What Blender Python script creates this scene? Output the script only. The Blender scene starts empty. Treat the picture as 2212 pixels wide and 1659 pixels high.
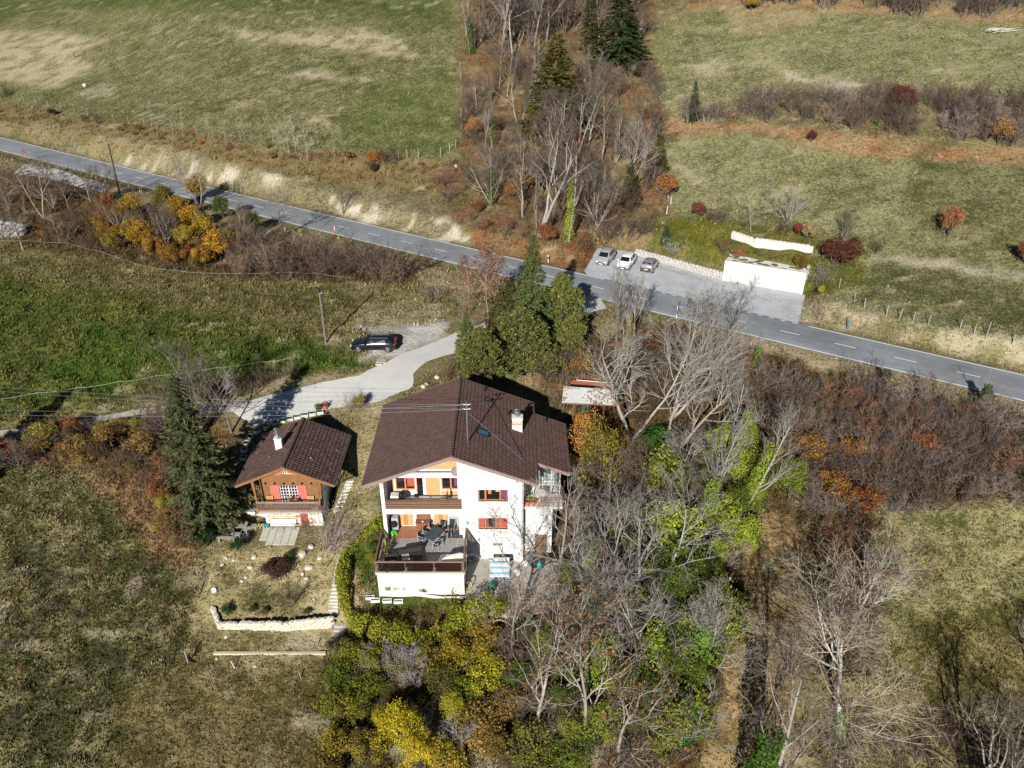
import bpy, bmesh, math, random
import numpy as np
from mathutils import Vector, Matrix, Quaternion
R_ = math.radians
rng = random.Random(7)
nrng = np.random.default_rng(11)
S = bpy.context.scene
COL = S.collection

# ------------------------------------------------------------------ camera, sky, sun, exposure
CAMZ = 45.0
cam_d = bpy.data.cameras.new('camera'); cam = bpy.data.objects.new('camera', cam_d); COL.objects.link(cam)
cam.location = (0, 0, CAMZ); cam.rotation_euler = (R_(60), 0, 0)
cam_d.sensor_width = 36; cam_d.lens = 1930 / 2560 * 36; cam_d.clip_end = 3000; cam_d.clip_start = .5
S.camera = cam
W = bpy.data.worlds.new('World'); S.world = W; W.use_nodes = True
SUN_EL, SUN_AZ = 25.5, 15.0          # shadows run towards +y, 15 degrees to +x
_n = W.node_tree.nodes; _bg = _n['Background']
_sk = _n.new('ShaderNodeTexSky'); _sk.sky_type = 'NISHITA'; _sk.sun_disc = False
_sk.sun_elevation = R_(SUN_EL); _sk.sun_rotation = R_(180 + SUN_AZ); _sk.altitude = 1500; _sk.air_density = .55; _sk.dust_density = .1
W.node_tree.links.new(_sk.outputs[0], _bg.inputs[0]); _bg.inputs[1].default_value = .05
sun_d = bpy.data.lights.new('sun', 'SUN'); sun_d.energy = 5.0; sun_d.angle = R_(.53); sun_d.color = (1, .965, .90)
sun = bpy.data.objects.new('sun', sun_d); COL.objects.link(sun)
_sv = Vector((math.sin(R_(SUN_AZ)) * math.cos(R_(SUN_EL)), math.cos(R_(SUN_AZ)) * math.cos(R_(SUN_EL)), -math.sin(R_(SUN_EL))))
sun.rotation_euler = _sv.to_track_quat('-Z', 'Y').to_euler(); sun.location = (-20, -60, 90)
S.view_settings.view_transform = 'Standard'; S.view_settings.look = 'None'
S.view_settings.exposure = 0.42; S.view_settings.gamma = 1.0; S.view_settings.use_curve_mapping = False
S.cycles.max_bounces = 5; S.cycles.transparent_max_bounces = 8; S.cycles.diffuse_bounces = 1; S.cycles.glossy_bounces = 2
S.cycles.transmission_bounces = 3

# ------------------------------------------------------------------ pixel <-> world helpers (survey of the photograph)
FD, CU, CV = 1930 * 2212 / 2560, 1106.0, 829.5
_c, _s = math.cos(R_(30)), math.sin(R_(30))
def ray(u, v):
    X = (u - CU) / FD; b = (CV - v) / FD
    return np.array([X, _c + b * _s, -_s + b * _c])
def at_z(u, v, z):
    r = ray(u, v); t = (z - CAMZ) / r[2]; return Vector((r[0] * t, r[1] * t, z))
def at_y(u, v, y):
    r = ray(u, v); t = y / r[1]; return Vector((r[0] * t, y, CAMZ + r[2] * t))
def project(x, y, z):
    zz = z - CAMZ; d = y * _c - zz * _s; b = (y * _s + zz * _c) / d
    return CU + FD * x / d, CV - FD * b, d

# ------------------------------------------------------------------ numpy noise
def _hash(ix, iy, seed):
    h = (ix.astype(np.int64) * 374761393 + iy.astype(np.int64) * 668265263 + seed * 974711) & 0x7fffffff
    h = ((h ^ (h >> 13)) * 1274126177) & 0x7fffffff
    return ((h ^ (h >> 16)) & 0xffff) / 65535.0
def vnoise(x, y, seed=0):
    x = np.asarray(x, float); y = np.asarray(y, float)
    ix, iy = np.floor(x), np.floor(y); fx, fy = x - ix, y - iy
    fx = fx * fx * (3 - 2 * fx); fy = fy * fy * (3 - 2 * fy)
    a = _hash(ix, iy, seed); b = _hash(ix + 1, iy, seed); c = _hash(ix, iy + 1, seed); d = _hash(ix + 1, iy + 1, seed)
    return (a * (1 - fx) + b * fx) * (1 - fy) + (c * (1 - fx) + d * fx) * fy
def fbm(x, y, seed=0, o=4):
    s = 0; a = .5
    for k in range(o): s = s + a * vnoise(x * 2 ** k, y * 2 ** k, seed + k * 17); a *= .5
    return s / (1 - .5 ** o)
def sstep(a, b, x):
    t = np.clip((x - a) / (b - a), 0, 1); return t * t * (3 - 2 * t)
def inpoly(px, py, poly):
    px = np.asarray(px); r = np.zeros(px.shape, bool); n = len(poly)
    for i in range(n):
        x1, y1 = poly[i]; x2, y2 = poly[(i + 1) % n]
        if y1 == y2: continue
        c = ((y1 > py) != (y2 > py)) & (px < (x2 - x1) * (py - y1) / (y2 - y1) + x1); r ^= c
    return r
def dist_poly(px, py, poly, closed=True):
    d = np.full(np.shape(px), 1e9); n = len(poly)
    for i in range(n if closed else n - 1):
        x1, y1 = poly[i][:2]; x2, y2 = poly[(i + 1) % n][:2]
        ex, ey = x2 - x1, y2 - y1; L = ex * ex + ey * ey + 1e-12
        t = np.clip(((px - x1) * ex + (py - y1) * ey) / L, 0, 1)
        d = np.minimum(d, np.hypot(px - x1 - t * ex, py - y1 - t * ey))
    return d

# ------------------------------------------------------------------ the road axis (surveyed), nearly level
ROADG = .012
def road_z(x): return 8.0 - ROADG * 1.25 * x
_mid = [(0, 360), (452, 470), (900, 578.8), (1101, 626.9), (1640, 756), (2056, 853), (2560, 968.8)]
_rp = []
for _u, _v in _mid:
    r = ray(_u / 1.15732, _v / 1.15732); t = (8.0 - CAMZ) / (r[2] + ROADG * 1.25 * r[0]); _rp.append((r[0] * t, r[1] * t))
_rp = np.array(_rp); _rc = np.polyfit(_rp[:, 0], _rp[:, 1], 2)
_k = np.polyder(_rc)
def road_y(x):
    x = np.asarray(x, float); xc = np.clip(x, -125, 70)
    return np.polyval(_rc, xc) + np.polyval(_k, xc) * (x - xc)
def road_dist(x, y):                       # signed: + is uphill (beyond the road)
    sl = np.polyval(_k, np.clip(x, -125, 70)); return (y - road_y(x)) / np.sqrt(1 + sl * sl)
ROADW = 3.05

# ------------------------------------------------------------------ terrain
CP = [ # x, y, z
 (0,41,-1.2),(0,38,-2.2),(0,32.6,-4.2),(-20,32.6,-4.4),(-38,33,-4.6),(36,33,-5),(18,33,-4.8),(0,24,-7),(-40,22,-8),(40,22,-9),(70,25,-9),(-70,30,-6),
 (-4,43,0),(3,43,0),(3,48,.1),(8,46,.2),(-8,43.5,-.9),(-12,44,-.7),(-12.5,47,.6),(-13,50,1.9),(-13.2,54,3.4),(-13,58,5.0),(-12.6,61,5.8),
 (-19,49,1.0),(-19,46.5,0.0),(-22,45,-.4),(-15,44.5,-.6),(-19,43,-1.9),(-14,42.6,-1.8),(-24,43.4,-1.9),(-19,40,-2.6),(-14,38,-3),
 (-27,50,1.2),(-27,45,-.6),(-32,52,1.9),(-40,52,1.8),(-50,52,1.6),(-34,45,-.5),(-42,44,-.6),(-50,44,-1),(-38,38,-2.6),(-28,38,-2.8),
 (-26,58,4.2),(-34,58,3.9),(-45,57,3.6),(-60,58,3.6),
 (-14,63,5.9),(-20,62.5,5.6),(-26,63,5.3),(-36,62.5,4.7),(-48,61,4.2),(-62,60.5,3.9),(-80,60,3.8),
 (-8,68,7.0),(-10,71.5,7.4),(-17,71.5,7.5),(-4,76,7.7),(2,81,7.9),(-2,64,5.9),(5,64,5.9),(11,63,5.8),(4,69,6.6),(12,70,6.8),
 (-20,74,7.4),(-30,70,6.6),(-30,78,7.6),(-45,70,5.8),(-45,85,7.4),(-62,75,6),(-62,95,7.6),(-80,85,6.4),(-80,110,8.2),(-100,95,6.5),(-100,125,8.6),(-35,100,8.2),(-20,92,8.0),(-55,115,8.6),(-130,120,8),
 (-20,120.5,11.6),(-40,130,12.8),(-62,144,13.6),(-85,159,13),(-105,173,12.5),(-8,113,11),
 (-30,145,18.5),(-60,165,19.5),(-100,195,18.5),(-30,185,29),(-70,205,30),(-120,240,30),(-30,230,42),(-160,200,15),(-80,250,42),(-180,260,26),
 (2,107,10.5),(8,101,9.8),(10,115,12.5),(5,130,16.5),(20,130,17.5),(5,160,25.5),(25,160,27),(5,200,37),(30,200,39),(10,250,52),
 (22,97,9.6),(30,95,10.8),(36,91,10.8),(34,103,12.6),(40,84,9.8),(46,78,9.8),(55,71,9.6),(64,66,9.4),(80,56,9),
 (50,92,13.5),(65,88,14),(85,80,14),(50,115,19.5),(75,108,20),(100,100,20.5),(50,125,22.5),(80,122,24),(110,118,25.5),(60,145,29),(100,142,32),(60,175,38),(110,165,40),(70,220,52),(140,210,54),(160,130,30),
 (30,70,7.0),(44,58,6.4),(56,50,5.8),(22,76,7.5),(16,62,4.8),(12,54,2.6),(22,54,2.4),(34,52,2.6),(46,46,1.4),(60,42,1.2),(10,48,.6),(18,45,-.3),(28,43,-.6),(36,42,-.6),(46,38,-1.8),(26,37,-3),(60,33,-4),(10,38,-2.2),(80,45,3)]
CP = np.array(CP, float)
def _U(r2): return np.where(r2 > 1e-9, r2 * np.log(r2 + 1e-12), 0) * .5
_nC = len(CP); _P = np.c_[np.ones(_nC), CP[:, 0] / 100, CP[:, 1] / 100]
_Km = _U(((CP[:, None, :2] - CP[None, :, :2]) / 100 ** 1) .__pow__(2).sum(-1)) + 2e-4 * np.eye(_nC)
_A = np.zeros((_nC + 3, _nC + 3)); _A[:_nC, :_nC] = _Km; _A[:_nC, _nC:] = _P; _A[_nC:, :_nC] = _P.T
_sol = np.linalg.solve(_A, np.r_[CP[:, 2], 0, 0, 0])
def tps(x, y):
    out = _sol[_nC] + _sol[_nC + 1] * x / 100 + _sol[_nC + 2] * y / 100
    for i in range(_nC): out = out + _sol[i] * _U(((x - CP[i, 0]) / 100) ** 2 + ((y - CP[i, 1]) / 100) ** 2)
    return out
def pz(*pts): return [tuple(at_z(u, v, 7.6)[:2]) for u, v in pts]
PARK = pz((1262, 590), (1290, 540), (1372, 546), (1460, 573), (1560, 600), (1740, 636), (1724, 700), (1600, 684), (1480, 664), (1380, 640), (1300, 628))
PADS = [ # polygon, z, fall-off
 (PARK, 8.0, 2.2),
 ([(-10.3, 44.9), (.9, 44.9), (.9, 50), (3.6, 50), (3.6, 56), (-10.3, 56)], .0, 1.0),
 ([(-21, 51.7), (-16.2, 51.7), (-16.2, 57.6), (-21, 57.6)], 1.0, 1.1),
 ([(-25, 48.9), (-16.6, 48.9), (-16.6, 52), (-25, 52)], 1.05, 1.3),
 ([(-3.7, 42.9), (6.4, 42.9), (6.4, 48.8), (-3.7, 48.8)], .05, 1.2),
 ([(7.2, 61.3), (13.2, 61.3), (13.2, 65), (7.2, 65)], 5.9, 1.5),
]
STRIPS = []   # smooth ribbons (driveway, track): list of centre polylines with half widths, no roughness there
def height(x, y, rough=True):
    x = np.asarray(x, float); y = np.asarray(y, float)
    z = tps(np.clip(x, -190, 190), np.clip(y, 0, 290))
    far = np.maximum(0, y - 290); z = z + far * .25
    rd = road_dist(x, y); a = np.abs(rd)
    smooth = np.ones_like(z)
    up = rd > 0
    w = np.where(up, 1 - sstep(ROADW + .55, ROADW + 3.6, a), 1 - sstep(ROADW + .9, ROADW + 4.5, a))
    z = z * (1 - w) + (road_z(x) - .02) * w; smooth *= 1 - sstep(.0, .8, w)
    for poly, pzv, fo in PADS:
        d = dist_poly(x, y, poly); d = np.where(inpoly(x, y, poly), 0, d)
        w = 1 - sstep(0, fo, d); z = z * (1 - w) + (road_z(x) - .02 if pzv == 8.0 else pzv) * w; smooth *= 1 - w
    for pl, hw in STRIPS:
        d = dist_poly(x, y, pl, False); smooth *= sstep(hw * .8, hw + 1.2, d)
    if rough:
        n = (fbm(x / 9, y / 9, 3, 3) - .5) * .55 + (fbm(x / 2.2, y / 2.2, 5, 3) - .5) * .34 + (vnoise(x / .8, y / .8, 9) - .5) * .2
        z = z + n * smooth
    return z
def seg(*a): return np.concatenate([np.arange(p, q, st) for p, q, st in a])
GX = seg((-420, -160, 20), (-160, -64, 1.0), (-64, 64, .42), (64, 160, 1.0), (160, 421, 20))
GY = seg((-60, 24, 5), (24, 100, .42), (100, 180, .6), (180, 290, 1.2), (290, 700, 20))
# ------------------------------------------------------------------ driveway outline (pixel survey on the smooth terrain)
def _march(u, v, hf):
    r = ray(u, v); t = np.arange(30, 420, .25); x, y, z = r[0] * t, r[1] * t, CAMZ + r[2] * t
    h = hf(x, y); k = int(np.argmax(z < h))
    if k == 0: k = len(t) - 1
    a = (z[k - 1] - h[k - 1]); b = (h[k] - z[k]); tt = t[k - 1] + .25 * a / (a + b + 1e-9)
    return Vector((r[0] * tt, r[1] * tt, CAMZ + r[2] * tt))
_h0 = lambda x, y: height(x, y, False)
def gp(u, v): return _march(u, v, _h0)
DRV_UP = [gp(*p) for p in ((1290, 636), (1130, 668), (980, 722), (905, 752), (850, 774), (778, 813), (661, 834), (527, 869), (492, 882))]
DRV_LO = [gp(*p) for p in ((1312, 668), (1140, 705), (978, 764), (920, 782), (893, 805), (893, 838), (815, 868), (660, 893), (545, 920))]
RUT1 = [gp(*p) for p in ((-60, 945), (35, 931), (134, 919), (295, 891), (355, 883), (430, 875), (520, 870))]
RUT2 = [gp(*p) for p in ((-40, 962), (60, 945), (120, 934), (230, 920), (295, 907), (355, 898), (440, 888), (530, 880))]
for a, b in zip(DRV_UP, DRV_LO): pass
STRIPS.append(([((a.x + b.x) / 2, (a.y + b.y) / 2) for a, b in zip(DRV_UP, DRV_LO)], 2.6))
STRIPS.append(([((a.x + b.x) / 2, (a.y + b.y) / 2) for a, b in zip(RUT1, RUT2)], 1.0))
XX, YY = np.meshgrid(GX, GY); HH = height(XX, YY)
def H(x, y):
    i = min(max(int(np.searchsorted(GX, x)) - 1, 0), len(GX) - 2); j = min(max(int(np.searchsorted(GY, y)) - 1, 0), len(GY) - 2)
    fx = (x - GX[i]) / (GX[i + 1] - GX[i]); fy = (y - GY[j]) / (GY[j + 1] - GY[j])
    a, b, c, d = HH[j, i], HH[j, i + 1], HH[j + 1, i], HH[j + 1, i + 1]
    return float(a + (b - a) * fx + (c - a) * fy + (a - b - c + d) * fx * fy)
def Hv(x, y):
    x = np.asarray(x, float); y = np.asarray(y, float)
    i = np.clip(np.searchsorted(GX, x) - 1, 0, len(GX) - 2); j = np.clip(np.searchsorted(GY, y) - 1, 0, len(GY) - 2)
    fx = (x - GX[i]) / (GX[i + 1] - GX[i]); fy = (y - GY[j]) / (GY[j + 1] - GY[j])
    a, b, c, d = HH[j, i], HH[j, i + 1], HH[j + 1, i], HH[j + 1, i + 1]
    return a + (b - a) * fx + (c - a) * fy + (a - b - c + d) * fx * fy
def at(u, v): return _march(u, v, Hv)

# ------------------------------------------------------------------ materials
def mat(name, col, rough=.8, var=.25, scale=6., bump=0., bscale=30., metal=0., spec=.3, objcol=False, col2=None, island=0., gain=1.):
    m = bpy.data.materials.new(name); m.use_nodes = True; nt = m.node_tree; N = nt.nodes; L = nt.links
    b = N['Principled BSDF']; b.inputs['Roughness'].default_value = rough; b.inputs['Metallic'].default_value = metal
    b.inputs['Specular IOR Level'].default_value = spec
    tc = N.new('ShaderNodeTexCoord')
    no = N.new('ShaderNodeTexNoise'); no.inputs['Scale'].default_value = scale; no.inputs['Detail'].default_value = 5; no.inputs['Roughness'].default_value = .65
    L.new(tc.outputs['Object'], no.inputs['Vector'])
    rp = N.new('ShaderNodeMapRange'); rp.inputs[1].default_value = .3; rp.inputs[2].default_value = .7
    L.new(no.outputs[0], rp.inputs[0])
    if col2 is None:
        rp.inputs[3].default_value = gain * (1 - var); rp.inputs[4].default_value = gain * (1 + var)
        mx = N.new('ShaderNodeMix'); mx.data_type = 'RGBA'; mx.blend_type = 'MULTIPLY'; mx.inputs[0].default_value = 1
        mx.inputs[6].default_value = (*col, 1); L.new(rp.outputs[0], mx.inputs[7])
        if objcol:
            oi = N.new('ShaderNodeObjectInfo'); L.new(oi.outputs['Color'], mx.inputs[6])
    else:
        mx = N.new('ShaderNodeMix'); mx.data_type = 'RGBA'; mx.inputs[6].default_value = (*col, 1); mx.inputs[7].default_value = (*col2, 1); L.new(rp.outputs[0], mx.inputs[0])
    out = mx.outputs[2]
    if island:
        ge = N.new('ShaderNodeNewGeometry'); ir = N.new('ShaderNodeMapRange'); ir.inputs[3].default_value = 1 - island; ir.inputs[4].default_value = 1 + island
        L.new(ge.outputs['Random Per Island'], ir.inputs[0]); m2 = N.new('ShaderNodeMix'); m2.data_type = 'RGBA'; m2.blend_type = 'MULTIPLY'; m2.inputs[0].default_value = 1
        L.new(out, m2.inputs[6]); L.new(ir.outputs[0], m2.inputs[7]); out = m2.outputs[2]
    L.new(out, b.inputs['Base Color'])
    if bump:
        n2 = N.new('ShaderNodeTexNoise'); n2.inputs['Scale'].default_value = bscale; n2.inputs['Detail'].default_value = 4; L.new(tc.outputs['Object'], n2.inputs['Vector'])
        bp = N.new('ShaderNodeBump'); bp.inputs['Strength'].default_value = bump; bp.inputs['Distance'].default_value = .05; L.new(n2.outputs[0], bp.inputs['Height']); L.new(bp.outputs[0], b.inputs['Normal'])
    return m
def leafmat(name, island=.55, hue=.045, transl=.25):
    """tint = object colour, per-leaf variation from the mesh island"""
    m = bpy.data.materials.new(name); m.use_nodes = True; nt = m.node_tree; N = nt.nodes; L = nt.links; N.clear()
    o = N.new('ShaderNodeOutputMaterial'); oi = N.new('ShaderNodeObjectInfo'); ge = N.new('ShaderNodeNewGeometry')
    hs = N.new('ShaderNodeHueSaturation'); a = N.new('ShaderNodeMapRange'); a.inputs[3].default_value = .5 - hue; a.inputs[4].default_value = .5 + hue
    wn = N.new('ShaderNodeTexWhiteNoise'); wn.noise_dimensions = '1D'; L.new(ge.outputs['Random Per Island'], wn.inputs['W'])
    L.new(wn.outputs['Value'], a.inputs[0]); b = N.new('ShaderNodeMapRange'); b.inputs[3].default_value = 1 - island; b.inputs[4].default_value = 1 + island
    L.new(ge.outputs['Random Per Island'], b.inputs[0]); L.new(a.outputs[0], hs.inputs['Hue']); L.new(b.outputs[0], hs.inputs['Value']); L.new(oi.outputs['Color'], hs.inputs['Color'])
    d = N.new('ShaderNodeBsdfDiffuse'); L.new(hs.outputs[0], d.inputs[0]); t = N.new('ShaderNodeBsdfTranslucent'); L.new(hs.outputs[0], t.inputs[0])
    mx = N.new('ShaderNodeMixShader'); mx.inputs[0].default_value = transl; L.new(d.outputs[0], mx.inputs[1]); L.new(t.outputs[0], mx.inputs[2]); L.new(mx.outputs[0], o.inputs[0])
    return m
def attrmat(name, attr='tint', island=.35):
    m = bpy.data.materials.new(name); m.use_nodes = True; nt = m.node_tree; N = nt.nodes; L = nt.links
    b = N['Principled BSDF']; b.inputs['Roughness'].default_value = .9; b.inputs['Specular IOR Level'].default_value = .1
    at_ = N.new('ShaderNodeAttribute'); at_.attribute_name = attr; ge = N.new('ShaderNodeNewGeometry'); r = N.new('ShaderNodeMapRange'); r.inputs[3].default_value = 1 - island; r.inputs[4].default_value = 1 + island
    L.new(ge.outputs['Random Per Island'], r.inputs[0]); mx = N.new('ShaderNodeMix'); mx.data_type = 'RGBA'; mx.blend_type = 'MULTIPLY'; mx.inputs[0].default_value = 1
    L.new(at_.outputs[0], mx.inputs[6]); L.new(r.outputs[0], mx.inputs[7]); L.new(mx.outputs[2], b.inputs['Base Color']); return m

# ------------------------------------------------------------------ mesh builder and object helpers
class MB:
    def __init__(s): s.v = []; s.f = []; s.m = []
    def add(s, vs, fs, mi=0):
        n = len(s.v); s.v += [tuple(p) for p in vs]; s.f += [tuple(i + n for i in f) for f in fs]; s.m += [mi] * len(fs); return s
    def box(s, x0, x1, y0, y1, z0, z1, mi=0, M=None):
        vs = [Vector(p) for p in ((x0, y0, z0), (x1, y0, z0), (x1, y1, z0), (x0, y1, z0), (x0, y0, z1), (x1, y0, z1), (x1, y1, z1), (x0, y1, z1))]
        if M is not None: vs = [M @ p for p in vs]
        return s.add(vs, [(3, 2, 1, 0), (4, 5, 6, 7), (0, 1, 5, 4), (1, 2, 6, 5), (2, 3, 7, 6), (3, 0, 4, 7)], mi)
    def prism(s, poly, z0, z1, mi=0, M=None, top=None):
        n = len(poly); tp = top or poly
        vs = [Vector((p[0], p[1], z0)) for p in poly] + [Vector((p[0], p[1], z1)) for p in tp]
        if M is not None: vs = [M @ p for p in vs]
        return s.add(vs, [tuple(range(n - 1, -1, -1)), tuple(range(n, 2 * n))] + [(i, (i + 1) % n, n + (i + 1) % n, n + i) for i in range(n)], mi)
    def tube(s, pts, rad, k=6, mi=0, cap=True):
        pts = [Vector(p) for p in pts]; n = len(pts); rad = rad if hasattr(rad, '__len__') else [rad] * n; vs = []
        d0 = (pts[1] - pts[0]).normalized(); ref = Vector((0, 0, 1)) if abs(d0.z) < .9 else Vector((1, 0, 0)); a = d0.cross(ref).normalized()
        for i, p in enumerate(pts):
            d = (pts[min(i + 1, n - 1)] - pts[max(i - 1, 0)]).normalized(); a = (a - d * a.dot(d)).normalized(); b = d.cross(a)
            for j in range(k):
                t = 2 * math.pi * j / k; vs.append(p + (a * math.cos(t) + b * math.sin(t)) * rad[i])
        fs = [(i * k + j, i * k + (j + 1) % k, (i + 1) * k + (j + 1) % k, (i + 1) * k + j) for i in range(n - 1) for j in range(k)]
        if cap: fs += [tuple(range(k - 1, -1, -1)), tuple(range((n - 1) * k, n * k))]
        return s.add(vs, fs, mi)
    def lathe(s, prof, k=14, c=(0, 0, 0), mi=0, M=None):
        vs = []; 
        for r, z in prof:
            for j in range(k):
                t = 2 * math.pi * j / k; p = Vector((c[0] + r * math.cos(t), c[1] + r * math.sin(t), c[2] + z)); vs.append(M @ p if M is not None else p)
        n = len(prof); fs = [(i * k + j, i * k + (j + 1) % k, (i + 1) * k + (j + 1) % k, (i + 1) * k + j) for i in range(n - 1) for j in range(k)]
        if prof[0][0] > 1e-4: fs.append(tuple(range(k - 1, -1, -1)))
        if prof[-1][0] > 1e-4: fs.append(tuple(range((n - 1) * k, n * k)))
        return s.add(vs, fs, mi)
    def mesh(s, name, mats, smooth=False):
        me = bpy.data.meshes.new(name); me.from_pydata(s.v, [], s.f)
        for m in (mats if isinstance(mats, (list, tuple)) else [mats]): me.materials.append(m)
        if any(s.m): me.polygons.foreach_set('material_index', s.m)
        if smooth: me.polygons.foreach_set('use_smooth', [True] * len(s.f))
        me.update(); return me
    def obj(s, name, mats, parent=None, smooth=False): return link(name, s.mesh(name, mats, smooth), parent)
def link(name, me, parent=None):
    o = bpy.data.objects.new(name, me); COL.objects.link(o)
    if parent is not None: o.parent = parent
    return o
def tag(o, label, cat, group=None):
    o['label'] = label; o['category'] = cat
    if group: o['group'] = group
    return o
def thing(name, label, cat, loc=(0, 0, 0), rz=0, group=None):
    o = bpy.data.objects.new(name, None); COL.objects.link(o); o.location = loc; o.rotation_euler = (0, 0, rz); o.empty_display_size = .3
    return tag(o, label, cat, group)
def npmesh(name, V, F, mats, attrs=None, smooth=False):
    me = bpy.data.meshes.new(name); V = np.asarray(V, np.float32); F = np.asarray(F, np.int32); k = F.shape[1]
    me.vertices.add(len(V)); me.vertices.foreach_set('co', V.ravel()); me.loops.add(F.size); me.loops.foreach_set('vertex_index', F.ravel())
    me.polygons.add(len(F)); me.polygons.foreach_set('loop_start', np.arange(0, F.size, k, dtype=np.int32))
    if smooth: me.polygons.foreach_set('use_smooth', np.ones(len(F), bool))
    for nm, arr in (attrs or {}).items():
        a = me.attributes.new(nm, 'FLOAT_COLOR', 'POINT'); c = np.ones((len(V), 4), np.float32); c[:, :arr.shape[1]] = arr; a.data.foreach_set('color', c.ravel())
    for m in (mats if isinstance(mats, (list, tuple)) else [mats]): me.materials.append(m)
    me.update(calc_edges=True); return me

# ------------------------------------------------------------------ ground cover zones (where each kind of sward, litter and soil lies)
def sc(*pts): return list(pts)
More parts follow.
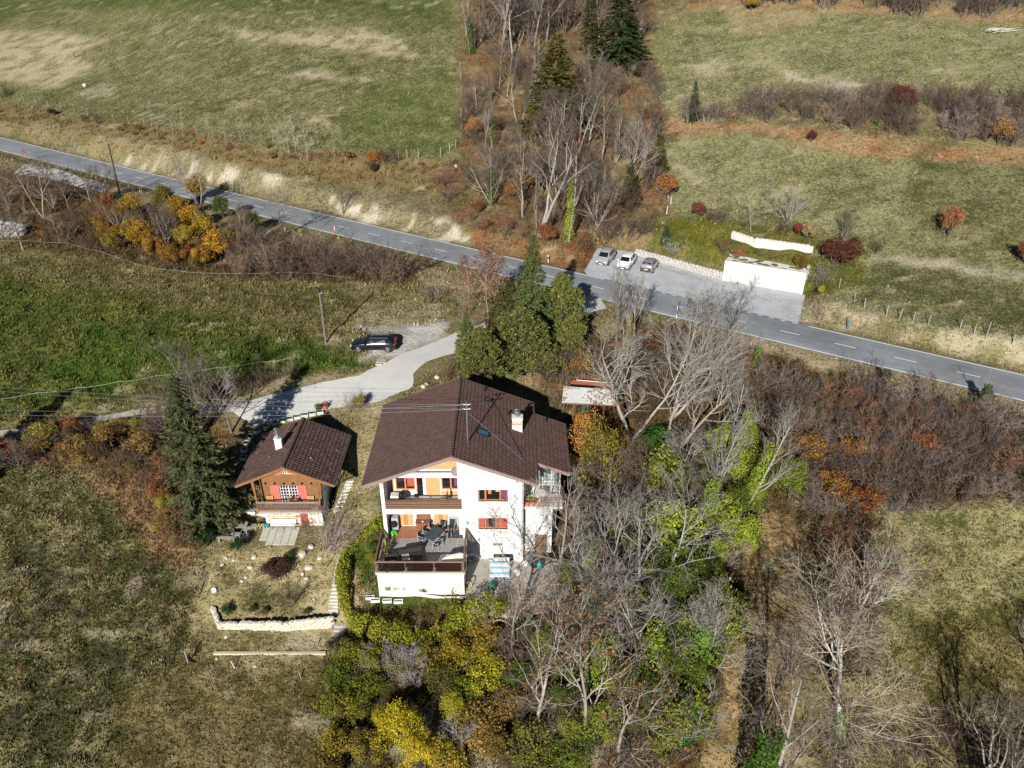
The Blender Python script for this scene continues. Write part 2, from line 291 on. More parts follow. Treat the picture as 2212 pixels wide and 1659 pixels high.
# each zone: outline (surveyed), colour a, colour b, share of b, tuft density, tuft height
Z = {}
Z['base'] = ((.135, .120, .050), (.250, .205, .105), .45, .7, .22)
ZONES = [
 ('meadow_ul', sc((-300, -60), (960, -60), (992, 130), (998, 335), (760, 338), (560, 322), (430, 285), (200, 262), (0, 215), (-300, 150)), (.080, .088, .028), (.275, .250, .125), .42, .5, .16),
 ('meadow_ul_green', sc((-300, -60), (960, -60), (975, 60), (700, 30), (420, 25), (120, 20), (-40, 60)), (.064, .084, .024), (.195, .19, .078), .38, .5, .16),
 ('meadow_ul_east', sc((760, 200), (985, 130), (998, 335), (800, 335), (740, 290)), (.078, .095, .026), (.225, .228, .095), .40, .5, .16),
 ('bare_ul', sc((-200, 55), (110, 70), (235, 85), (160, 120), (215, 150), (120, 190), (-20, 170), (-200, 200)), (0.211, 0.176, 0.105), (0.424, 0.355, 0.228), .55, .25, .12),
 ('bare_ul', sc((470, 62), (600, 72), (760, 58), (880, 95), (905, 130), (760, 110), (640, 95), (560, 100)), (0.133, 0.121, 0.0507), (0.424, 0.36, 0.223), .55, .3, .12),
 ('bare_ul', sc((618, 162), (670, 145), (712, 158), (800, 178), (690, 176), (640, 170)), (0.265, 0.226, 0.14), (0.445, 0.382, 0.254), .5, .1, .1),
 ('bare_ul', sc((665, 255), (700, 248), (712, 262), (680, 270)), (0.265, 0.218, 0.14), (0.445, 0.382, 0.254), .5, .1, .1),
 ('bare_ul', sc((478, 228), (520, 222), (560, 232), (500, 238)), (0.211, 0.172, 0.101), (0.424, 0.36, 0.233), .5, .1, .1),
 ('bare_ul', sc((170, 195), (235, 185), (250, 205), (190, 212)), (0.211, 0.195, 0.125), (0.445, 0.403, 0.286), .5, .1, .1),
 ('brush_ul', sc((-200, 200), (0, 218), (200, 265), (430, 290), (560, 322), (760, 340), (960, 350), (1000, 360), (960, 420), (760, 400), (560, 370), (430, 330), (240, 320), (90, 285), (-200, 250)), (0.121, 0.078, 0.0273), (0.233, 0.175, 0.0795), .5, .8, .3),
 ('verge_ul', sc((-300, 240), (90, 288), (240, 322), (380, 345), (560, 372), (760, 402), (960, 420), (1040, 500), (1000, 545), (560, 425), (330, 372), (-300, 270)), (.12, .10, .045), (.27, .225, .125), .45, .5, .2),
 ('rock', sc((245, 352), (300, 332), (420, 342), (480, 352), (520, 366), (600, 372), (640, 392), (560, 398), (470, 400), (400, 385), (300, 372)), (0.265, 0.234, 0.164), (0.53, 0.477, 0.36), .5, .12, .12),
 ('rock', sc((690, 400), (740, 408), (770, 420), (860, 440), (960, 478), (1010, 515), (985, 532), (900, 515), (800, 482), (735, 462), (700, 440)), (0.281, 0.242, 0.168), (0.551, 0.488, 0.366), .55, .12, .12),
 ('verge_lo', sc((-300, 318), (0, 342), (420, 440), (700, 510), (960, 575), (1110, 610), (1100, 640), (900, 640), (880, 600), (600, 540), (300, 440), (-300, 360)), (0.117, 0.0936, 0.0468), (0.318, 0.26, 0.148), .5, .5, .2),
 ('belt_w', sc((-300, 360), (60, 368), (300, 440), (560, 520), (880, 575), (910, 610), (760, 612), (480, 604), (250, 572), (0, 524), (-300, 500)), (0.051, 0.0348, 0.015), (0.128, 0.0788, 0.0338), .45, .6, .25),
 ('meadow_c_top', sc((-300, 500), (0, 524), (250, 572), (480, 606), (760, 612), (960, 640), (975, 700), (760, 735), (520, 735), (320, 690), (0, 640), (-300, 640)), (.080, .078, .021), (.215, .185, .078), .42, .9, .2),
 ('meadow_c', sc((-300, 570), (0, 590), (230, 630), (450, 690), (620, 720), (760, 760), (790, 800), (640, 825), (420, 860), (220, 880), (0, 915), (-300, 950)), (.052, .078, .014), (.15, .146, .038), .40, 1.0, .24),
 ('meadow_c_vivid', sc((120, 800), (180, 700), (420, 740), (640, 740), (800, 775), (640, 810), (300, 800), (160, 860)), (.043, .084, .012), (.12, .138, .028), .38, 1., .24),
 ('meadow_e', sc((760, 640), (960, 660), (975, 715), (860, 705), (770, 715)), (0.133, 0.121, 0.0429), (0.339, 0.286, 0.159), .5, .6, .18),
 ('drive_verge', sc((440, 872), (640, 822), (800, 790), (800, 806), (640, 836), (450, 886)), (0.203, 0.164, 0.0897), (0.382, 0.318, 0.201), .5, .4, .15),
 ('gravel', sc((772, 705), (860, 698), (980, 702), (985, 730), (905, 752), (830, 778), (775, 768), (840, 740), (880, 728)), (.42, .40, .36), (.56, .53, .48), .5, .05, .1),
 ('track_side', sc((-200, 955), (0, 918), (240, 880), (440, 862), (520, 880), (400, 912), (200, 942), (0, 975)), (0.078, 0.0819, 0.0273), (0.276, 0.223, 0.106), .4, .5, .18),
 ('litter_n', sc((985, 60), (1040, -60), (1420, -60), (1410, 130), (1440, 240), (1440, 420), (1470, 480), (1400, 560), (1290, 575), (1130, 560), (1010, 520), (950, 430), (960, 350), (1000, 335)), (0.093, 0.0527, 0.0223), (0.224, 0.128, 0.06), .5, .5, .25),
 ('litter_n', sc((1030, 490), (1140, 520), (1290, 530), (1290, 580), (1180, 575), (1030, 545)), (0.124, 0.0527, 0.0248), (0.256, 0.12, 0.056), .5, .4, .25),
 ('meadow_r', sc((1420, 60), (1560, 20), (1800, 25), (2500, 70), (2500, 800), (2000, 720), (1760, 640), (1730, 560), (1600, 500), (1450, 470), (1436, 330)), (.095, .105, .037), (.295, .278, .14), .45, .45, .15),
 ('meadow_r_dark', sc((1900, 560), (2100, 600), (2500, 640), (2500, 760), (2150, 710), (1860, 640)), (.070, .078, .025), (.20, .185, .085), .38, .6, .18),
 ('meadow_r_east', sc((1980, 330), (2500, 370), (2500, 560), (2100, 540), (1950, 450)), (.082, .088, .030), (.25, .23, .115), .42, .5, .16),
 ('bare_r', sc((1690, 152), (1760, 165), (1830, 170), (1900, 190), (1980, 200), (1800, 192), (1700, 172)), (0.203, 0.179, 0.101), (0.488, 0.435, 0.297), .5, .1, .1),
 ('bare_r', sc((1480, 140), (1560, 125), (1650, 128), (1690, 145), (1560, 160), (1500, 160)), (0.156, 0.14, 0.0663), (0.403, 0.36, 0.223), .5, .2, .1),
 ('foot_top', sc((1480, 20), (1600, 15), (1800, 25), (2050, 40), (2300, 62), (2300, 30), (1500, -30)), (0.195, 0.109, 0.0468), (0.382, 0.244, 0.127), .5, .4, .2),
 ('foot_top', sc((1560, 25), (1740, 22), (1760, 55), (1640, 75), (1590, 70)), (0.195, 0.125, 0.0624), (0.35, 0.276, 0.148), .5, .4, .2),
 ('hedge_r', sc((1435, 262), (1580, 232), (1700, 215), (1900, 215), (2500, 225), (2500, 340), (1900, 290), (1600, 270), (1440, 290)), (0.078, 0.053, 0.0281), (0.212, 0.138, 0.0742), .5, .5, .25),
 ('hedge_r_foot', sc((1432, 250), (1560, 268), (1640, 262), (1800, 290), (1900, 296), (2100, 318), (2500, 350), (2500, 375), (2100, 350), (1860, 340), (1720, 312), (1600, 286), (1470, 296), (1430, 280)), (0.242, 0.113, 0.0429), (0.424, 0.265, 0.148), .45, .35, .2),
 ('bare_track', sc((1432, 318), (1440, 316), (1500, 372), (1545, 420), (1538, 424), (1490, 380)), (.26, .23, .14), (.40, .36, .25), .5, .3, .1),
 ('bare_track', sc((1590, 285), (1600, 284), (1660, 318), (1650, 322)), (.26, .23, .14), (.38, .34, .23), .5, .3, .1),
 ('bare_track', sc((60, 262), (300, 300), (420, 330), (415, 336), (290, 308), (60, 270)), (.22, .19, .10), (.34, .30, .19), .5, .3, .1),
 ('path_r', sc((1880, 556), (2010, 566), (2212, 592), (2212, 602), (2000, 580), (1880, 566)), (0.218, 0.195, 0.117), (0.424, 0.382, 0.265), .5, .3, .1),
 ('garden_r', sc((1420, 470), (1560, 478), (1740, 500), (1860, 540), (1870, 620), (1740, 640), (1550, 570), (1380, 545)), (0.0741, 0.0897, 0.0172), (0.201, 0.164, 0.053), .4, .6, .2),
 ('garden_r_moss', sc((1430, 480), (1560, 480), (1600, 510), (1560, 545), (1480, 530)), (0.109, 0.129, 0.0156), (0.254, 0.18, 0.053), .35, .6, .2),
 ('bank_r', sc((1722, 640), (1800, 648), (1900, 690), (2060, 706), (2500, 775), (2500, 850), (2212, 796), (1960, 745), (1715, 694)), (0.172, 0.136, 0.0663), (0.424, 0.366, 0.239), .5, .4, .18),
 ('verge_r_lo', sc((1440, 690), (1640, 720), (1960, 800), (2500, 930), (2500, 970), (2100, 860), (1900, 850), (1700, 790), (1440, 730)), (0.187, 0.144, 0.0741), (0.403, 0.329, 0.201), .5, .4, .2),
 ('wood_mid', sc((1100, 760), (1440, 700), (1700, 770), (1860, 830), (2212, 900), (2500, 950), (2500, 1100), (1880, 1100), (1700, 1130), (1620, 1120), (1560, 1700), (1040, 1700), (1060, 1320), (1180, 1200), (1230, 900)), (0.051, 0.033, 0.0156), (0.128, 0.0788, 0.0338), .45, .6, .25),  # litter tone lowered: the dark shade between the trees is in the colour
 ('litter_house', sc((1090, 800), (1200, 790), (1300, 820), (1320, 880), (1200, 862), (1100, 825)), (0.226, 0.14, 0.0702), (0.445, 0.307, 0.18), .5, .3, .2),
 ('clearing', sc((1630, 1090), (1720, 1110), (1760, 1280), (1740, 1420), (1720, 1700), (1480, 1700), (1560, 1500), (1600, 1300)), (0.164, 0.105, 0.0429), (0.35, 0.249, 0.122), .45, .5, .14),
 ('meadow_lr', sc((1900, 1100), (2500, 1060), (2500, 1800), (2100, 1800), (1960, 1500), (1880, 1300), (1850, 1160)), (.090, .094, .027), (.31, .275, .135), .44, .8, .17),
 ('meadow_lr_dark', sc((1960, 1330), (2300, 1300), (2500, 1420), (2500, 1800), (2060, 1800), (1940, 1500)), (.082, .078, .022), (.24, .195, .08), .40, .8, .2),
 ('slope_w', sc((-400, 985), (0, 965), (330, 920), (480, 900), (500, 960), (470, 1150), (450, 1300), (430, 1800), (-600, 1900)), (.056, .060, .020), (.245, .212, .10), .37, 1.2, .19),
 ('slope_w_litter', sc((-300, 975), (150, 935), (420, 890), (500, 920), (430, 1150), (370, 1130), (340, 1010), (150, 1000), (-300, 1030)), (0.0936, 0.0546, 0.0218), (0.254, 0.154, 0.0689), .45, .9, .3),
 ('slope_w_litter', sc((160, 1000), (340, 1010), (400, 1150), (440, 1240), (330, 1200), (220, 1060)), (0.125, 0.0663, 0.0273), (0.276, 0.18, 0.0901), .45, .8, .25),
 ('lower_mead', sc((280, 1500), (420, 1420), (690, 1410), (700, 1800), (100, 1900)), (.085, .072, .023), (.225, .18, .08), .42, .9, .13),
 ('yard', sc((720, 850), (840, 858), (806, 1040), (792, 1130), (760, 1200), (735, 1420), (560, 1440), (455, 1420), (440, 1250), (470, 1160), (560, 1180), (700, 1160), (770, 1020), (780, 930), (715, 890)), (0.22, 0.176, 0.0748), (0.414, 0.339, 0.19), .48, .5, .13),
 ('yard_green', sc((470, 1210), (520, 1240), (530, 1330), (640, 1330), (660, 1290), (560, 1260), (470, 1280)), (0.0702, 0.0702, 0.0234), (0.212, 0.175, 0.0848), .35, .7, .16),
 ('yard_lower', sc((460, 1355), (720, 1365), (716, 1430), (440, 1425)), (0.121, 0.105, 0.0374), (0.31, 0.253, 0.138), .4, .6, .13),
 ('house_bed', sc((806, 1120), (826, 1150), (806, 1240), (800, 1310), (900, 1350), (1060, 1290), (1090, 1280), (1060, 1300), (1010, 1290), (880, 1280), (812, 1250), (760, 1270), (760, 1200)), (0.0468, 0.078, 0.0125), (0.17, 0.148, 0.0371), .35, .9, .22),
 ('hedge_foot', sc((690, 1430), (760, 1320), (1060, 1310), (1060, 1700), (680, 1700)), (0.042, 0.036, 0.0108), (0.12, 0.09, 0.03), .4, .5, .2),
]
def zone_colours(x, y, z):
    u, v, d = project(x, y, z)
    # natural, uneven outlines: the boundary wanders by up to a metre or so
    sc_ = FD / np.maximum(d, 20)
    wx = (fbm(x / 3.1, y / 3.1, 21, 3) - .5) * 3.2 + (vnoise(x / .9, y / .9, 23) - .5) * .9
    wy = (fbm(x / 3.1 + 50, y / 3.1, 22, 3) - .5) * 3.2 + (vnoise(x / .9 + 9, y / .9, 24) - .5) * .9
    u = u + wx * sc_; v = v + wy * sc_ * .45
    n = len(x); A = np.tile(np.array(Z['base'][0]), (n, 1)); B = np.tile(np.array(Z['base'][1]), (n, 1)); P = np.tile(np.array(Z['base'][2:]), (n, 1))
    ok = (y > 20)
    for nm, poly, a, b, sh, de, ht in ZONES:
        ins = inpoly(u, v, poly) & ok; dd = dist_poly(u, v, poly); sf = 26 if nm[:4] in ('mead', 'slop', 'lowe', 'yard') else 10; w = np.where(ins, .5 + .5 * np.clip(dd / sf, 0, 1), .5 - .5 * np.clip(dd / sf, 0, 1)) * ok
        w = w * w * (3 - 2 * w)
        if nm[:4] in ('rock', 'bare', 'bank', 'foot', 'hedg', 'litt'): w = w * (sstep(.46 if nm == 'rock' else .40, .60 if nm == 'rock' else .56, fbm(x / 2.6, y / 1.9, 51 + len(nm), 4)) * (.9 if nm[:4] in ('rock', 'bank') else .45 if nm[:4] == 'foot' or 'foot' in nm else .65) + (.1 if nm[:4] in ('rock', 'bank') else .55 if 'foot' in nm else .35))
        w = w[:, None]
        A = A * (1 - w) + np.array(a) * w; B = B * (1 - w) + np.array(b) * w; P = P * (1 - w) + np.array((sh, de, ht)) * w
    gz_ = np.clip((P[:, 0] < .5) * (P[:, 2] < .3), 0, 1) * ok
    s1 = (sstep(.74, .88, vnoise(x / 1.9, y / 1.0, 95)) * sstep(.46, .62, fbm(x / 12, y / 12, 96, 3)) * gz_ * .7)[:, None]; A = A * (1 - s1) + np.array((.30, .26, .16)) * s1; B = B * (1 - s1) + np.array((.40, .345, .22)) * s1
    s2 = (sstep(.66, .8, vnoise(x / 2.4, y / 1.5, 97)) * sstep(.42, .6, fbm(x / 16, y / 16, 98, 3)) * gz_ * .5)[:, None]; A = A * (1 - s2 * .35); B = B * (1 - s2) + np.array((.13, .135, .045)) * s2
    return A, B, P
gx, gy, gz = XX.ravel(), YY.ravel(), HH.ravel()
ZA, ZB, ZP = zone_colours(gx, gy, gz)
def hummock(x, y): return vnoise(x / .78, y / .78, 81) * .6 + vnoise(x / 1.7 + 5, y / 1.7, 82) * .4
def smooth_mask(x, y):
    m = sstep(ROADW + .6, ROADW + 2.2, np.abs(road_dist(x, y)))
    for poly, pzv, fo in PADS: m = m * np.where(inpoly(x, y, poly), 0, sstep(.1, 1.0, dist_poly(x, y, poly)))
    for pl, hw in STRIPS: m = m * sstep(hw * .9, hw + 1.0, dist_poly(x, y, pl, False))
    return m
gz = gz + (hummock(gx, gy) - .5) * np.clip(ZP[:, 2] * ZP[:, 1] * 2.8, 0, .75) * smooth_mask(gx, gy) * (gy < 220); HH = gz.reshape(HH.shape)
def ground_material():
    m = bpy.data.materials.new('ground'); m.use_nodes = True; nt = m.node_tree; N = nt.nodes; L = nt.links; b = N['Principled BSDF']
    b.inputs['Roughness'].default_value = .95; b.inputs['Specular IOR Level'].default_value = .05
    tc = N.new('ShaderNodeTexCoord')
    def noise(s, d, r=.6):
        n = N.new('ShaderNodeTexNoise'); n.inputs['Scale'].default_value = s; n.inputs['Detail'].default_value = d; n.inputs['Roughness'].default_value = r; L.new(tc.outputs['Object'], n.inputs['Vector']); return n
    def attr(n):
        a = N.new('ShaderNodeAttribute'); a.attribute_name = n; return a
    def math_(op, a, b_):
        q = N.new('ShaderNodeMath'); q.operation = op
        for i, w in enumerate((a, b_)):
            if isinstance(w, (int, float)): q.inputs[i].default_value = w
            else: L.new(w, q.inputs[i])
        return q.outputs[0]
    n1, n2, n3 = noise(.16, 4), noise(2.3, 4, .7), noise(5.5, 3, .7)
    n4 = noise(16, 3, .75); s = math_('ADD', math_('MULTIPLY', n1.outputs[0], .26), math_('ADD', math_('MULTIPLY', n2.outputs[0], .84), math_('ADD', math_('MULTIPLY', n3.outputs[0], .5), math_('MULTIPLY', n4.outputs[0], .4))))
    pa = attr('par'); sp = N.new('ShaderNodeSeparateColor'); L.new(pa.outputs[0], sp.inputs[0])
    th = math_('SUBTRACT', 1.43, sp.outputs[0])      # threshold: larger share -> more of colour b
    f = N.new('ShaderNodeMapRange'); f.interpolation_type = 'SMOOTHSTEP'
    L.new(math_('SUBTRACT', s, th), f.inputs[0]); f.inputs[1].default_value = -.11; f.inputs[2].default_value = .13
    mx = N.new('ShaderNodeMix'); mx.data_type = 'RGBA'; L.new(f.outputs[0], mx.inputs[0]); L.new(attr('ca').outputs[0], mx.inputs[6]); L.new(attr('cb').outputs[0], mx.inputs[7])
    v = N.new('ShaderNodeMapRange'); v.inputs[1].default_value = .3; v.inputs[2].default_value = .7; v.inputs[3].default_value = .62; v.inputs[4].default_value = 1.38; L.new(n4.outputs[0], v.inputs[0])
    m2 = N.new('ShaderNodeMix'); m2.data_type = 'RGBA'; m2.blend_type = 'MULTIPLY'; m2.inputs[0].default_value = 1; L.new(mx.outputs[2], m2.inputs[6]); L.new(v.outputs[0], m2.inputs[7])
    L.new(m2.outputs[2], b.inputs['Base Color'])
    bp = N.new('ShaderNodeBump'); bp.inputs['Strength'].default_value = .8; bp.inputs['Distance'].default_value = .22
    L.new(math_('ADD', n2.outputs[0], math_('MULTIPLY', n3.outputs[0], .8)), bp.inputs['Height']); L.new(bp.outputs[0], b.inputs['Normal'])
    return m
_nx, _ny = len(GX), len(GY); _ii = np.arange(_nx * _ny).reshape(_ny, _nx)
_F = np.stack([_ii[:-1, :-1], _ii[:-1, 1:], _ii[1:, 1:], _ii[1:, :-1]], -1).reshape(-1, 4)
# keep the ground below the sheets laid on it
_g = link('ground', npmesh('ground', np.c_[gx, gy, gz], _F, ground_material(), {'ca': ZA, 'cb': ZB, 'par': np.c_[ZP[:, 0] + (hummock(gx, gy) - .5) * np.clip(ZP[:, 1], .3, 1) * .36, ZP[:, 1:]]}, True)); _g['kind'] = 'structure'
# ------------------------------------------------------------------ shared materials
M_asph = mat('asphalt', (.235, .252, .268), .9, .18, .35, .15, 60); M_park = mat('parking_asphalt', (.50, .515, .53), .9, .12, .5, .15, 50)
M_drive = mat('driveway_asphalt', (.48, .485, .475), .9, .14, .5, .2, 40, col2=(.60, .585, .535)); M_rut = mat('gravel_rut', (.42, .40, .35), .95, .2, 2., .4, 30, col2=(.26, .25, .19))
M_paint = mat('road_paint', (.78, .78, .76), .7, .06, 8)
M_white = mat('white_render', (.74, .73, .70), .85, .08, .9, .1, 60); M_dirtywhite = mat('weathered_render', (.66, .635, .58), .9, .14, .9, .2, 40)
M_tile = mat('roof_tile', (.118, .070, .058), .72, .10, 1.2, .15, 60, island=.13, spec=.25); M_tile2 = mat('roof_tile_chalet', (.105, .063, .054), .72, .2, 1.2, .15, 60, island=.22, spec=.25)
M_under = mat('roof_underlay', (.018, .014, .013), .9, .1); M_barge = mat('barge_board', (.27, .19, .175), .7, .1, 4)
M_pine = mat('pine_cladding', (.60, .34, .15), .6, .12, 3); M_wood = mat('brown_wood', (.20, .115, .07), .65, .2, 5, .2); M_wood_lt = mat('orange_wood', (.52, .20, .065), .6, .15, 4)
M_larch = mat('larch_board', (.25, .118, .046), .7, .18, 2.2, .2, 30, island=.16); M_greywood = mat('grey_wood', (.33, .31, .27), .85, .2, 5, .25); M_polewood = mat('weathered_pole', (.17, .155, .135), .9, .2, 4, .2); M_dkwood = mat('dark_wood', (.045, .033, .028), .7, .2, 5, .2)
M_deck = mat('deck_board', (.36, .17, .095), .7, .2, 3, .1, island=.15)
M_glass = mat('window_glass', (.012, .014, .016), .06, .0, spec=.6); M_red = mat('red_shutter', (.52, .15, .12), .55, .08, 3); M_redcl = mat('red_curtain', (.45, .085, .06), .8, .2, 12); M_purple = mat('purple_curtain', (.15, .05, .12), .8, .2, 12)
M_whitep = mat('white_paint', (.70, .69, .66), .55, .07, 1.5); M_steel = mat('galvanised_steel', (.55, .57, .58), .35, .08, metal=.8); M_dkmetal = mat('dark_metal', (.03, .032, .035), .45, .1, metal=.3)
M_conc = mat('concrete', (.50, .47, .42), .9, .12, 1.2, .2, 40, col2=(.38, .35, .30)); M_flag = mat('flagstone', (.30, .30, .295), .85, .15, 2.5, .2, 30, island=.12); M_joint = mat('pale_joint', (.50, .48, .44), .9, .1)
M_paver = mat('paver', (.60, .57, .49), .9, .14, 3, .2, 40); M_stone = mat('pale_stone', (.58, .53, .43), .95, .2, 3, .4, 20, island=.16); M_stone_g = mat('grey_stone', (.40, .385, .36), .95, .22, 3, .4, 20, island=.2)
M_terra = mat('terracotta', (.48, .17, .09), .8, .12); M_blue = mat('blue_paint', (.22, .42, .62), .6, .12, 4); M_blackpl = mat('black_plastic', (.018, .018, .02), .4, .1); M_teal = mat('teal_plastic', (.02, .38, .36), .4, .05); M_green = mat('green_plastic', (.07, .50, .06), .4, .05)
M_lime = mat('lime_plastic', (.60, .68, .04), .45, .05); M_tan = mat('tan_cover', (.50, .40, .23), .85, .15, 3, .3, 15); M_cloth = mat('white_cloth', (.78, .78, .77), .8, .05, 2, .2, 10); M_greypl = mat('grey_plastic', (.36, .38, .40), .5, .05); M_mint = mat('mint_concrete', (.55, .60, .54), .85, .1, 3, .2); M_soil = mat('soil', (.07, .05, .032), .95, .2, 6, .4)
M_rust = mat('rust_red_steel', (.30, .09, .05), .7, .2, 4); M_sheet = mat('corrugated_sheet', (.62, .62, .60), .6, .12, 1.5); M_deadleaf = mat('dead_leaves', (.34, .20, .11), .95, .3, 8)
M_tint = bpy.data.materials.new('tinted_glass'); M_tint.use_nodes = True
_nt = M_tint.node_tree; _t = _nt.nodes.new('ShaderNodeBsdfTransparent'); _t.inputs[0].default_value = (.50, .42, .38, 1); _mx = _nt.nodes.new('ShaderNodeMixShader'); _mx.inputs[0].default_value = .24
_nt.nodes['Principled BSDF'].inputs['Base Color'].default_value = (.06, .035, .028, 1); _nt.nodes['Principled BSDF'].inputs['Roughness'].default_value = .12
_nt.links.new(_t.outputs[0], _mx.inputs[1]); _nt.links.new(_nt.nodes['Principled BSDF'].outputs[0], _mx.inputs[2]); _nt.links.new(_mx.outputs[0], _nt.nodes['Material Output'].inputs[0])
M_clear = bpy.data.materials.new('clear_glass'); M_clear.use_nodes = True
_nt = M_clear.node_tree; _t = _nt.nodes.new('ShaderNodeBsdfTransparent'); _t.inputs[0].default_value = (.86, .90, .88, 1); _mx = _nt.nodes.new('ShaderNodeMixShader'); _mx.inputs[0].default_value = .16
_nt.nodes['Principled BSDF'].inputs['Base Color'].default_value = (.3, .33, .33, 1); _nt.nodes['Principled BSDF'].inputs['Roughness'].default_value = .05
_nt.links.new(_t.outputs[0], _mx.inputs[1]); _nt.links.new(_nt.nodes['Principled BSDF'].outputs[0], _mx.inputs[2]); _nt.links.new(_mx.outputs[0], _nt.nodes['Material Output'].inputs[0])
I4 = 1 / 1.15732
def z1(x, y): return ((850 + x * .3736) * I4, (900 + y * .3736) * I4)
def z2(x, y): return ((500 + x * .26522) * I4, (980 + y * .26522) * I4)
def z3(x, y): return ((900 + x * .23508) * I4, (1180 + y * .23508) * I4)

# ------------------------------------------------------------------ road with its markings, parking place, driveway, track
def road_pt(s_x, off):
    sl = np.polyval(_k, np.clip(s_x, -125, 70)); n = np.array([-sl, 1]) / math.hypot(sl, 1)
    return s_x + n[0] * off, float(road_y(s_x)) + n[1] * off
def road_ribbon(x0, x1, o0, o1, dz, step=2.0, cross=1):
    xs = np.linspace(x0, x1, max(2, int(abs(x1 - x0) / step) + 1)); V = []; F = []
    for i, x in enumerate(xs):
        for j in range(cross + 1):
            p = road_pt(x, o0 + (o1 - o0) * j / cross); V.append((p[0], p[1], road_z(x) + dz))
    c = cross + 1
    for i in range(len(xs) - 1):
        for j in range(cross): F.append((i * c + j, (i + 1) * c + j, (i + 1) * c + j + 1, i * c + j + 1))
    b = MB(); b.add(V, F); return b
road = road_ribbon(-200, 130, -ROADW, ROADW, .05, 1.5, 14).obj('road', M_asph)
_w = road.data.attributes.new('wear', 'FLOAT', 'POINT'); _j = np.arange(len(road.data.vertices)) % 15; _o = (_j / 14 - .5) * 2; _p = np.array([v.co[:2] for v in road.data.vertices])
_w.data.foreach_set('value', (1 + .16 * np.exp(-((np.abs(_o) - .72) / .13) ** 2) + .10 * np.exp(-((np.abs(_o) - .28) / .1) ** 2) - .10 * _o + (fbm(_p[:, 0] / 5, _p[:, 1] / 5, 91, 3) - .5) * .3).astype(np.float32))
_nt = M_asph.node_tree; _a = _nt.nodes.new('ShaderNodeAttribute'); _a.attribute_name = 'wear'; _b = _nt.nodes['Principled BSDF']; _src = _b.inputs['Base Color'].links[0].from_socket; _m = _nt.nodes.new('ShaderNodeMix'); _m.data_type = 'RGBA'; _m.blend_type = 'MULTIPLY'; _m.inputs[0].default_value = 1; _nt.links.new(_src, _m.inputs[6]); _nt.links.new(_a.outputs[2], _m.inputs[7]); _nt.links.new(_m.outputs[2], _b.inputs['Base Color']); road['kind'] = 'structure'
def xs_of(u, v): return float(at_z(u, v, 8.05)[0])
_pk0, _pk1 = xs_of(1300, 612) , xs_of(1716, 690)
road_ribbon(-200, _pk0 - 1, ROADW - .32, ROADW - .14, .056).obj('edge_line', M_paint, road)
road_ribbon(_pk1, 130, ROADW - .34, ROADW - .16, .056).obj('edge_line', M_paint, road)
_dr0, _dr1 = xs_of(1286, 662), xs_of(1440, 680); _lf0, _lf1 = xs_of(95, 356), xs_of(235, 392)
for a, b in ((-200, _lf0), (_lf1, _dr0 - 3.5), (_dr1, 130)): road_ribbon(a, b, -ROADW + .14, -ROADW + .34, .056).obj('edge_line', M_paint, road)
def dashes(x0, x1, off, on, gap, w, nm):
    x = x0
    while x < x1:
        dx = on / math.hypot(1, float(np.polyval(_k, np.clip(x, -125, 70)))); road_ribbon(x, x + dx, off - w / 2, off + w / 2, .056, 3).obj(nm, M_paint, road)
        x += dx * (on + gap) / on
dashes(xs_of(2004 * I4, 835.5 * I4) - 4.62 * 22, 75, .05, 2.1, 3.75, .15, 'centre_dash')
dashes(_pk0, _pk1 - .6, ROADW - .25, .55, .75, .16, 'edge_dash'); dashes(_lf0, _lf1, -ROADW + .25, .5, .8, .15, 'edge_dash')
dashes(_dr0 - 3.5, _dr1, -ROADW + .25, .5, .8, .15, 'edge_dash')
b = MB(); _n = len(PARK); b.add([(x, y, road_z(x) + .03) for x, y in PARK] + [(x, y, road_z(x) - .3) for x, y in PARK], [tuple(range(_n))[::-1]] + [(i, (i + 1) % _n, _n + (i + 1) % _n, _n + i)[::-1] for i in range(_n)])
pk = b.obj('parking_place', M_park); pk['kind'] = 'structure'
def strip(A, B, name, m, dz, nc=6, step=1.0):
    V = []; F = []; rows = []
    for k in range(len(A) - 1):
        n = max(1, int(((A[k + 1] - A[k]).length + (B[k + 1] - B[k]).length) / 2 / step))
        rows += [(A[k].lerp(A[k + 1], i / n), B[k].lerp(B[k + 1], i / n)) for i in range(n)]
    rows.append((A[-1], B[-1])); c = nc + 1
    for a, b_ in rows:
        for j in range(c):
            p = a.lerp(b_, (rng.uniform(-.035, .035) if j == 0 else 1 + rng.uniform(-.035, .035) if j == nc else j / nc)); V.append((p.x, p.y, float(Hv(p.x, p.y)) + dz))
    for i in range(len(rows) - 1):
        for j in range(nc): F.append((i * c + j, i * c + j + 1, (i + 1) * c + j + 1, (i + 1) * c + j))
    o = MB().add(V, [f[::-1] for f in F]).obj(name, m); o['kind'] = 'structure'; return o
strip(DRV_UP, DRV_LO, 'driveway', M_drive, .045, 10, .7)
def widen(P, w):
    A = []; B = []
    for i, p in enumerate(P):
        d = (P[min(i + 1, len(P) - 1)] - P[max(i - 1, 0)]); d.z = 0; d.normalize(); n = Vector((-d.y, d.x, 0)); ww = w * (.8 + .4 * rng.random()); A.append(p + n * ww); B.append(p - n * ww)
    return A, B
for P in (RUT1, RUT2):
    Q = []
    for k in range(len(P) - 1): Q += [P[k].lerp(P[k + 1], i / 5) for i in range(5)]
    strip(*widen(Q, .42), 'wheel_rut', M_rut, .03, 3, .8)
_lay = strip([gp(60, 352), gp(120, 366), gp(235, 398)], [gp(30, 378), gp(105, 388), gp(225, 415)], 'lay_by', M_park, .05, 4, 1.5)

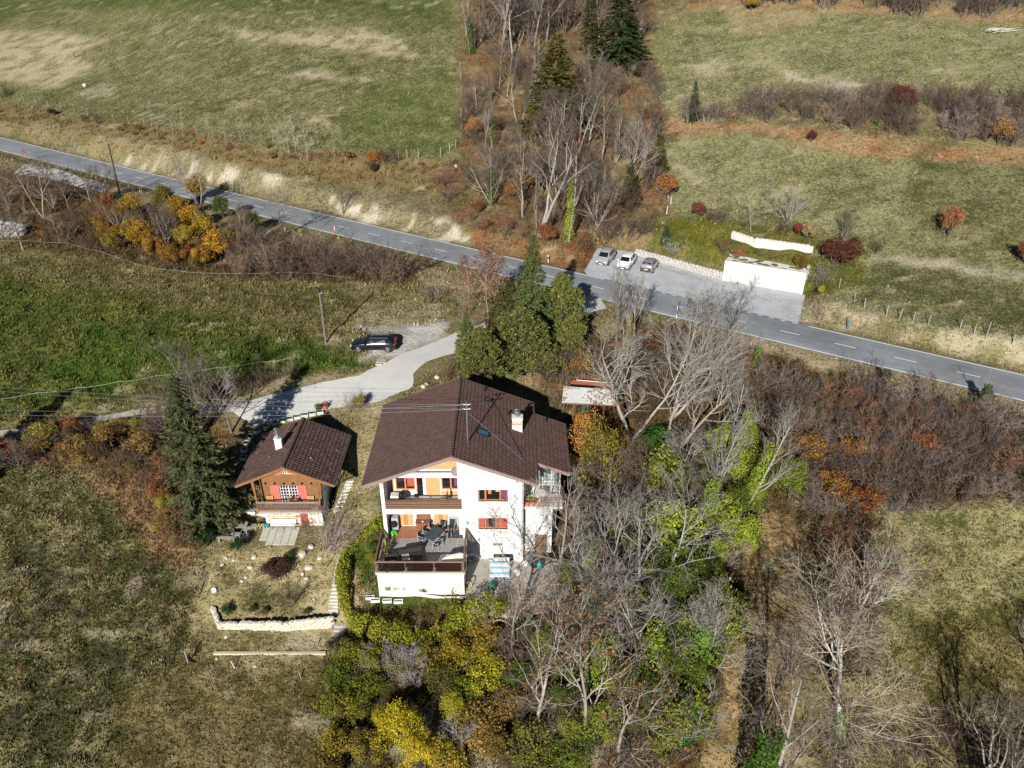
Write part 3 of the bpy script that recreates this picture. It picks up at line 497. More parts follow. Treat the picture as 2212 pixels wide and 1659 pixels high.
# ------------------------------------------------------------------ building helpers
def xzprism(b, poly, y0, y1, mi=0):
    n = len(poly); vs = [(p[0], y0, p[1]) for p in poly] + [(p[0], y1, p[1]) for p in poly]
    return b.add(vs, [tuple(range(n)), tuple(range(2 * n - 1, n - 1, -1))] + [(i, n + i, n + (i + 1) % n, (i + 1) % n) for i in range(n)], mi)
def wallxz(b, x0, x1, z0, z1, y0, y1, holes):
    xs = sorted({x0, x1, *[h[0] for h in holes], *[h[1] for h in holes]}); zs = sorted({z0, z1, *[h[2] for h in holes], *[h[3] for h in holes]})
    hol = lambda i, j: not (0 <= i < len(xs) - 1 and 0 <= j < len(zs) - 1) or any(h[0] <= (xs[i] + xs[i + 1]) / 2 <= h[1] and h[2] <= (zs[j] + zs[j + 1]) / 2 <= h[3] for h in holes)
    for i in range(len(xs) - 1):
        for j in range(len(zs) - 1):
            if hol(i, j): continue
            a, c, d, e = xs[i], xs[i + 1], zs[j], zs[j + 1]
            b.add([(a, y0, d), (c, y0, d), (c, y0, e), (a, y0, e)], [(0, 1, 2, 3)]); b.add([(a, y1, d), (c, y1, d), (c, y1, e), (a, y1, e)], [(3, 2, 1, 0)])
            if hol(i - 1, j): b.add([(a, y0, d), (a, y0, e), (a, y1, e), (a, y1, d)], [(0, 1, 2, 3)])
            if hol(i + 1, j): b.add([(c, y0, d), (c, y1, d), (c, y1, e), (c, y0, e)], [(0, 1, 2, 3)])
            if hol(i, j - 1): b.add([(a, y0, d), (a, y1, d), (c, y1, d), (c, y0, d)], [(0, 1, 2, 3)])
            if hol(i, j + 1): b.add([(a, y0, e), (c, y0, e), (c, y1, e), (a, y1, e)], [(0, 1, 2, 3)])
    return b
def roof_side(parent, ridge, eave, y0, y1, m_tile, name='roof_tiles', tw=.30, ex=.335, th=.22, seed=1):
    """one slope: ridge=(x,z), eave=(x,z), running y0..y1: a slab and its tiles in overlapping courses"""
    rx, rz = ridge; ex_, ez = eave; L = math.hypot(ex_ - rx, ez - rz); sx, sz = (ex_ - rx) / L, (ez - rz) / L; nx, nz = (-sz, sx) if sx > 0 else (sz, -sx)
    b = MB(); P = lambda s, n: (rx + sx * s + nx * n, rz + sz * s + nz * n)
    pl = [P(0, -th), P(L - .04, -th), P(L - .04, 0), P(0, 0)]
    if sx > 0: xzprism(b, pl, y0 + .02, y1 - .02)
    else: xzprism(b, pl[::-1], y0 + .02, y1 - .02)
    slab = b.obj('roof_slab', M_under, parent); r = random.Random(seed)
    nc = int(round((y1 - y0) / tw)); nr = int(round(L / ex)); w = (y1 - y0) / nc; e = L / nr; V = []; F = []
    for i in range(nr):
        for j in range(nc):
            s0, s1 = i * e - .03, (i + 1) * e + .035; ya, yb = y0 + j * w + .017, y0 + (j + 1) * w - .017; o = len(V); jt = r.uniform(-.006, .006)
            prof = ((0, 0), (.22, .032), (.78, .032), (1, 0))
            for s, lift in ((s0, .010), (s1, .062 + jt)):
                for q, h in prof: x, z = P(s, lift + h * (1 if s == s1 else .8)); V.append((x, ya + (yb - ya) * q, z))
            for q in (0, 1): x, z = P(s1, .0); V.append((x, ya + (yb - ya) * q, z))
            fs = [(0, 1, 5, 4), (1, 2, 6, 5), (2, 3, 7, 6), (4, 5, 6, 7, 9, 8)]
            F += [tuple(o + k for k in (f if sx < 0 else f[::-1])) for f in fs]
    t = MB().add(V, F).obj(name, m_tile, parent); t['kind'] = 'stuff'; return t
def ridge_caps(parent, x, z, y0, y1, m, r=.13):
    n = int((y1 - y0) / .36)
    for i in range(n):
        b = MB(); a = y0 + (y1 - y0) * i / n; c = y0 + (y1 - y0) * (i + 1) / n + .03; vs = []
        for y, k in ((a, 1.12), (c, .95)):
            for t in range(6): an = math.pi * t / 5; vs.append((x + math.cos(an) * r * k * 1.15, y, z + math.sin(an) * r * k * .8))
        b.add(vs, [(q, q + 1, q + 7, q + 6) for q in range(5)] + [(5, 4, 3, 2, 1, 0)]); b.obj('ridge_tile', m, parent)
def window(parent, x0, x1, z0, z1, y, splits, m_frame, fw=.085, sill=True, panes=None, depth=.09, name='window'):
    """frame at y (outer face) with panes set back; splits = fractions of the mullions"""
    b = MB(); f = fw
    b.box(x0, x0 + f, y, y + depth, z0, z1); b.box(x1 - f, x1, y, y + depth, z0, z1); b.box(x0 + f, x1 - f, y, y + depth, z0, z0 + f); b.box(x0 + f, x1 - f, y, y + depth, z1 - f, z1)
    ed = [x0 + f]
    for s in splits: xm = x0 + (x1 - x0) * s; b.box(xm - f * .75, xm + f * .75, y + .004, y + depth - .004, z0 + f, z1 - f); ed += [xm - f * .75, xm + f * .75]
    ed.append(x1 - f); w = b.obj(name, m_frame, parent)
    for i in range(0, len(ed), 2):
        q = MB().box(ed[i], ed[i + 1], y + depth * .45, y + depth * .6, z0 + f, z1 - f).obj('pane', M_glass, w)
    if sill: MB().box(x0 - .06, x1 + .06, y - .14, y + .02, z0 - .07, z0 - .004).obj('sill', M_whitep, w)
    return w
# ------------------------------------------------------------------ the large house
HX0, HX1, HYF, HYB = -10.4, .9, 48.5, 58.2; RX, RZ, KS = -4.55, 11.45, .394
def ru(x, t=.26): return RZ - KS * abs(x - RX) - t           # underside of the roof
house = thing('large_house', 'large white rendered house with brown tiled roof, loggia balconies and walled terrace', 'house', (RX, HYF, 0))
def hp(b, name, m, parent=None, smooth=False):
    """a part built in world coordinates, stored relative to the house's base"""
    o = b.obj(name, m, parent, smooth); return o
class _Off:                                                     # children are modelled in world metres; shift them to the empty's frame
    def __init__(s, root): s.root = root
    def fix(s):
        inv = s.root.matrix_basis.inverted()
        for o in list(s.root.children): o.matrix_parent_inverse = inv
def settle(root):
    M = Matrix.Translation(root.location) @ Matrix.Rotation(root.rotation_euler.z, 4, 'Z')
    for o in root.children: o.matrix_parent_inverse = M.inverted()
U1 = at_y(*z3(1255, 190), HYF); U2 = at_y(*z3(1575, 312), HYF); L1 = at_y(*z3(1258, 490), HYF); L2 = at_y(*z3(1572, 607), HYF); G1 = at_y(*z3(1415, 757), HYF); G2 = at_y(*z3(1510, 787), HYF)
b = MB()
b = wallxz(b, -4.0, HX1, -1.0, 9.0, HYF, HYF + .3, [(U1.x, U2.x, U2.z, U1.z), (L1.x, L2.x, L2.z, L1.z), (G1.x, G2.x, G2.z, G1.z)])
xzprism(b, [(-4.0, 9.0), (HX1, 9.0), (HX1, ru(HX1)), (-4.0, ru(-4.0))], HYF, HYF + .3)
hp(b, 'front_wall', M_white, house)
b = MB(); b.box(HX1 - .3, HX1, HYF + .3, HYB, -1, ru(HX1)); hp(b, 'side_wall', M_white, house)
b = MB(); b.box(HX0, HX0 + .28, HYF, HYB, -1, ru(HX0 + .28) + .02); hp(b, 'side_wall', M_white, house)
b = MB(); xzprism(b, [(HX0 + .28, -1), (HX1 - .3, -1), (HX1 - .3, ru(HX1) - .02), (RX, ru(RX) - .02), (HX0 + .28, ru(HX0) - .02)], HYB - .3, HYB); hp(b, 'rear_wall', M_white, house)
b = MB(); b.box(-4.3, -4.0, HYF + .3, 50.2, -1, ru(-4.3) - .02); hp(b, 'partition_wall', M_white, house)
b = MB(); b.box(HX0 + .28, -4.0, HYF - .001, 50.2, 4.92, 5.4); hp(b, 'balcony_slab', M_white, house)
# upper loggia back wall (pine boards, two windows, open door)
YU = 50.2
w1a, w1b = at_y(*z3(372, 70), YU), at_y(*z3(590, 186), YU); w2a, w2b = at_y(*z3(862, 70), YU), at_y(*z3(1070, 183), YU); d1a, d1b = at_y(*z3(603, 70), YU), at_y(*z3(712, 268), YU)
HZ = 7.75
b = MB(); wallxz(b, HX0 + .28, -4.3, 5.4, HZ + .35, YU, YU + .25, [(w1a.x, w1b.x, w1b.z, HZ), (w2a.x, w2b.x, w2b.z, HZ), (d1a.x, d1b.x, 5.45, HZ)])
bw = hp(b, 'back_wall', M_white, house)
# pine boards: gable triangle and the panel between door and window
def boards(parent, x0, x1, z0, ztop, y, h=.16, m=M_pine):
    z = z0
    while True:
        xa, xb = x0, x1; zt = min(z + h, 99)
        if ztop is not None:
            while xa < xb and ztop(xa) < zt: xa += .05
            while xb > xa and ztop(xb) < zt: xb -= .05
        if xb - xa < .15 or z > 12: break
        if ztop is None: break
        MB().box(xa, xb, y - .03, y - .001, z + .004, zt - .008).obj('pine_board', m, parent); z += h
boards(bw, HX0 + .3, -4.31, HZ + .36, lambda x: ru(x) - .03, YU + .1)
b = MB(); xzprism(b, [(HX0 + .3, HZ + .35), (-4.3, HZ + .35), (-4.3, ru(-4.3) - .03), (RX, ru(RX) - .03), (HX0 + .3, ru(HX0 + .3) - .03)], YU + .1, YU + .25); hp(b, 'gable_wall', M_pine, house)
for xa, xb in ((d1b.x + .1, w2a.x - .12), (HX0 + .5, w1a.x - .12)): boards(bw, xa, xb, 5.45, lambda x: HZ - .02, YU - .004)
for zz in np.arange(5.45, w2b.z - .3, .16): MB().box(w2a.x - .05, -4.32, YU - .032, YU - .003, zz + .004, zz + .152).obj('pine_board', M_pine, bw)
for a, c in ((w1a, w1b), (w2a, w2b)):
    w = window(house, a.x, c.x, c.z, HZ, YU + .02, (.5,), M_wood_lt, sill=True)
    bb = MB()
for x0, x1, m_, nm in ((w1a.x + .95, w1b.x - .1, M_redcl, 'curtain'), (w2a.x + 1.02, w2a.x + 1.3, M_purple, 'curtain')):
    MB().box(x0, x1, YU + .045, YU + .057, w1b.z + .3, HZ - .09).obj(nm, m_, house)
b = MB().box(d1a.x, d1b.x, YU + .14, YU + .17, 5.45, HZ); hp(b, 'glass_door', M_glass, house)
b = MB().box(d1a.x + .45, d1a.x + 1.05, YU + .09, YU + .12, 5.5, HZ - .1); hp(b, 'door_curtain', M_cloth, house)
b = MB(); b.box(d1a.x - .08, d1a.x, YU - .02, YU + .12, 5.45, HZ); b.box(d1b.x, d1b.x + .08, YU - .02, YU + .12, 5.45, HZ); hp(b, 'door_frame', M_wood_lt, house)
# retracted awning: white cassette with a scalloped valance
b = MB(); xa, xb = HX0 + .9, -4.05
b.box(xa, xb, 49.55, 49.75, 7.93, 8.16)
n = 26
for i in range(n):
    x = xa + (xb - xa) * (i + .5) / n; hw = (xb - xa) / n / 2
    b.add([(x - hw, 49.54, 7.93), (x + hw, 49.54, 7.93), (x + hw, 49.54, 7.82), (x + hw * .5, 49.54, 7.76), (x - hw * .5, 49.54, 7.76), (x - hw, 49.54, 7.82)], [(5, 4, 3, 2, 1, 0)])
hp(b, 'awning', M_cloth, house)
# balcony rail: three boards on posts, a cap board
rl = hp(MB().box(HX0 + .28, -4.01, HYF + .03, HYF + .09, 5.39, 5.44), 'balcony_rail', M_wood, house)
for x in np.linspace(HX0 + .33, -4.07, 5): MB().box(x - .04, x + .04, HYF + .03, HYF + .09, 5.445, 6.248).obj('post', M_wood, rl)
for z in (5.47, 5.72, 5.97): MB().box(HX0 + .28, -4.01, HYF - .02, HYF + .028, z, z + .17).obj('board', M_wood, rl)
MB().box(HX0 + .28, -4.01, HYF - .06, HYF + .12, 6.25, 6.31).obj('cap_board', M_wood, rl)
# lower loggia
YL = 49.9
s1a, s1b = at_y(*z3(410, 455), YL), at_y(*z3(570, 562), YL); s2a, s2b = at_y(*z3(780, 455), YL), at_y(*z3(940, 562), YL)
b = MB().box(HX0 + .28, -4.3, YL, YL + .3, -1, 4.92); hp(b, 'loggia_wall', M_white, house)
for a, c in ((s1a, s1b), (s2a, s2b)):
    for q in (0, 1):
        xa = a.x + (c.x - a.x) * (.5 * q) + .015; xb = a.x + (c.x - a.x) * (.5 + .5 * q) - .015
        sh = MB().box(xa, xb, YL - .07, YL - .002, 2.62, 4.72).obj('shutter', M_pine, house)
        MB().box(xa + (.02 if q else xb - xa - .16), xa + (.14 if q else xb - xa - .04), YL - .09, YL - .071, 2.66, 4.68).obj('stile', M_wood_lt, sh)
p = at_y(*z3(945, 500), YL); b = MB().box(p.x, -4.31, YL - .05, YL - .002, 2.5, 3.55); hp(b, 'blue_grey_panel', M_greypl, house)
# terrace: walls, slab edge, deck boards and crazy paving
TX0, TX1, TY0 = -10.55, -3.72, 44.5
b = MB(); b.box(TX0 + .05, TX1 - .02, TY0 + .05, TY0 + .3, -2.2, 2.25); b.box(TX0 + .05, TX0 + .3, TY0 + .3, HYF + .2, -2.2, 2.25); b.box(TX1 - .27, TX1 - .02, TY0 + .3, HYF - .002, -2.2, 2.25); b.box(TX0 + .3, TX1 - .27, TY0 + .3, YL, 2.0, 2.25)
tw = hp(b, 'terrace_wall', M_dirtywhite, house)
b = MB(); b.box(TX0 - .05, TX1 + .06, TY0 - .06, HYF - .003, 2.252, 2.46); b.box(HX0 + .29, -4.31, HYF - .003, YL - .002, 2.3, 2.44); tf = hp(b, 'terrace_floor', M_joint, house)
ysplit = 48.35
for i, y in enumerate(np.arange(ysplit + .02, YL - .03, .145)): MB().box(HX0 + .32, -4.02, y, y + .135, 2.465, 2.505).obj('deck_board', M_deck, tf)
def shrink(poly, d):
    c = sum((Vector(p) for p in poly), Vector((0, 0))) / len(poly); out = []
    for p in poly:
        q = Vector(p) - c; L = q.length; out.append(tuple(c + q * max(.2, (L - d) / L)))
    return out
def clip(poly, n, c):
    out = []
    for i in range(len(poly)):
        a, b_ = poly[i], poly[(i + 1) % len(poly)]; da = a[0] * n[0] + a[1] * n[1] - c; db = b_[0] * n[0] + b_[1] * n[1] - c
        if da <= 0: out.append(a)
        if da * db < 0: t = da / (da - db); out.append((a[0] + (b_[0] - a[0]) * t, a[1] + (b_[1] - a[1]) * t))
    return out
def voronoi(x0, x1, y0, y1, n, r, jit=.38):
    nx = max(1, int(math.sqrt(n * (x1 - x0) / (y1 - y0)))); ny = max(1, int(n / nx)); pts = [(x0 + (x1 - x0) * (i + .5 + r.uniform(-jit, jit)) / nx, y0 + (y1 - y0) * (j + .5 + r.uniform(-jit, jit)) / ny) for i in range(nx) for j in range(ny)]
    cells = []
    for i, p in enumerate(pts):
        poly = [(x0, y0), (x1, y0), (x1, y1), (x0, y1)]
        for j, q in enumerate(pts):
            if i != j and poly: nn = (q[0] - p[0], q[1] - p[1]); poly = clip(poly, nn, nn[0] * (p[0] + q[0]) / 2 + nn[1] * (p[1] + q[1]) / 2)
        if len(poly) > 2: cells.append(poly)
    return cells
for c in voronoi(TX0 + .1, TX1 - .1, TY0 + .1, ysplit, 66, random.Random(4)):
    MB().prism(shrink(c, .035), 2.44, 2.474 + rng.random() * .012).obj('flagstone', M_flag, tf)
# terrace railing: brown posts, pale cap rail, smoked panels on three sides
def railing(parent, p0, p1, z0, z1, n, m_post, m_cap, m_pan, name='terrace_railing', capw=.06):
    b = MB(); p0, p1 = Vector((*p0, 0)), Vector((*p1, 0)); d = (p1 - p0).normalized(); nn = Vector((-d.y, d.x, 0))
    for i in range(n + 1): q = p0.lerp(p1, i / n); b.tube([(q.x, q.y, z0), (q.x, q.y, z1)], .034, 6)
    r = b.obj(name, m_post, parent)
    b = MB(); q0, q1 = p0 - d * .05, p1 + d * .05
    b.prism([tuple((q0 + nn * capw)[:2]), tuple((q0 - nn * capw)[:2]), tuple((q1 - nn * capw)[:2]), tuple((q1 + nn * capw)[:2])], z1, z1 + .06); b.obj('handrail', m_cap, r)
    for i in range(n):
        a, c = p0.lerp(p1, (i + .06) / n), p0.lerp(p1, (i + .94) / n); MB().prism([tuple((a + nn * .012)[:2]), tuple((a - nn * .012)[:2]), tuple((c - nn * .012)[:2]), tuple((c + nn * .012)[:2])], z0 + .08, z1 - .03).obj('smoked_panel', m_pan, r)
    return r
railing(house, (TX0 + .1, TY0), (TX1 - .08, TY0), 2.46, 3.5, 3, M_wood, M_barge, M_tint)
railing(house, (TX0 + .02, TY0 + .12), (TX0 + .02, HYF - .15), 2.46, 3.5, 3, M_wood, M_wood, M_tint)
railing(house, (TX1, TY0 + .12), (TX1, HYF - .1), 2.46, 3.5, 3, M_wood, M_wood, M_tint)
# right-hand facade windows
for a, c, z0_, z1_ in ((U1, U2, U2.z, U1.z), (L1, L2, L2.z, L1.z)): window(house, a.x + .004, c.x - .004, z0_ + .004, z1_ - .004, HYF + .12, (.24, .74), M_wood_lt)
w = U2.x - U1.x
for x0, x1, zz, m_ in ((U1.x + w * .33, U1.x + w * .44, U1.z - .5, M_wood_lt), (U1.x + w * .78, U1.x + w * .96, U2.z + .1, M_purple), (U1.x + w * .58, U1.x + w * .74, U1.z - .28, M_tan)): MB().box(x0, x1, HYF + .138, HYF + .152, zz, U1.z - .09).obj('curtain', m_, house)
for f0, f1 in ((.04, .2), (.3, .34), (.56, .7), (.77, .96)): MB().box(L1.x + w * f0, L1.x + w * f1, HYF + .138, HYF + .152, L2.z + .1, L1.z - .09).obj('curtain', M_redcl, house)
MB().box(G1.x, G2.x, HYF + .1, HYF + .12, G2.z, G1.z).obj('cellar_vent', M_wood, house)
for zx, zy in ((1138, 535), (1262, 712)):
    p = at_y(*z3(zx, zy), HYF); MB().lathe([(.09, 0), (.12, .08), (.1, .2), (.03, .26)], 10, (p.x, HYF - .13, p.z - .1)).obj('wall_lamp', M_greypl, house)
# satellite dish in the gable
p = at_y(*z1(778, 742), 49.3); b = MB()
Md = Matrix.Translation((p.x, 49.3, p.z)) @ Matrix.Rotation(R_(78), 4, 'X')
b.lathe([(.02, .0), (.2, .02), (.34, .07), (.42, .12), (.42, .135), (.33, .085), (.02, .015)], 18, (0, 0, 0), 0, Md); b.tube([(p.x, 49.35, p.z), (p.x, 49.35, p.z - .35), (p.x, 50.2, p.z - .35)], .03, 6); b.tube([(p.x, 49.25, p.z - .3), (p.x, 48.8, p.z - .05)], .02, 5)
hp(b, 'satellite_dish', M_barge, house)
# roof
YF, YB = 47.2, 59.15
roof = hp(MB().box(RX - .1, RX + .1, YF + .3, YB - .3, RZ - .45, RZ - .28), 'roof', M_wood, house)
roof_side(roof, (RX, RZ), (-11.45, RZ - KS * 6.9), YF, YB, M_tile, seed=1); roof_side(roof, (RX, RZ), (1.92, RZ - KS * 6.47), YF, YB, M_tile, seed=2)
roof_side(roof, (2.0, RZ - KS * 6.55 - .004), (4.62, RZ - KS * 9.17), 50.0, 57.4, M_tile, seed=3)
ridge_caps(roof, RX, RZ + .05, YF, YB, M_tile)
def barge(x0, x1, y, nm='barge_board', h=.30, side=-1):
    b = MB(); t = .05; f = lambda x: RZ - KS * abs(x - RX) + .05
    xzprism(b, [(x0, f(x0) - h), (x1, f(x1) - h), (x1, f(x1)), (x0, f(x0))], y - (t if side < 0 else 0), y + (0 if side < 0 else t)); b.obj(nm, M_barge, roof)
barge(-11.45, RX, YF); barge(RX, 1.95, YF); barge(2.0, 4.62, 50.0); barge(-11.45, RX, YB, side=1); barge(RX, 1.95, YB, side=1)
for x, y0, y1 in ((-11.47, YF, YB), (1.94, YF, 49.95), (4.64, 50, 57.4)):
    z = RZ - KS * abs(x - RX); MB().tube([(x + (.06 if x > 0 else -.06), y0, z - .08), (x + (.06 if x > 0 else -.06), y1, z - .08)], .075, 8).obj('gutter', M_barge, roof)
for x in (-9.9, RX, .4): MB().box(x - .09, x + .09, YF + .03, HYF + .3, ru(x) - .22, ru(x) - .004).obj('purlin', M_wood_lt, roof)
# things on the right slope
def on_roof(u, v):
    r = ray(u, v); t = (RZ + KS * RX - CAMZ + .06) / (r[2] + KS * r[0]); return Vector((r[0] * t, r[1] * t, CAMZ + r[2] * t))
Mr = Matrix.Rotation(math.atan(KS), 4, 'Y')
def skylight(c, lx, ly, nm='skylight'):
    M = Matrix.Translation(c) @ Mr; b = MB(); a, d, f = lx / 2, ly / 2, .07
    b.box(-a, a, -d, -d + f, -.02, .1, 0, M); b.box(-a, a, d - f, d, -.02, .1, 0, M); b.box(-a, -a + f, -d + f, d - f, -.02, .1, 0, M); b.box(a - f, a, -d + f, d - f, -.02, .1, 0, M)
    o = b.obj(nm, M_dkmetal, roof); MB().box(-a + f, a - f, -d + f, d - f, .02, .06, 0, M).obj('pane', M_glassblue, o)
M_glassblue = mat('skylight_glass', (.05, .16, .19), .08, .1, spec=.8)
skylight(on_roof(*z1(955, 490)), 1.05, .85); skylight(on_roof(*z1(992, 270)), .75, .5)
cb = on_roof(*z1(1186, 462)); b = MB()
b.box(cb.x - .42, cb.x + .42, cb.y - .3, cb.y + .34, cb.z - .5, cb.z + 1.15); b.box(cb.x - .46, cb.x + .46, cb.y - .34, cb.y + .38, cb.z + 1.15, cb.z + 1.24)
ch = b.obj('chimney', M_dirtywhite, roof)
b = MB(); b.box(cb.x - .45, cb.x + .45, cb.y - .345, cb.y - .335, cb.z + .62, cb.z + .70); b.box(cb.x - .45, cb.x + .45, cb.y - .345, cb.y - .335, cb.z + .78, cb.z + .86); b.obj('vent_slot', M_terra, ch)
b = MB(); b.lathe([(.2, 0), (.2, .25), (.3, .3), (.3, .34), (.02, .5)], 12, (cb.x, cb.y, cb.z + 1.24)); b.tube([(cb.x - .05, cb.y, cb.z + 1.5), (cb.x - .2, cb.y, cb.z + 1.9), (cb.x + .05, cb.y - .1, cb.z + 2.0)], .07, 6); b.obj('chimney_cowl', M_steel, ch)
for zz in ((1128, 368), (968, 205), (1378, 412)):
    c = on_roof(*z1(*zz)); MB().tube([c + Vector((0, 0, -.1)), c + Vector((0, 0, .38))], .07, 8).obj('vent_pipe', M_dkmetal, roof)
mb_ = on_roof(*z1(855, 550)); mt = at_y(*z1(838, 280), mb_.y)
b = MB().tube([mb_ - Vector((0, 0, .3)), (mb_.x, mb_.y, mt.z)], .05, 8)
for dz in (.1, .5): b.tube([(mb_.x - .28, mb_.y, mt.z - dz - .15), (mb_.x + .28, mb_.y, mt.z - dz - .15)], .022, 5)
for dz in (.25, .65): b.lathe([(.06, -.06), (.08, 0), (.05, .06)], 8, (mb_.x - .28, mb_.y, mt.z - dz + .06)); b.lathe([(.06, -.06), (.08, 0), (.05, .06)], 8, (mb_.x + .28, mb_.y, mt.z - dz + .06))
mast = b.obj('service_mast', M_steel, roof); gy_ = on_roof(*z1(1245, 685))
MB().tube([(mb_.x, mb_.y, mt.z - .9), gy_], .018, 4).obj('guy_wire', M_steel, mast)
# extension with glazed balcony on the right
b = MB(); b.box(.9, 3.75, 51.1, 56.8, -.5, 5.2); xzprism(b, [(.9, 5.2), (3.75, 5.2), (3.75, ru(3.75) - .03), (.9, ru(.9) - .03)], 52.2, 56.8); hp(b, 'annexe_wall', M_white, house)
b = MB(); b.box(.905, 3.3, 49.3, 51.1, -.5, 5.1); hp(b, 'annexe_base', M_white, house)
b = MB(); b.box(.905, 4.1, 48.9, 52.2, 5.1, 5.3); hp(b, 'annexe_slab', M_dirtywhite, house)
gl = MB()
for x in (.98, 1.75, 2.5, 3.2, 3.9): gl.box(x - .03, x + .03, 50.55, 50.61, 5.3, ru(x) - .1)
gl.box(.95, 3.95, 50.55, 50.61, 6.3, 6.36); g = hp(gl, 'conservatory_frame', M_whitep, house)
for i, (xa, xb) in enumerate(((1.01, 1.72), (1.78, 2.47), (2.53, 3.17), (3.23, 3.87))): MB().box(xa, xb, 50.57, 50.59, 6.36, ru(xb) - .14).obj('pane', M_clear, g)
MB().box(1.15, 1.75, 52.15, 52.2, 5.3, 7.3).obj('balcony_door', M_wood_lt, house); MB().box(2.3, 2.32, 50.9, 52.1, 5.3, 7.6).obj('curtain', M_cloth, house); MB().box(2.75, 3.7, 52.1, 52.19, 5.9, 7.4).obj('shutter', M_cloth, house)
b = MB()
for i in range(9): x = .95 + i * .39; b.tube([(x, 48.95, 5.3), (x, 48.95, 6.2)], .018, 5)
b.tube([(.92, 48.95, 6.2), (4.1, 48.95, 6.2)], .03, 6); b.tube([(.92, 48.95, 5.75), (4.1, 48.95, 5.75)], .02, 6); b.tube([(4.08, 48.95, 6.2), (4.08, 50.5, 6.2)], .03, 6); hp(b, 'annexe_railing', M_rust, house)
b = MB().box(1.9, 2.9, 49.27, 49.298, .1, 2.1); hp(b, 'cellar_door', M_wood, house)
b = MB().tube([(HX1 - .12, HYF - .08, 9.0), (HX1 - .12, HYF - .08, .1)], .05, 8); hp(b, 'downpipe', M_dirtywhite, house)
settle(house)

# ------------------------------------------------------------------ the small chalet
CX, CZ, CK = -18.7, 7.68, .445; CY0, CY1 = 51.0, 58.45
chal = thing('small_chalet', 'small larch clad chalet with brown tiled roof, red shutters and wooden balcony', 'chalet', (CX, 52, 1))
cu = lambda x, t=.24: CZ - CK * abs(x - CX) - t
WX0, WX1, WY, DZ = -21.25, -16.15, 52.15, 3.1
b = MB(); b.box(WX0 + .1, WX1 - .1, 51.65, 57.7, .3, 2.86); b.obj('stone_base', M_dirtywhite, chal)
b = MB(); b.box(WX1 - .12, WX1, 52.3, 57.8, .3, cu(WX1) - .02); b.box(WX0, WX0 + .12, 52.3, 57.8, .3, cu(WX0) - .02); xzprism(b, [(WX0 + .12, 2.86), (WX1 - .12, 2.86), (WX1 - .12, cu(WX1) - .03), (CX, cu(CX) - .03), (WX0 + .12, cu(WX0) - .03)], 57.5, 57.8); b.obj('side_wall', M_white, chal)
dA = at_y(*z2(745, 880), WY); dB = at_y(*z2(940, 1040), WY); tA = at_y(*z2(765, 735), WY); tB = at_y(*z2(868, 775), WY)
DX0, DX1, DZT = dA.x, dB.x, dA.z; TZ0 = tB.z; TX_0, TX_1 = tA.x, tB.x
b = MB(); wallxz(b, WX0, WX1, DZ, DZT + .55, WY + .03, WY + .2, [(DX0, DX1, DZ, DZT)]); xzprism(b, [(WX0, DZT + .55), (WX1, DZT + .55), (WX1, cu(WX1) - .02), (CX, cu(CX) - .02), (WX0, cu(WX0) - .02)] if cu(WX1) > DZT + .6 else [(WX0, DZT + .55), (WX1, DZT + .55), (CX, cu(CX) - .02)], WY + .03, WY + .2)
fw = b.obj('front_wall', M_larch, chal)
z = DZ
while z < CZ - .3:
    h = .155; xa, xb = WX0, WX1
    while xa < CX and cu(xa) - .02 < z + h: xa += .04
    while xb > CX and cu(xb) - .02 < z + h: xb -= .04
    segs = [(xa, xb)]
    if z + h * .5 < DZT: segs = [(xa, DX0), (DX1, xb)]
    elif z + h > TZ0 and z < cu(CX) - .2: segs = [(xa, min(TX_0, xb)), (max(TX_1, xa), xb)]
    for p, q in segs:
        if q - p > .1: MB().box(p, q, WY, WY + .029, z + .003, z + h - .008).obj('plank', M_larch, fw)
    z += h
# lattice double door, gable window, shutters
def lattice(parent, x0, x1, z0, z1, y, nx, nz, name, m=M_whitep, leaves=2):
    b = MB(); n = nx * leaves
    for i in range(n + 1): x = x0 + (x1 - x0) * i / n; hw = .045 if i % nx == 0 else .022; b.box(max(x0, x - hw), min(x1, x + hw), y, y + .05, z0, z1)
    for j in range(nz + 1): zz = z0 + (z1 - z0) * j / nz; hw = .04 if j in (0, nz) else .022; b.box(x0, x1, y + .004, y + .046, max(z0, zz - hw), min(z1, zz + hw))
    o = b.obj(name, m, parent); MB().box(x0 + .02, x1 - .02, y + .03, y + .04, z0 + .02, z1 - .02).obj('pane', M_glass, o); return o
lattice(chal, DX0 + .02, DX1 - .02, DZ + .02, DZT - .02, WY + .02, 3, 6, 'lattice_door'); lattice(chal, TX_0 + .01, TX_1 - .01, TZ0 + .01, min(TZ0 + .75, cu(CX) - .12), WY + .01, 2, 2, 'gable_window')
for xa, xb in ((DX0 - .78, DX0 - .02), (DX1 + .02, DX1 + .78)): 
    s_ = MB().box(xa, xb, WY - .06, WY - .01, DZ + .1, DZT + .02).obj('shutter', M_red, chal)
    for zz in (DZ + .4, DZT - .35): MB().box(xa + .04, xb - .04, WY - .075, WY - .061, zz, zz + .09).obj('batten', M_red, s_)
for xa, xb in ((TX_0 - .55, TX_0 - .02), (TX_1 + .02, TX_1 + .5)): MB().box(xa, xb, WY - .05, WY - .01, TZ0 - .05, TZ0 + .42).obj('shutter', M_red, chal)
for zx in (616, 703, 790, 876, 962, 1048):
    p = at_y(*z2(zx, 855), WY); MB().box(p.x - .05, p.x + .05, WY - .2, WY - .005, p.z - .07, p.z + .06).obj('joist_end', M_dkwood, chal)
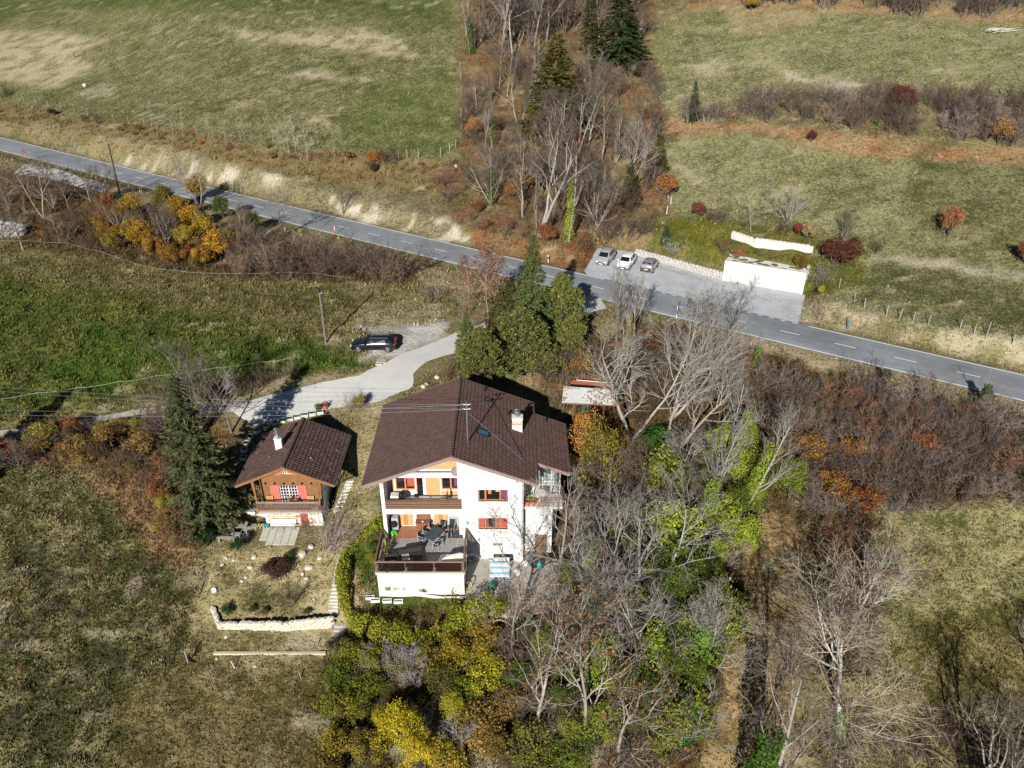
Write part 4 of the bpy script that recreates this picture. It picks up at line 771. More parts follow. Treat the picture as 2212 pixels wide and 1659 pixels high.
# balcony
b = MB(); b.box(WX0 - .15, WX1 + .05, CY0 + .05, WY, 2.87, 3.08); dk = b.obj('balcony_deck', M_greywood, chal)
b = MB(); b.box(WX0 - .2, WX1 + .08, CY0 + .02, CY0 + .14, 4.0, 4.07); b.box(WX0 - .15, WX1 + .05, CY0 + .04, CY0 + .1, 3.2, 3.27); b.box(WX0 - .2, WX0 - .1, CY0 + .14, WY, 4.0, 4.07); b.box(WX1, WX1 + .08, CY0 + .14, WY, 4.0, 4.07)
br = b.obj('balcony_rail', M_greywood, chal); me = MB().box(-.03, .03, -.012, .012, 0, .78).mesh('baluster', M_wood)
for i in range(46): o = link('baluster', me, br); o.location = (WX0 - .13 + (WX1 + .15 - WX0) * i / 45, CY0 + .025, 3.22)
for i in range(9):
    for x in (WX0 - .15, WX1 + .04): o = link('baluster', me, br); o.location = (x, CY0 + .15 + .11 * i, 3.22); o.rotation_euler.z = R_(90)
for x in (WX0 - .15, WX1 + .03): MB().box(x - .06, x + .06, CY0 + .1, CY0 + .22, 3.08, cu(x) + .05).obj('post', M_larch, chal)
b = MB(); xzprism(b, [(WX0 - .5, cu(WX0 - .5) - .16), (WX0 - .3, cu(WX0 - .3) - .16), (WX0 - .15, 3.1), (WX0 - .3, 3.1)], CY0 + .5, CY0 + .62); b.obj('brace', M_larch, chal)
# lower storey: rubble stones in the render, red door
stm = [MB().prism([(math.cos(t + i) * .16 * (1 + .3 * math.sin(3 * t + i)), math.sin(t + i) * .10) for t in np.linspace(0, 6.28, 7)[:-1]], -.06, .03, 0, Matrix.Rotation(R_(90), 4, 'X')).mesh('stone', mat('warm_stone_%s' % 'abc'[i], ((.50, .30, .19), (.58, .44, .30), (.42, .24, .16))[i], .95, .2, 4)) for i in range(3)]
rx0, rx1 = at_y(*z2(650, 1200), 51.6).x, at_y(*z2(1098, 1200), 51.6).x; rdx = at_y(*z2(948, 1200), 51.6).x, at_y(*z2(1020, 1200), 51.6).x
sb = chal.children[0]
for i in range(13):
    for j in range(7):
        x = rx0 + (rx1 - rx0) * (i + .5 * (j % 2) + rng.uniform(-.1, .1)) / 13; z = 1.15 + j * .235 + rng.uniform(-.03, .03)
        if rdx[0] - .12 < x < rdx[1] + .12 or z > 2.75: continue
        o = link('stone', stm[rng.randrange(3)], sb); o.location = (x, 51.66, z); o.rotation_euler = (0, rng.uniform(-.3, .3), 0); k = rng.uniform(.8, 1.15); o.scale = (k, 1, k)
MB().box(rdx[0], rdx[1], 51.58, 51.64, 1.08, 2.8).obj('cellar_door', M_rust, chal)
croof = MB().box(CX - .08, CX + .08, CY0 + .3, CY1 - .3, CZ - .42, CZ - .28).obj('roof', M_wood, chal)
roof_side(croof, (CX, CZ), (-22.85, CZ - CK * 4.15), CY0, CY1, M_tile2, tw=.31, ex=.33, seed=5); roof_side(croof, (CX, CZ), (-14.72, CZ - CK * 3.98), CY0, CY1, M_tile2, tw=.31, ex=.33, seed=6)
ridge_caps(croof, CX, CZ + .05, CY0, CY1, M_tile2)
for x0, x1, y, sgn in ((-22.85, CX, CY0, -1), (CX, -14.72, CY0, -1), (-22.85, CX, CY1, 1), (CX, -14.72, CY1, 1)):
    f = lambda x: CZ - CK * abs(x - CX) + .04; b = MB(); xzprism(b, [(x0, f(x0) - .24), (x1, f(x1) - .24), (x1, f(x1)), (x0, f(x0))], y - (.04 if sgn < 0 else 0), y + (0 if sgn < 0 else .04)); b.obj('barge_board', M_larch, croof)
for x in (-22.9, -14.67): MB().tube([(x, CY0, CZ - CK * abs(x - CX) - .08), (x, CY1, CZ - CK * abs(x - CX) - .08)], .065, 8).obj('gutter', M_steel, croof)
b = MB().tube([(-14.75, CY0 + .3, 5.8), (-15.95, CY0 + .5, 5.0), (-16.0, CY0 + .5, 1.6)], .05, 8); b.obj('downpipe', M_dkmetal, chal)
hk = MB().box(-.05, .05, -.02, .02, 0, .09).mesh('snow_hook', M_steel)
for k in range(22):
    x = rng.uniform(-17.9, -15.1) if k < 12 else rng.uniform(-22.2, -19.6); y = rng.uniform(CY0 + .6, CY1 - .6); o = link('snow_hook', hk, croof); o.location = (x, y, CZ - CK * abs(x - CX) + .06)
def on_croof_l(u, v):
    r = ray(u, v); t = (CZ - CK * CX - CAMZ + .05) / (r[2] - CK * r[0]); return Vector((r[0] * t, r[1] * t, CAMZ + r[2] * t))
cc = on_croof_l(*z2(752, 520)); b = MB().box(cc.x - .3, cc.x + .3, cc.y - .26, cc.y + .26, cc.z - .4, cc.z + .95); b.box(cc.x - .34, cc.x + .34, cc.y - .3, cc.y + .3, cc.z + .95, cc.z + 1.03); ch = b.obj('chimney', M_dirtywhite, croof)
b = MB().tube([(cc.x - .1, cc.y + .05, cc.z + 1.03), (cc.x - .1, cc.y + .05, cc.z + 1.75)], .12, 10); b.lathe([(.05, 0), (.2, .03), (.2, .06), (.02, .14)], 12, (cc.x - .1, cc.y + .05, cc.z + 1.8)); b.obj('flue', M_steel, ch)
MB().lathe([(.18, 0), (.18, .12), (.22, .14), (.22, .18), (.02, .2)], 12, (cc.x + .12, cc.y - .08, cc.z + 1.03)).obj('flue_cap', M_steel, ch)
settle(chal)
# ------------------------------------------------------------------ plant builders: a few of each kind, meshes shared between repeats
M_bark = mat('bark', (.4, .37, .33), .9, .3, 4, .4, 20, objcol=True); M_twig = mat('twig', (.3, .26, .22), .95, .25, 2, objcol=True)
M_limb = mat('limb', (.3, .26, .22), .95, .22, 2, objcol=True, gain=1.55); M_limbf = mat('limb_pale', (.42, .375, .32), .95, .25, 2)
M_twigf = mat('twig_grey', (.13, .10, .075), .95, .25, 2)
M_leaf = leafmat('leaf'); M_needle = leafmat('needle', .5, .02, .22); M_ivy = leafmat('ivy_leaf', .5, .03, .2)
M_leaf2 = leafmat('hanging_leaf', .35, .02, .25)
def rdir(r, d, ang):
    d = d.normalized(); a = d.orthogonal().normalized(); a.rotate(Quaternion(d, r.uniform(0, 6.283))); q = d.copy(); q.rotate(Quaternion(a, ang)); return q
class Plant: pass
def grow_branch(r, P, L, d, rad, lvl, trop, wob, segs):
    n = segs[min(lvl, len(segs) - 1)]; pts = [P.copy()]; rr = [rad]; p = P.copy(); dd = d.normalized()
    for i in range(n):
        dd = (dd + Vector((r.gauss(0, wob), r.gauss(0, wob), r.gauss(0, wob) * .6 + trop))).normalized(); p = p + dd * (L / n); pts.append(p.copy()); rr.append(max(rad * (1 - .75 * (i + 1) / n), .006))
    return pts, rr
def ribbon(mb, pts, w, mi, r):
    side = (pts[-1] - pts[0]).cross(Vector((r.uniform(-1, 1), r.uniform(-1, 1), r.uniform(-.6, .6)))); 
    if side.length < 1e-6: return
    side.normalize(); vs = []; n = len(pts)
    for i, p in enumerate(pts): k = w * (1 - .7 * i / (n - 1)); vs += [p - side * k, p + side * k]
    mb.add(vs, [(2 * i, 2 * i + 1, 2 * i + 3, 2 * i + 2) for i in range(n - 1)], mi)
def bare_tree(seed, H=10., spread=.6, r0=.18, kids=(9, 7, 6, 3), fork=.25, trop=.10, wob=.16, stems=1, leaves=0, leaf=.2, maxang=50, tw=.0125, lean=(0, 0)):
    """trunk + limbs in one mesh, boughs + twigs (+ leaves) in another"""
    r = random.Random(seed); T = MB(); C = MB(); tips = []
    segs = (7, 6, 4, 2, 2)
    def rec(pts, rr, L, lvl):
        nk = kids[lvl] if lvl < len(kids) else 0; n = len(pts) - 1
        for k in range(nk):
            t = (fork if lvl == 0 else .18) + (1 - (fork if lvl == 0 else .18)) * ((k + r.random()) / nk); f = t * n; i = min(int(f), n - 1); P = pts[i].lerp(pts[i + 1], f - i); d = pts[i + 1] - pts[i]
            a = R_(r.uniform(22, maxang)) if lvl else R_(r.uniform(25, maxang + 10)); nd = rdir(r, d, a); l = L * (spread if lvl == 0 else r.uniform(.42, .68)) * (1.1 - .55 * t if lvl == 0 else 1.1 - .45 * t); rad = max(rr[i] * (.55 if lvl == 0 else .6), .008)
            last = lvl + 1 >= len(kids)
            p2, r2 = grow_branch(r, P, l, nd, rad, lvl + 1, trop * (.9 if lvl < 2 else .5), wob * (1 + .3 * lvl), segs)
            if lvl == 0: T.tube(p2, r2, 6, 0, False)
            elif lvl == 1: C.tube(p2, r2, 4, 2 if leaves else 1, False)
            elif lvl == 2 and rad > .014: C.tube(p2, [max(q, .010) for q in r2], 3, 2 if leaves else 1, False)
            else: ribbon(C, p2, tw, 0, r)
            if last: tips.append((p2[-1], (p2[-1] - p2[0]).normalized()))
            else: rec(p2, r2, l, lvl + 1)
    for s in range(stems):
        d = Vector((lean[0] + (r.gauss(0, .05) if stems == 1 else r.gauss(0, .28)), lean[1] + (r.gauss(0, .05) if stems == 1 else r.gauss(0, .28)), 1)); h = H * (1 if s == 0 else r.uniform(.7, .95)); rad = r0 if stems == 1 else r0 * r.uniform(.6, 1)
        pts, rr = grow_branch(r, Vector((0, 0, -.25)), h, d, rad, 0, .05, wob * .5, segs); rr[0] *= 1.35; T.tube(pts, rr, 8, 0, False); rec(pts, rr, h, 0)
    if leaves:
        for p, d in tips:
            for q in range(leaves if isinstance(leaves, int) else (1 if r.random() < leaves else 0)):
                add_leaf(C, p + Vector((r.gauss(0, .12), r.gauss(0, .12), r.gauss(0, .1))), r, leaf * r.uniform(.6, 1.3), 1)
    p = Plant(); p.H = H; p.parts = [('trunk', T.mesh('trunk', M_bark, True), 't'), ('crown', C.mesh('crown', [M_twigf, M_leaf2, M_limbf] if leaves else [M_twig, M_limb], False), 'c')]
    return p
def add_leaf(mb, c, r, s, mi=0, up=.5):
    n = Vector((r.gauss(0, 1), r.gauss(0, 1), r.gauss(0, 1) + up)); n.normalize(); a = n.orthogonal().normalized(); a.rotate(Quaternion(n, r.uniform(0, 6.28))); b = n.cross(a)
    mb.add([c - a * s * .5, c - b * s * .32, c + a * s * .5, c + b * s * .32], [(0, 1, 2, 3)], mi)
def leaf_quads(C, N_, size, r, stretch=.62):
    """vectorised leaf quads round centres C with normals N_"""
    n = len(C); N_ = N_ / (np.linalg.norm(N_, axis=1, keepdims=True) + 1e-9); t = r.normal(size=(n, 3)); A = np.cross(N_, t); A /= np.linalg.norm(A, axis=1, keepdims=True) + 1e-9; B = np.cross(N_, A); s = (size * r.uniform(.6, 1.3, n))[:, None] * .5
    V = np.stack([C - A * s, C - B * s * stretch, C + A * s, C + B * s * stretch], 1).reshape(-1, 3); F = np.arange(4 * n).reshape(-1, 4); return V, F
def leafy_bush(seed, H=2.5, R=1.6, n=2600, size=.17, lumps=9, stems=6, hollow=.55):
    r = np.random.default_rng(seed); rr = random.Random(seed); cs = []; ns = []; lumps = int(lumps * 2.2); n = int(n * 1.9); size *= .72
    L = r.normal(size=(lumps, 3)); L /= np.linalg.norm(L, axis=1, keepdims=True); L[:, 2] = np.abs(L[:, 2]) * 1.1 - .25
    for k in range(lumps):
        c = L[k] * rr.uniform(.55, 1.25) * np.array([R * .66, R * .66, H * .36]) + np.array([0, 0, H * .52]); m = n // lumps; d = r.normal(size=(m, 3)); d /= np.linalg.norm(d, axis=1, keepdims=True)
        rad = (hollow + (1 - hollow) * r.random(m)) * rr.uniform(.45, 1.15); P = c + d * rad[:, None] * np.array([R * .42, R * .42, H * .26]); cs.append(P); ns.append(d + r.normal(size=(m, 3)) * .7 + np.array([0, -.1, .35]))
    C = np.concatenate(cs); N_ = np.concatenate(ns); ok = (C[:, 2] > .05) & (vnoise(C[:, 0] * 2.3 / R + C[:, 2] * 1.3, C[:, 1] * 2.3 / R - C[:, 2], seed) + r.random(len(C)) * .35 > .42); V, F = leaf_quads(C[ok], N_[ok], size, r)
    T = MB()
    for k in range(stems):
        a = rr.uniform(0, 6.28); e = Vector((math.cos(a) * R * .6, math.sin(a) * R * .6, H * rr.uniform(.6, .95))); T.tube([(0, 0, -.15), e * .4 + Vector((0, 0, H * .1)), e], [.05, .035, .012], 4, 0, False)
        for q in range(5): f = e * rr.uniform(.45, .9); ribbon(T, [f, f + Vector((rr.gauss(0, .4), rr.gauss(0, .4), rr.uniform(.1, .6)))], .014, 0, rr)
    p = Plant(); p.H = H; p.parts = [('stems', T.mesh('stems', M_bark), 't'), ('foliage', npmesh('foliage', V, F, M_leaf), 'c')]; return p
def twig_shrub(seed, H=2.2, R=1.2, stems=14, kids=6, sub=4, leaves=0., leaf=.12, droop=0., tw=.015, sr=.022):
    r = random.Random(seed); T = MB(); C = MB()
    for s in range(stems):
        a = r.uniform(0, 6.28); o = Vector((math.cos(a), math.sin(a), 0)) * r.uniform(.02, .25) * R; d = Vector((math.cos(a) * R / H * r.uniform(.2, 1.25), math.sin(a) * R / H * r.uniform(.2, 1.25), 1)); L = H * r.uniform(.65, 1.08)
        pts, rr = grow_branch(r, o - Vector((0, 0, .12)), L, d, sr * r.uniform(.7, 1.3), 1, -droop, .13, (5, 5)); T.tube(pts, rr, 4, 0, False)
        for k in range(kids):
            t = r.uniform(.25, 1) * 5; i = min(int(t), 4); P = pts[i].lerp(pts[i + 1], t - i); nd = rdir(r, pts[i + 1] - pts[i], R_(r.uniform(20, 55))); l = L * r.uniform(.2, .42)
            q, _r = grow_branch(r, P, l, nd, .01, 2, .05 - droop, .2, (3, 3, 3)); ribbon(C, q, tw, 0, r)
            for m in range(sub):
                j = r.randrange(0, 3); P2 = q[j].lerp(q[j + 1], r.random()); nd2 = rdir(r, q[j + 1] - q[j], R_(r.uniform(25, 60))); e = P2 + nd2 * l * r.uniform(.3, .6); ribbon(C, [P2, e], tw * .8, 0, r)
                if r.random() < leaves: add_leaf(C, e, r, leaf * r.uniform(.7, 1.4), 1)
    p = Plant(); p.H = H; p.parts = [('stems', T.mesh('stems', M_bark), 't'), ('twigs', C.mesh('twigs', [M_twigf, M_leaf2] if leaves else M_twig), 'c')]; return p
def conifer(seed, H=12., R=2.8, whorl=.34, nb=8, droop=.35, dens=1.0, base=.05, size=.55, narrow=.9):
    r = random.Random(seed); g = np.random.default_rng(seed); T = MB(); T.tube([(0, 0, -.3), (0, 0, H * .5), (0, 0, H)], [.02 * H, .012 * H, .015], 7, 0, False); C = []; A = []; W = []; z = H * base
    while z < H * .985:
        f = 1 - z / H; n = nb if f > .15 else 5; a0 = r.uniform(0, 6.28); big = r.uniform(.86, 1.1)
        for k in range(n):
            a = a0 + 6.283 * k / n + r.gauss(0, .22); L = R * f ** narrow * big * r.uniform(.62, 1.12) + .12; e = r.uniform(-.05, .25) + (.5 - f) * .5; pts = []
            for i in range(6):
                t = i / 5; pts.append(Vector((math.cos(a) * L * t, math.sin(a) * L * t, z + L * (e * t - droop * t * t * (1.2 - .5 * t)) + (.12 * L * max(0, t - .7)))))
            if L > .5: T.tube([pts[0], pts[3]], [.02 + .01 * L, .008], 3, 0, False)
            m = int((7 + 13 * L) * dens)
            for q in range(m):
                t = math.sqrt(r.random()) * .93 + .07; i = min(int(t * 5), 4); P = pts[i].lerp(pts[i + 1], t * 5 - i); d = (pts[i + 1] - pts[i]).normalized(); sd = Vector((-d.y, d.x, 0)) * r.choice((-1, 1)); v = (d * r.uniform(.3, 1.1) + sd * r.uniform(.0, 1.) + Vector((0, 0, r.uniform(-.45, .22)))).normalized()
                C.append(P + Vector((r.gauss(0, .06), r.gauss(0, .06), r.gauss(0, .05)))); A.append(v); W.append(size * r.uniform(.55, 1.25) * (.55 + .45 * min(1, L / 1.5)))
        z += whorl * r.uniform(.75, 1.2) * (1 if f > .3 else .72)
    for q in range(10): C.append(Vector((0, 0, H - .1 * q))); A.append(Vector((r.gauss(0, .5), r.gauss(0, .5), 1)).normalized()); W.append(.4)
    C = np.array([tuple(c) for c in C]); A = np.array([tuple(c) for c in A]); W = np.array(W)[:, None]; S_ = np.cross(A, np.array([0, 0, 1.]) + g.normal(size=A.shape) * .45); S_ /= np.linalg.norm(S_, axis=1, keepdims=True) + 1e-9
    V = np.stack([C, C + A * W * .5 + S_ * W * .17, C + A * W, C + A * W * .5 - S_ * W * .17], 1).reshape(-1, 3); F = np.arange(len(V)).reshape(-1, 4)
    p = Plant(); p.H = H; p.parts = [('trunk', T.mesh('trunk', M_bark), 't'), ('crown', npmesh('crown', V, F, M_needle), 'c')]; return p
def pine(seed, H=9., R=3.2, clumps=95, per=125, base=.12, size=.34):
    r = random.Random(seed); g = np.random.default_rng(seed); T = MB(); tp, tr = grow_branch(r, Vector((0, 0, -.3)), H * .97, Vector((r.gauss(0, .06), r.gauss(0, .06), 1)), .022 * H, 0, .05, .06, (7,)); T.tube(tp, tr, 7, 0, False); Cs = []; Ns = []
    for k in range(clumps):
        t = base + (1 - base) * (k + r.random()) / clumps; i = min(int(t * 7), 6); P = tp[i].lerp(tp[i + 1], t * 7 - i); u = (t - base) / (1 - base); L = R * (1.04 - u) ** .62 * r.uniform(.5, 1.1); a = r.uniform(0, 6.28); E = P + Vector((math.cos(a) * L, math.sin(a) * L, L * r.uniform(.0, .42)))
        T.tube([P, P.lerp(E, .55) - Vector((0, 0, .1)), E], [.05, .035, .014], 4, 0, False); cr = r.uniform(.40, .85) * (.7 if u > .8 else 1)
        m = per; d = g.normal(size=(m, 3)); d /= np.linalg.norm(d, axis=1, keepdims=True); d[:, 2] = d[:, 2] * .55 + .12; Cs.append(np.array(E) + d * cr * (g.random(m)[:, None] ** .45)); Ns.append(d + np.array([0, 0, .25]) + g.normal(size=(m, 3)) * .35)
    C = np.concatenate(Cs); A = np.concatenate(Ns); A /= np.linalg.norm(A, axis=1, keepdims=True); S_ = np.cross(A, g.normal(size=A.shape)); S_ /= np.linalg.norm(S_, axis=1, keepdims=True) + 1e-9; W = (size * g.uniform(.6, 1.25, len(C)))[:, None]
    V = np.stack([C, C + A * W * .5 + S_ * W * .2, C + A * W, C + A * W * .5 - S_ * W * .2], 1).reshape(-1, 3); F = np.arange(len(V)).reshape(-1, 4)
    p = Plant(); p.H = H; p.parts = [('trunk', T.mesh('trunk', M_bark, True), 't'), ('crown', npmesh('crown', V, F, M_needle), 'c')]; return p
def ivy_sleeve(seed, H=6., R=.55, n=1500, size=.17, lean=(0, 0), taper=.6, lump=.35):
    g = np.random.default_rng(seed); t = g.random(n); a = g.uniform(0, 6.283, n); rad = R * (1 - taper * t) * (.55 + .45 * g.random(n)) * (1 + lump * np.sin(t * 17 + seed) * np.sin(a * 2 + seed)) + .05
    C = np.c_[np.cos(a) * rad + lean[0] * t * H, np.sin(a) * rad + lean[1] * t * H, t * H]; N_ = np.c_[np.cos(a), np.sin(a), np.full(n, .25)] + g.normal(size=(n, 3)) * .6; V, F = leaf_quads(C, N_, size, g)
    return npmesh('ivy', V, F, M_ivy)
N_PL = {}
def place(p, name, label, cat, pos, h, group=None, rot=None, cc=(.3, .26, .22), tc=(.42, .38, .33), sx=1., lean=0, lean_az=0, extra=None):
    """set one plant down: an Empty with its own copies of the parts, sharing the mesh data"""
    o = bpy.data.objects.new(name, None); COL.objects.link(o); o.empty_display_size = .2; tag(o, label, cat, group); o.location = pos; k = h / p.H; o.scale = (k * sx, k * sx, k)
    rz = rng.uniform(0, 6.28) if rot is None else rot
    o.rotation_mode = 'QUATERNION'; q = Quaternion((0, 0, 1), rz)
    if lean: q = Quaternion((-math.sin(lean_az), math.cos(lean_az), 0), lean) @ q
    o.rotation_quaternion = q
    for nm, me, kd in p.parts:
        c = link(nm, me, o); col = tc if kd == 't' else cc; j = rng.uniform(.88, 1.12); c.color = (col[0] * j, col[1] * j, col[2] * j, 1)
    for nm, me, col in (extra or []):
        c = link(nm, me, o); c.color = (*col, 1); c.scale = (1 / (k * sx), 1 / (k * sx), 1 / k); c.rotation_mode = 'QUATERNION'; c.rotation_quaternion = Quaternion((0, 0, 1), -rz)
    return o
# prototypes
BT = [bare_tree(s, 10, .55, .17, (9, 7, 6, 3), .28, .10, .17) for s in (101, 102, 103)]                       # rounded crown
BS = [bare_tree(s, 10, .38, .13, (10, 6, 5, 3), .3, .16, .12, maxang=38) for s in (111, 112)]                  # slim, upright
BF = [bare_tree(s, 10, .62, .22, (6, 7, 6, 3), .42, .10, .2, stems=2, maxang=55) for s in (121, 122)]          # forked, pale
BM = [bare_tree(s, 7, .5, .10, (6, 6, 5, 2), .2, .12, .15, stems=5) for s in (131, 132)]                       # several stems
BL = [bare_tree(s, 8, .6, .14, (8, 7, 6, 3), .25, .06, .19, leaves=.30, leaf=.17) for s in (141, 142)]         # few hanging leaves
BIG = bare_tree(157, 12, .74, .22, (11, 9, 8, 6), .26, .07, .13, maxang=66, tw=.015)                                      # broad, drooping twigs
BIG2 = bare_tree(152, 14, .62, .26, (8, 8, 7, 4), .30, .12, .17, stems=2, maxang=48, lean=(.12, .05))
SAP = [bare_tree(s, 6, .25, .05, (9, 4, 3), .35, .12, .10, maxang=35, tw=.012) for s in (161, 162, 163)]        # saplings
LB = [leafy_bush(s, 2.6, 1.7, 2400, .19) for s in (201, 202, 203)]
LT = [leafy_bush(s, 6, 2.6, 4200, .24, 14, 7) for s in (211, 212)]
BR = [bare_tree(s, 8, .45, .09, (9, 6, 5, 3), .3, .12, .15, leaves=.75, leaf=.24) for s in (145, 146)]   # thin red-leaved
TS = [twig_shrub(s, 2.4, 1.5, 15, 7, 5) for s in (301, 302, 303)]
TL = [twig_shrub(s, 2.2, 1.4, 13, 7, 5, .5, .13) for s in (311, 312)]
UP = twig_shrub(321, 3.0, 1.5, 46, 3, 1, sr=.02)
CO = [conifer(401, 12, 2.6, size=.36, dens=1.9), conifer(402, 12, 3.0, droop=.42, size=.36, dens=1.9)]; COS = conifer(403, 5, 1.3, .26, 7, size=.3, dens=1.8)
PI = [pine(411, 9, 3.2), pine(412, 9, 3.4)]
IV = {}
def ivy(H_, R_s, seed, lean=(0, 0), n=1500, taper=.6): return ivy_sleeve(seed, H_, R_s, n, .18, lean, taper)
# ------------------------------------------------------------------ planting
PALE, GREY, BRN = (.31, .275, .225), (.17, .148, .125), (.11, .078, .055)
GREYT, BRNT, PURT, TANT = (.102, .080, .060), (.092, .060, .040), (.088, .058, .052), (.19, .14, .09)
GOLD, ORNG, YEL, RUST, DRED, OLIVE, GREEN, LIME, DKGR = (.42, .25, .03), (.40, .17, .045), (.50, .42, .03), (.30, .13, .055), (.19, .045, .04), (.20, .18, .04), (.10, .17, .025), (.25, .33, .035), (.035, .085, .022)
SPR, SPD, PIN, PIL = (.066, .082, .026), (.030, .062, .022), (.150, .165, .048), (.20, .215, .058)
IVY_D, IVY_L, IVY_Y = (.065, .125, .02), (.215, .275, .035), (.28, .33, .04)
def tree(u, v, h, p, label, cat='tree', name='bare_tree', group=None, cc=GREYT, tc=PALE, **k): return place(p, name, label, cat, at(u, v) if not isinstance(u, Vector) else u, h, group, cc=cc, tc=tc, **k)
# --- the wooded strip beyond the road
iv = ivy
tree(1163, 512, 14.5, BF[0], 'tall pale forked bare tree by the road, left of the ivy sleeved trunk', rot=.6, tc=(0.33, 0.308, 0.275))
tree(1228, 522, 13.5, BS[0], 'tall roadside bare tree with a yellow-green ivy sleeve on its trunk', name='ivy_clad_tree', extra=[('ivy', iv(8.5, .75, 1, (.01, 0), 1900), IVY_Y)])
tree(1060, 442, 8.5, BM[0], 'leaning bare tree with dark ivied stems at the left edge of the wooded strip', name='ivy_clad_tree', extra=[('ivy', iv(5.5, .8, 2, (.02, 0), 1300), IVY_D)])
tree(1064, 318, 7, BT[0], 'grey bare tree with a short dark green ivy column, beside the fenced meadow corner', name='ivy_clad_tree', extra=[('ivy', iv(5.0, .85, 3, (0, 0), 1100), IVY_D)])
tree(1015, 118, 9, BS[1], 'bare tree wrapped in dark ivy at the top edge of the upper left meadow', name='ivy_clad_tree', extra=[('ivy', iv(6.5, .9, 4, (0, 0), 1500), IVY_D)])
tree(1197, 300, 16, CO[0], 'tall olive spruce standing in the middle of the wooded strip', name='spruce_tree', cc=(.135, .13, .032), tc=(.15, .11, .08), sx=1.9)
tree(1335, 150, 15, CO[1], 'broad dark green spruce at the top edge of the photo', name='spruce_tree', cc=(.062, .092, .034), tc=(.15, .11, .08), sx=1.65)
tree(1272, 110, 12, CO[0], 'slender dark spruce just left of the broad dark green one', name='spruce_tree', cc=(.075, .085, .03), tc=(.15, .11, .08), sx=.9)
tree(1418, 385, 6.5, COS, 'small olive conifer at the right edge of the wooded strip', name='small_conifer', cc=(.10, .10, .025), tc=BRN, sx=1.1)
tree(1357, 448, 6.5, COS, 'dull green young conifer veiled by bare branches', name='small_conifer', cc=(.05, .07, .03), tc=BRN)
tree(1440, 430, 4.2, LB[0], 'small oak with orange-brown leaves at the corner of the right-hand field', name='oak_tree', cc=(.34, .15, .06), tc=BRN, sx=.7)
tree(1243, 335, 3.4, LB[1], 'crimson-leaved shrub among the pale trunks', 'shrub', 'red_shrub', cc=(.26, .022, .035), tc=BRN, sx=.75)
tree(1026, 295, 3.2, LB[2], 'tan-leaved shrub beside the long meadow fence', 'shrub', 'tan_shrub', cc=(.40, .20, .075), tc=BRN, sx=.9)
for (u, v, h, p, lab) in ((1082, 122, 15, BF[1], 'pale twin-stemmed tree at the top edge, left of a mossy trunk'), (1108, 128, 15, BS[0], 'tall straight trunk with a mossy yellow foot at the top edge'), (1152, 110, 13, BS[1], 'thin grey tree rising behind the olive spruce'),
  (1180, 90, 12, BT[2], 'grey bare tree left of the two dark spruces at the top'), (1125, 285, 9, BF[0], 'crooked pale tree directly left of the olive spruce'), (1212, 345, 10, BT[1], 'bare tree growing in front of the olive spruce'), (1246, 350, 11, BF[1], 'bare tree with long upright limbs above the crimson shrub'),
  (1300, 345, 10, BT[0], 'pale bare tree right of the olive spruce'), (1205, 460, 11, BS[1], 'slim pale tree between the forked tree and the ivy sleeved one'), (1350, 425, 9, BF[0], 'bare tree bending right near the edge of the right-hand field'), (1330, 350, 8, BM[1], 'many-stemmed grey tree below the broad dark spruce'),
  (1130, 440, 10, BT[2], 'bare tree with tangled limbs left of the tall forked one'), (1280, 470, 9, BM[0], 'leaning grey tree on the right flank of the roadside wood')):
    tree(u, v, h, p, lab, cc=GREYT if rng.random() < .6 else (0.209, 0.193, 0.165), tc=PALE)
def cname(c):
    r, g, b = c
    if max(c) - min(c) < .05: return 'greyish' if r < .18 else 'pale grey'
    if g > r * .98: return 'green'
    if g > r * .74: return 'yellowish' if r > .2 else 'olive'
    if b > g * .9: return 'purplish'
    return 'rusty' if r > .22 and g < r * .62 else 'brownish'
def fill(poly, n, protos, hr, cols, name, label, cat, group, tcs=(GREY,), mind=1.0, sx=(.85, 1.25), wz=None):
    us = [p[0] for p in poly]; vs = [p[1] for p in poly]; out = []; k = 0
    while len(out) < n and k < n * 60:
        k += 1; u, v = rng.uniform(min(us), max(us)), rng.uniform(min(vs), max(vs))
        if not inpoly(np.array([u]), np.array([v]), poly)[0]: continue
        p = at(u, v)
        if road_dist(p.x, p.y) > -4.2 and road_dist(p.x, p.y) < 4: continue
        if any((p - q).length < mind for q in out): continue
        out.append(p); c = rng.choice(cols); h = rng.uniform(*hr); f = (h - hr[0]) / (hr[1] - hr[0]); q = (u - min(us)) / (max(us) - min(us)); w = (v - min(vs)) / (max(vs) - min(vs))
        lb = '%s%s %s, %s %s part' % ('low ' if f < .33 else 'tall ' if f > .66 else '', cname(c), label, 'upper' if w < .34 else 'lower' if w > .66 else 'middle', 'left' if q < .25 else 'centre-left' if q < .5 else 'centre-right' if q < .75 else 'right')
        place(rng.choice(protos), name, lb, cat, p, h, group, cc=c, tc=rng.choice(tcs), sx=rng.uniform(*sx))
STRIPW = [(1000, 110), (1400, 160), (1440, 260), (1432, 440), (1400, 520), (1290, 545), (1150, 530), (1020, 490), (955, 420), (965, 365), (1002, 340)]
fill(STRIPW, 62, TS + BM, (2.2, 4.6), (BRNT, PURT, GREYT, (.24, .15, .10), (.26, .20, .14)), 'brown_shrub', 'leafless shrub in the wooded strip', 'shrub', 'shrubs of the wooded strip', (GREY, BRN), 1.3)
fill(STRIPW, 26, TL + LB, (1.2, 2.6), (RUST, ORNG, (.33, .17, .07), (.24, .12, .06)), 'russet_shrub', 'leafy shrub in the wooded strip', 'shrub', 'russet shrubs of the wooded strip', (BRN,), 1.2)
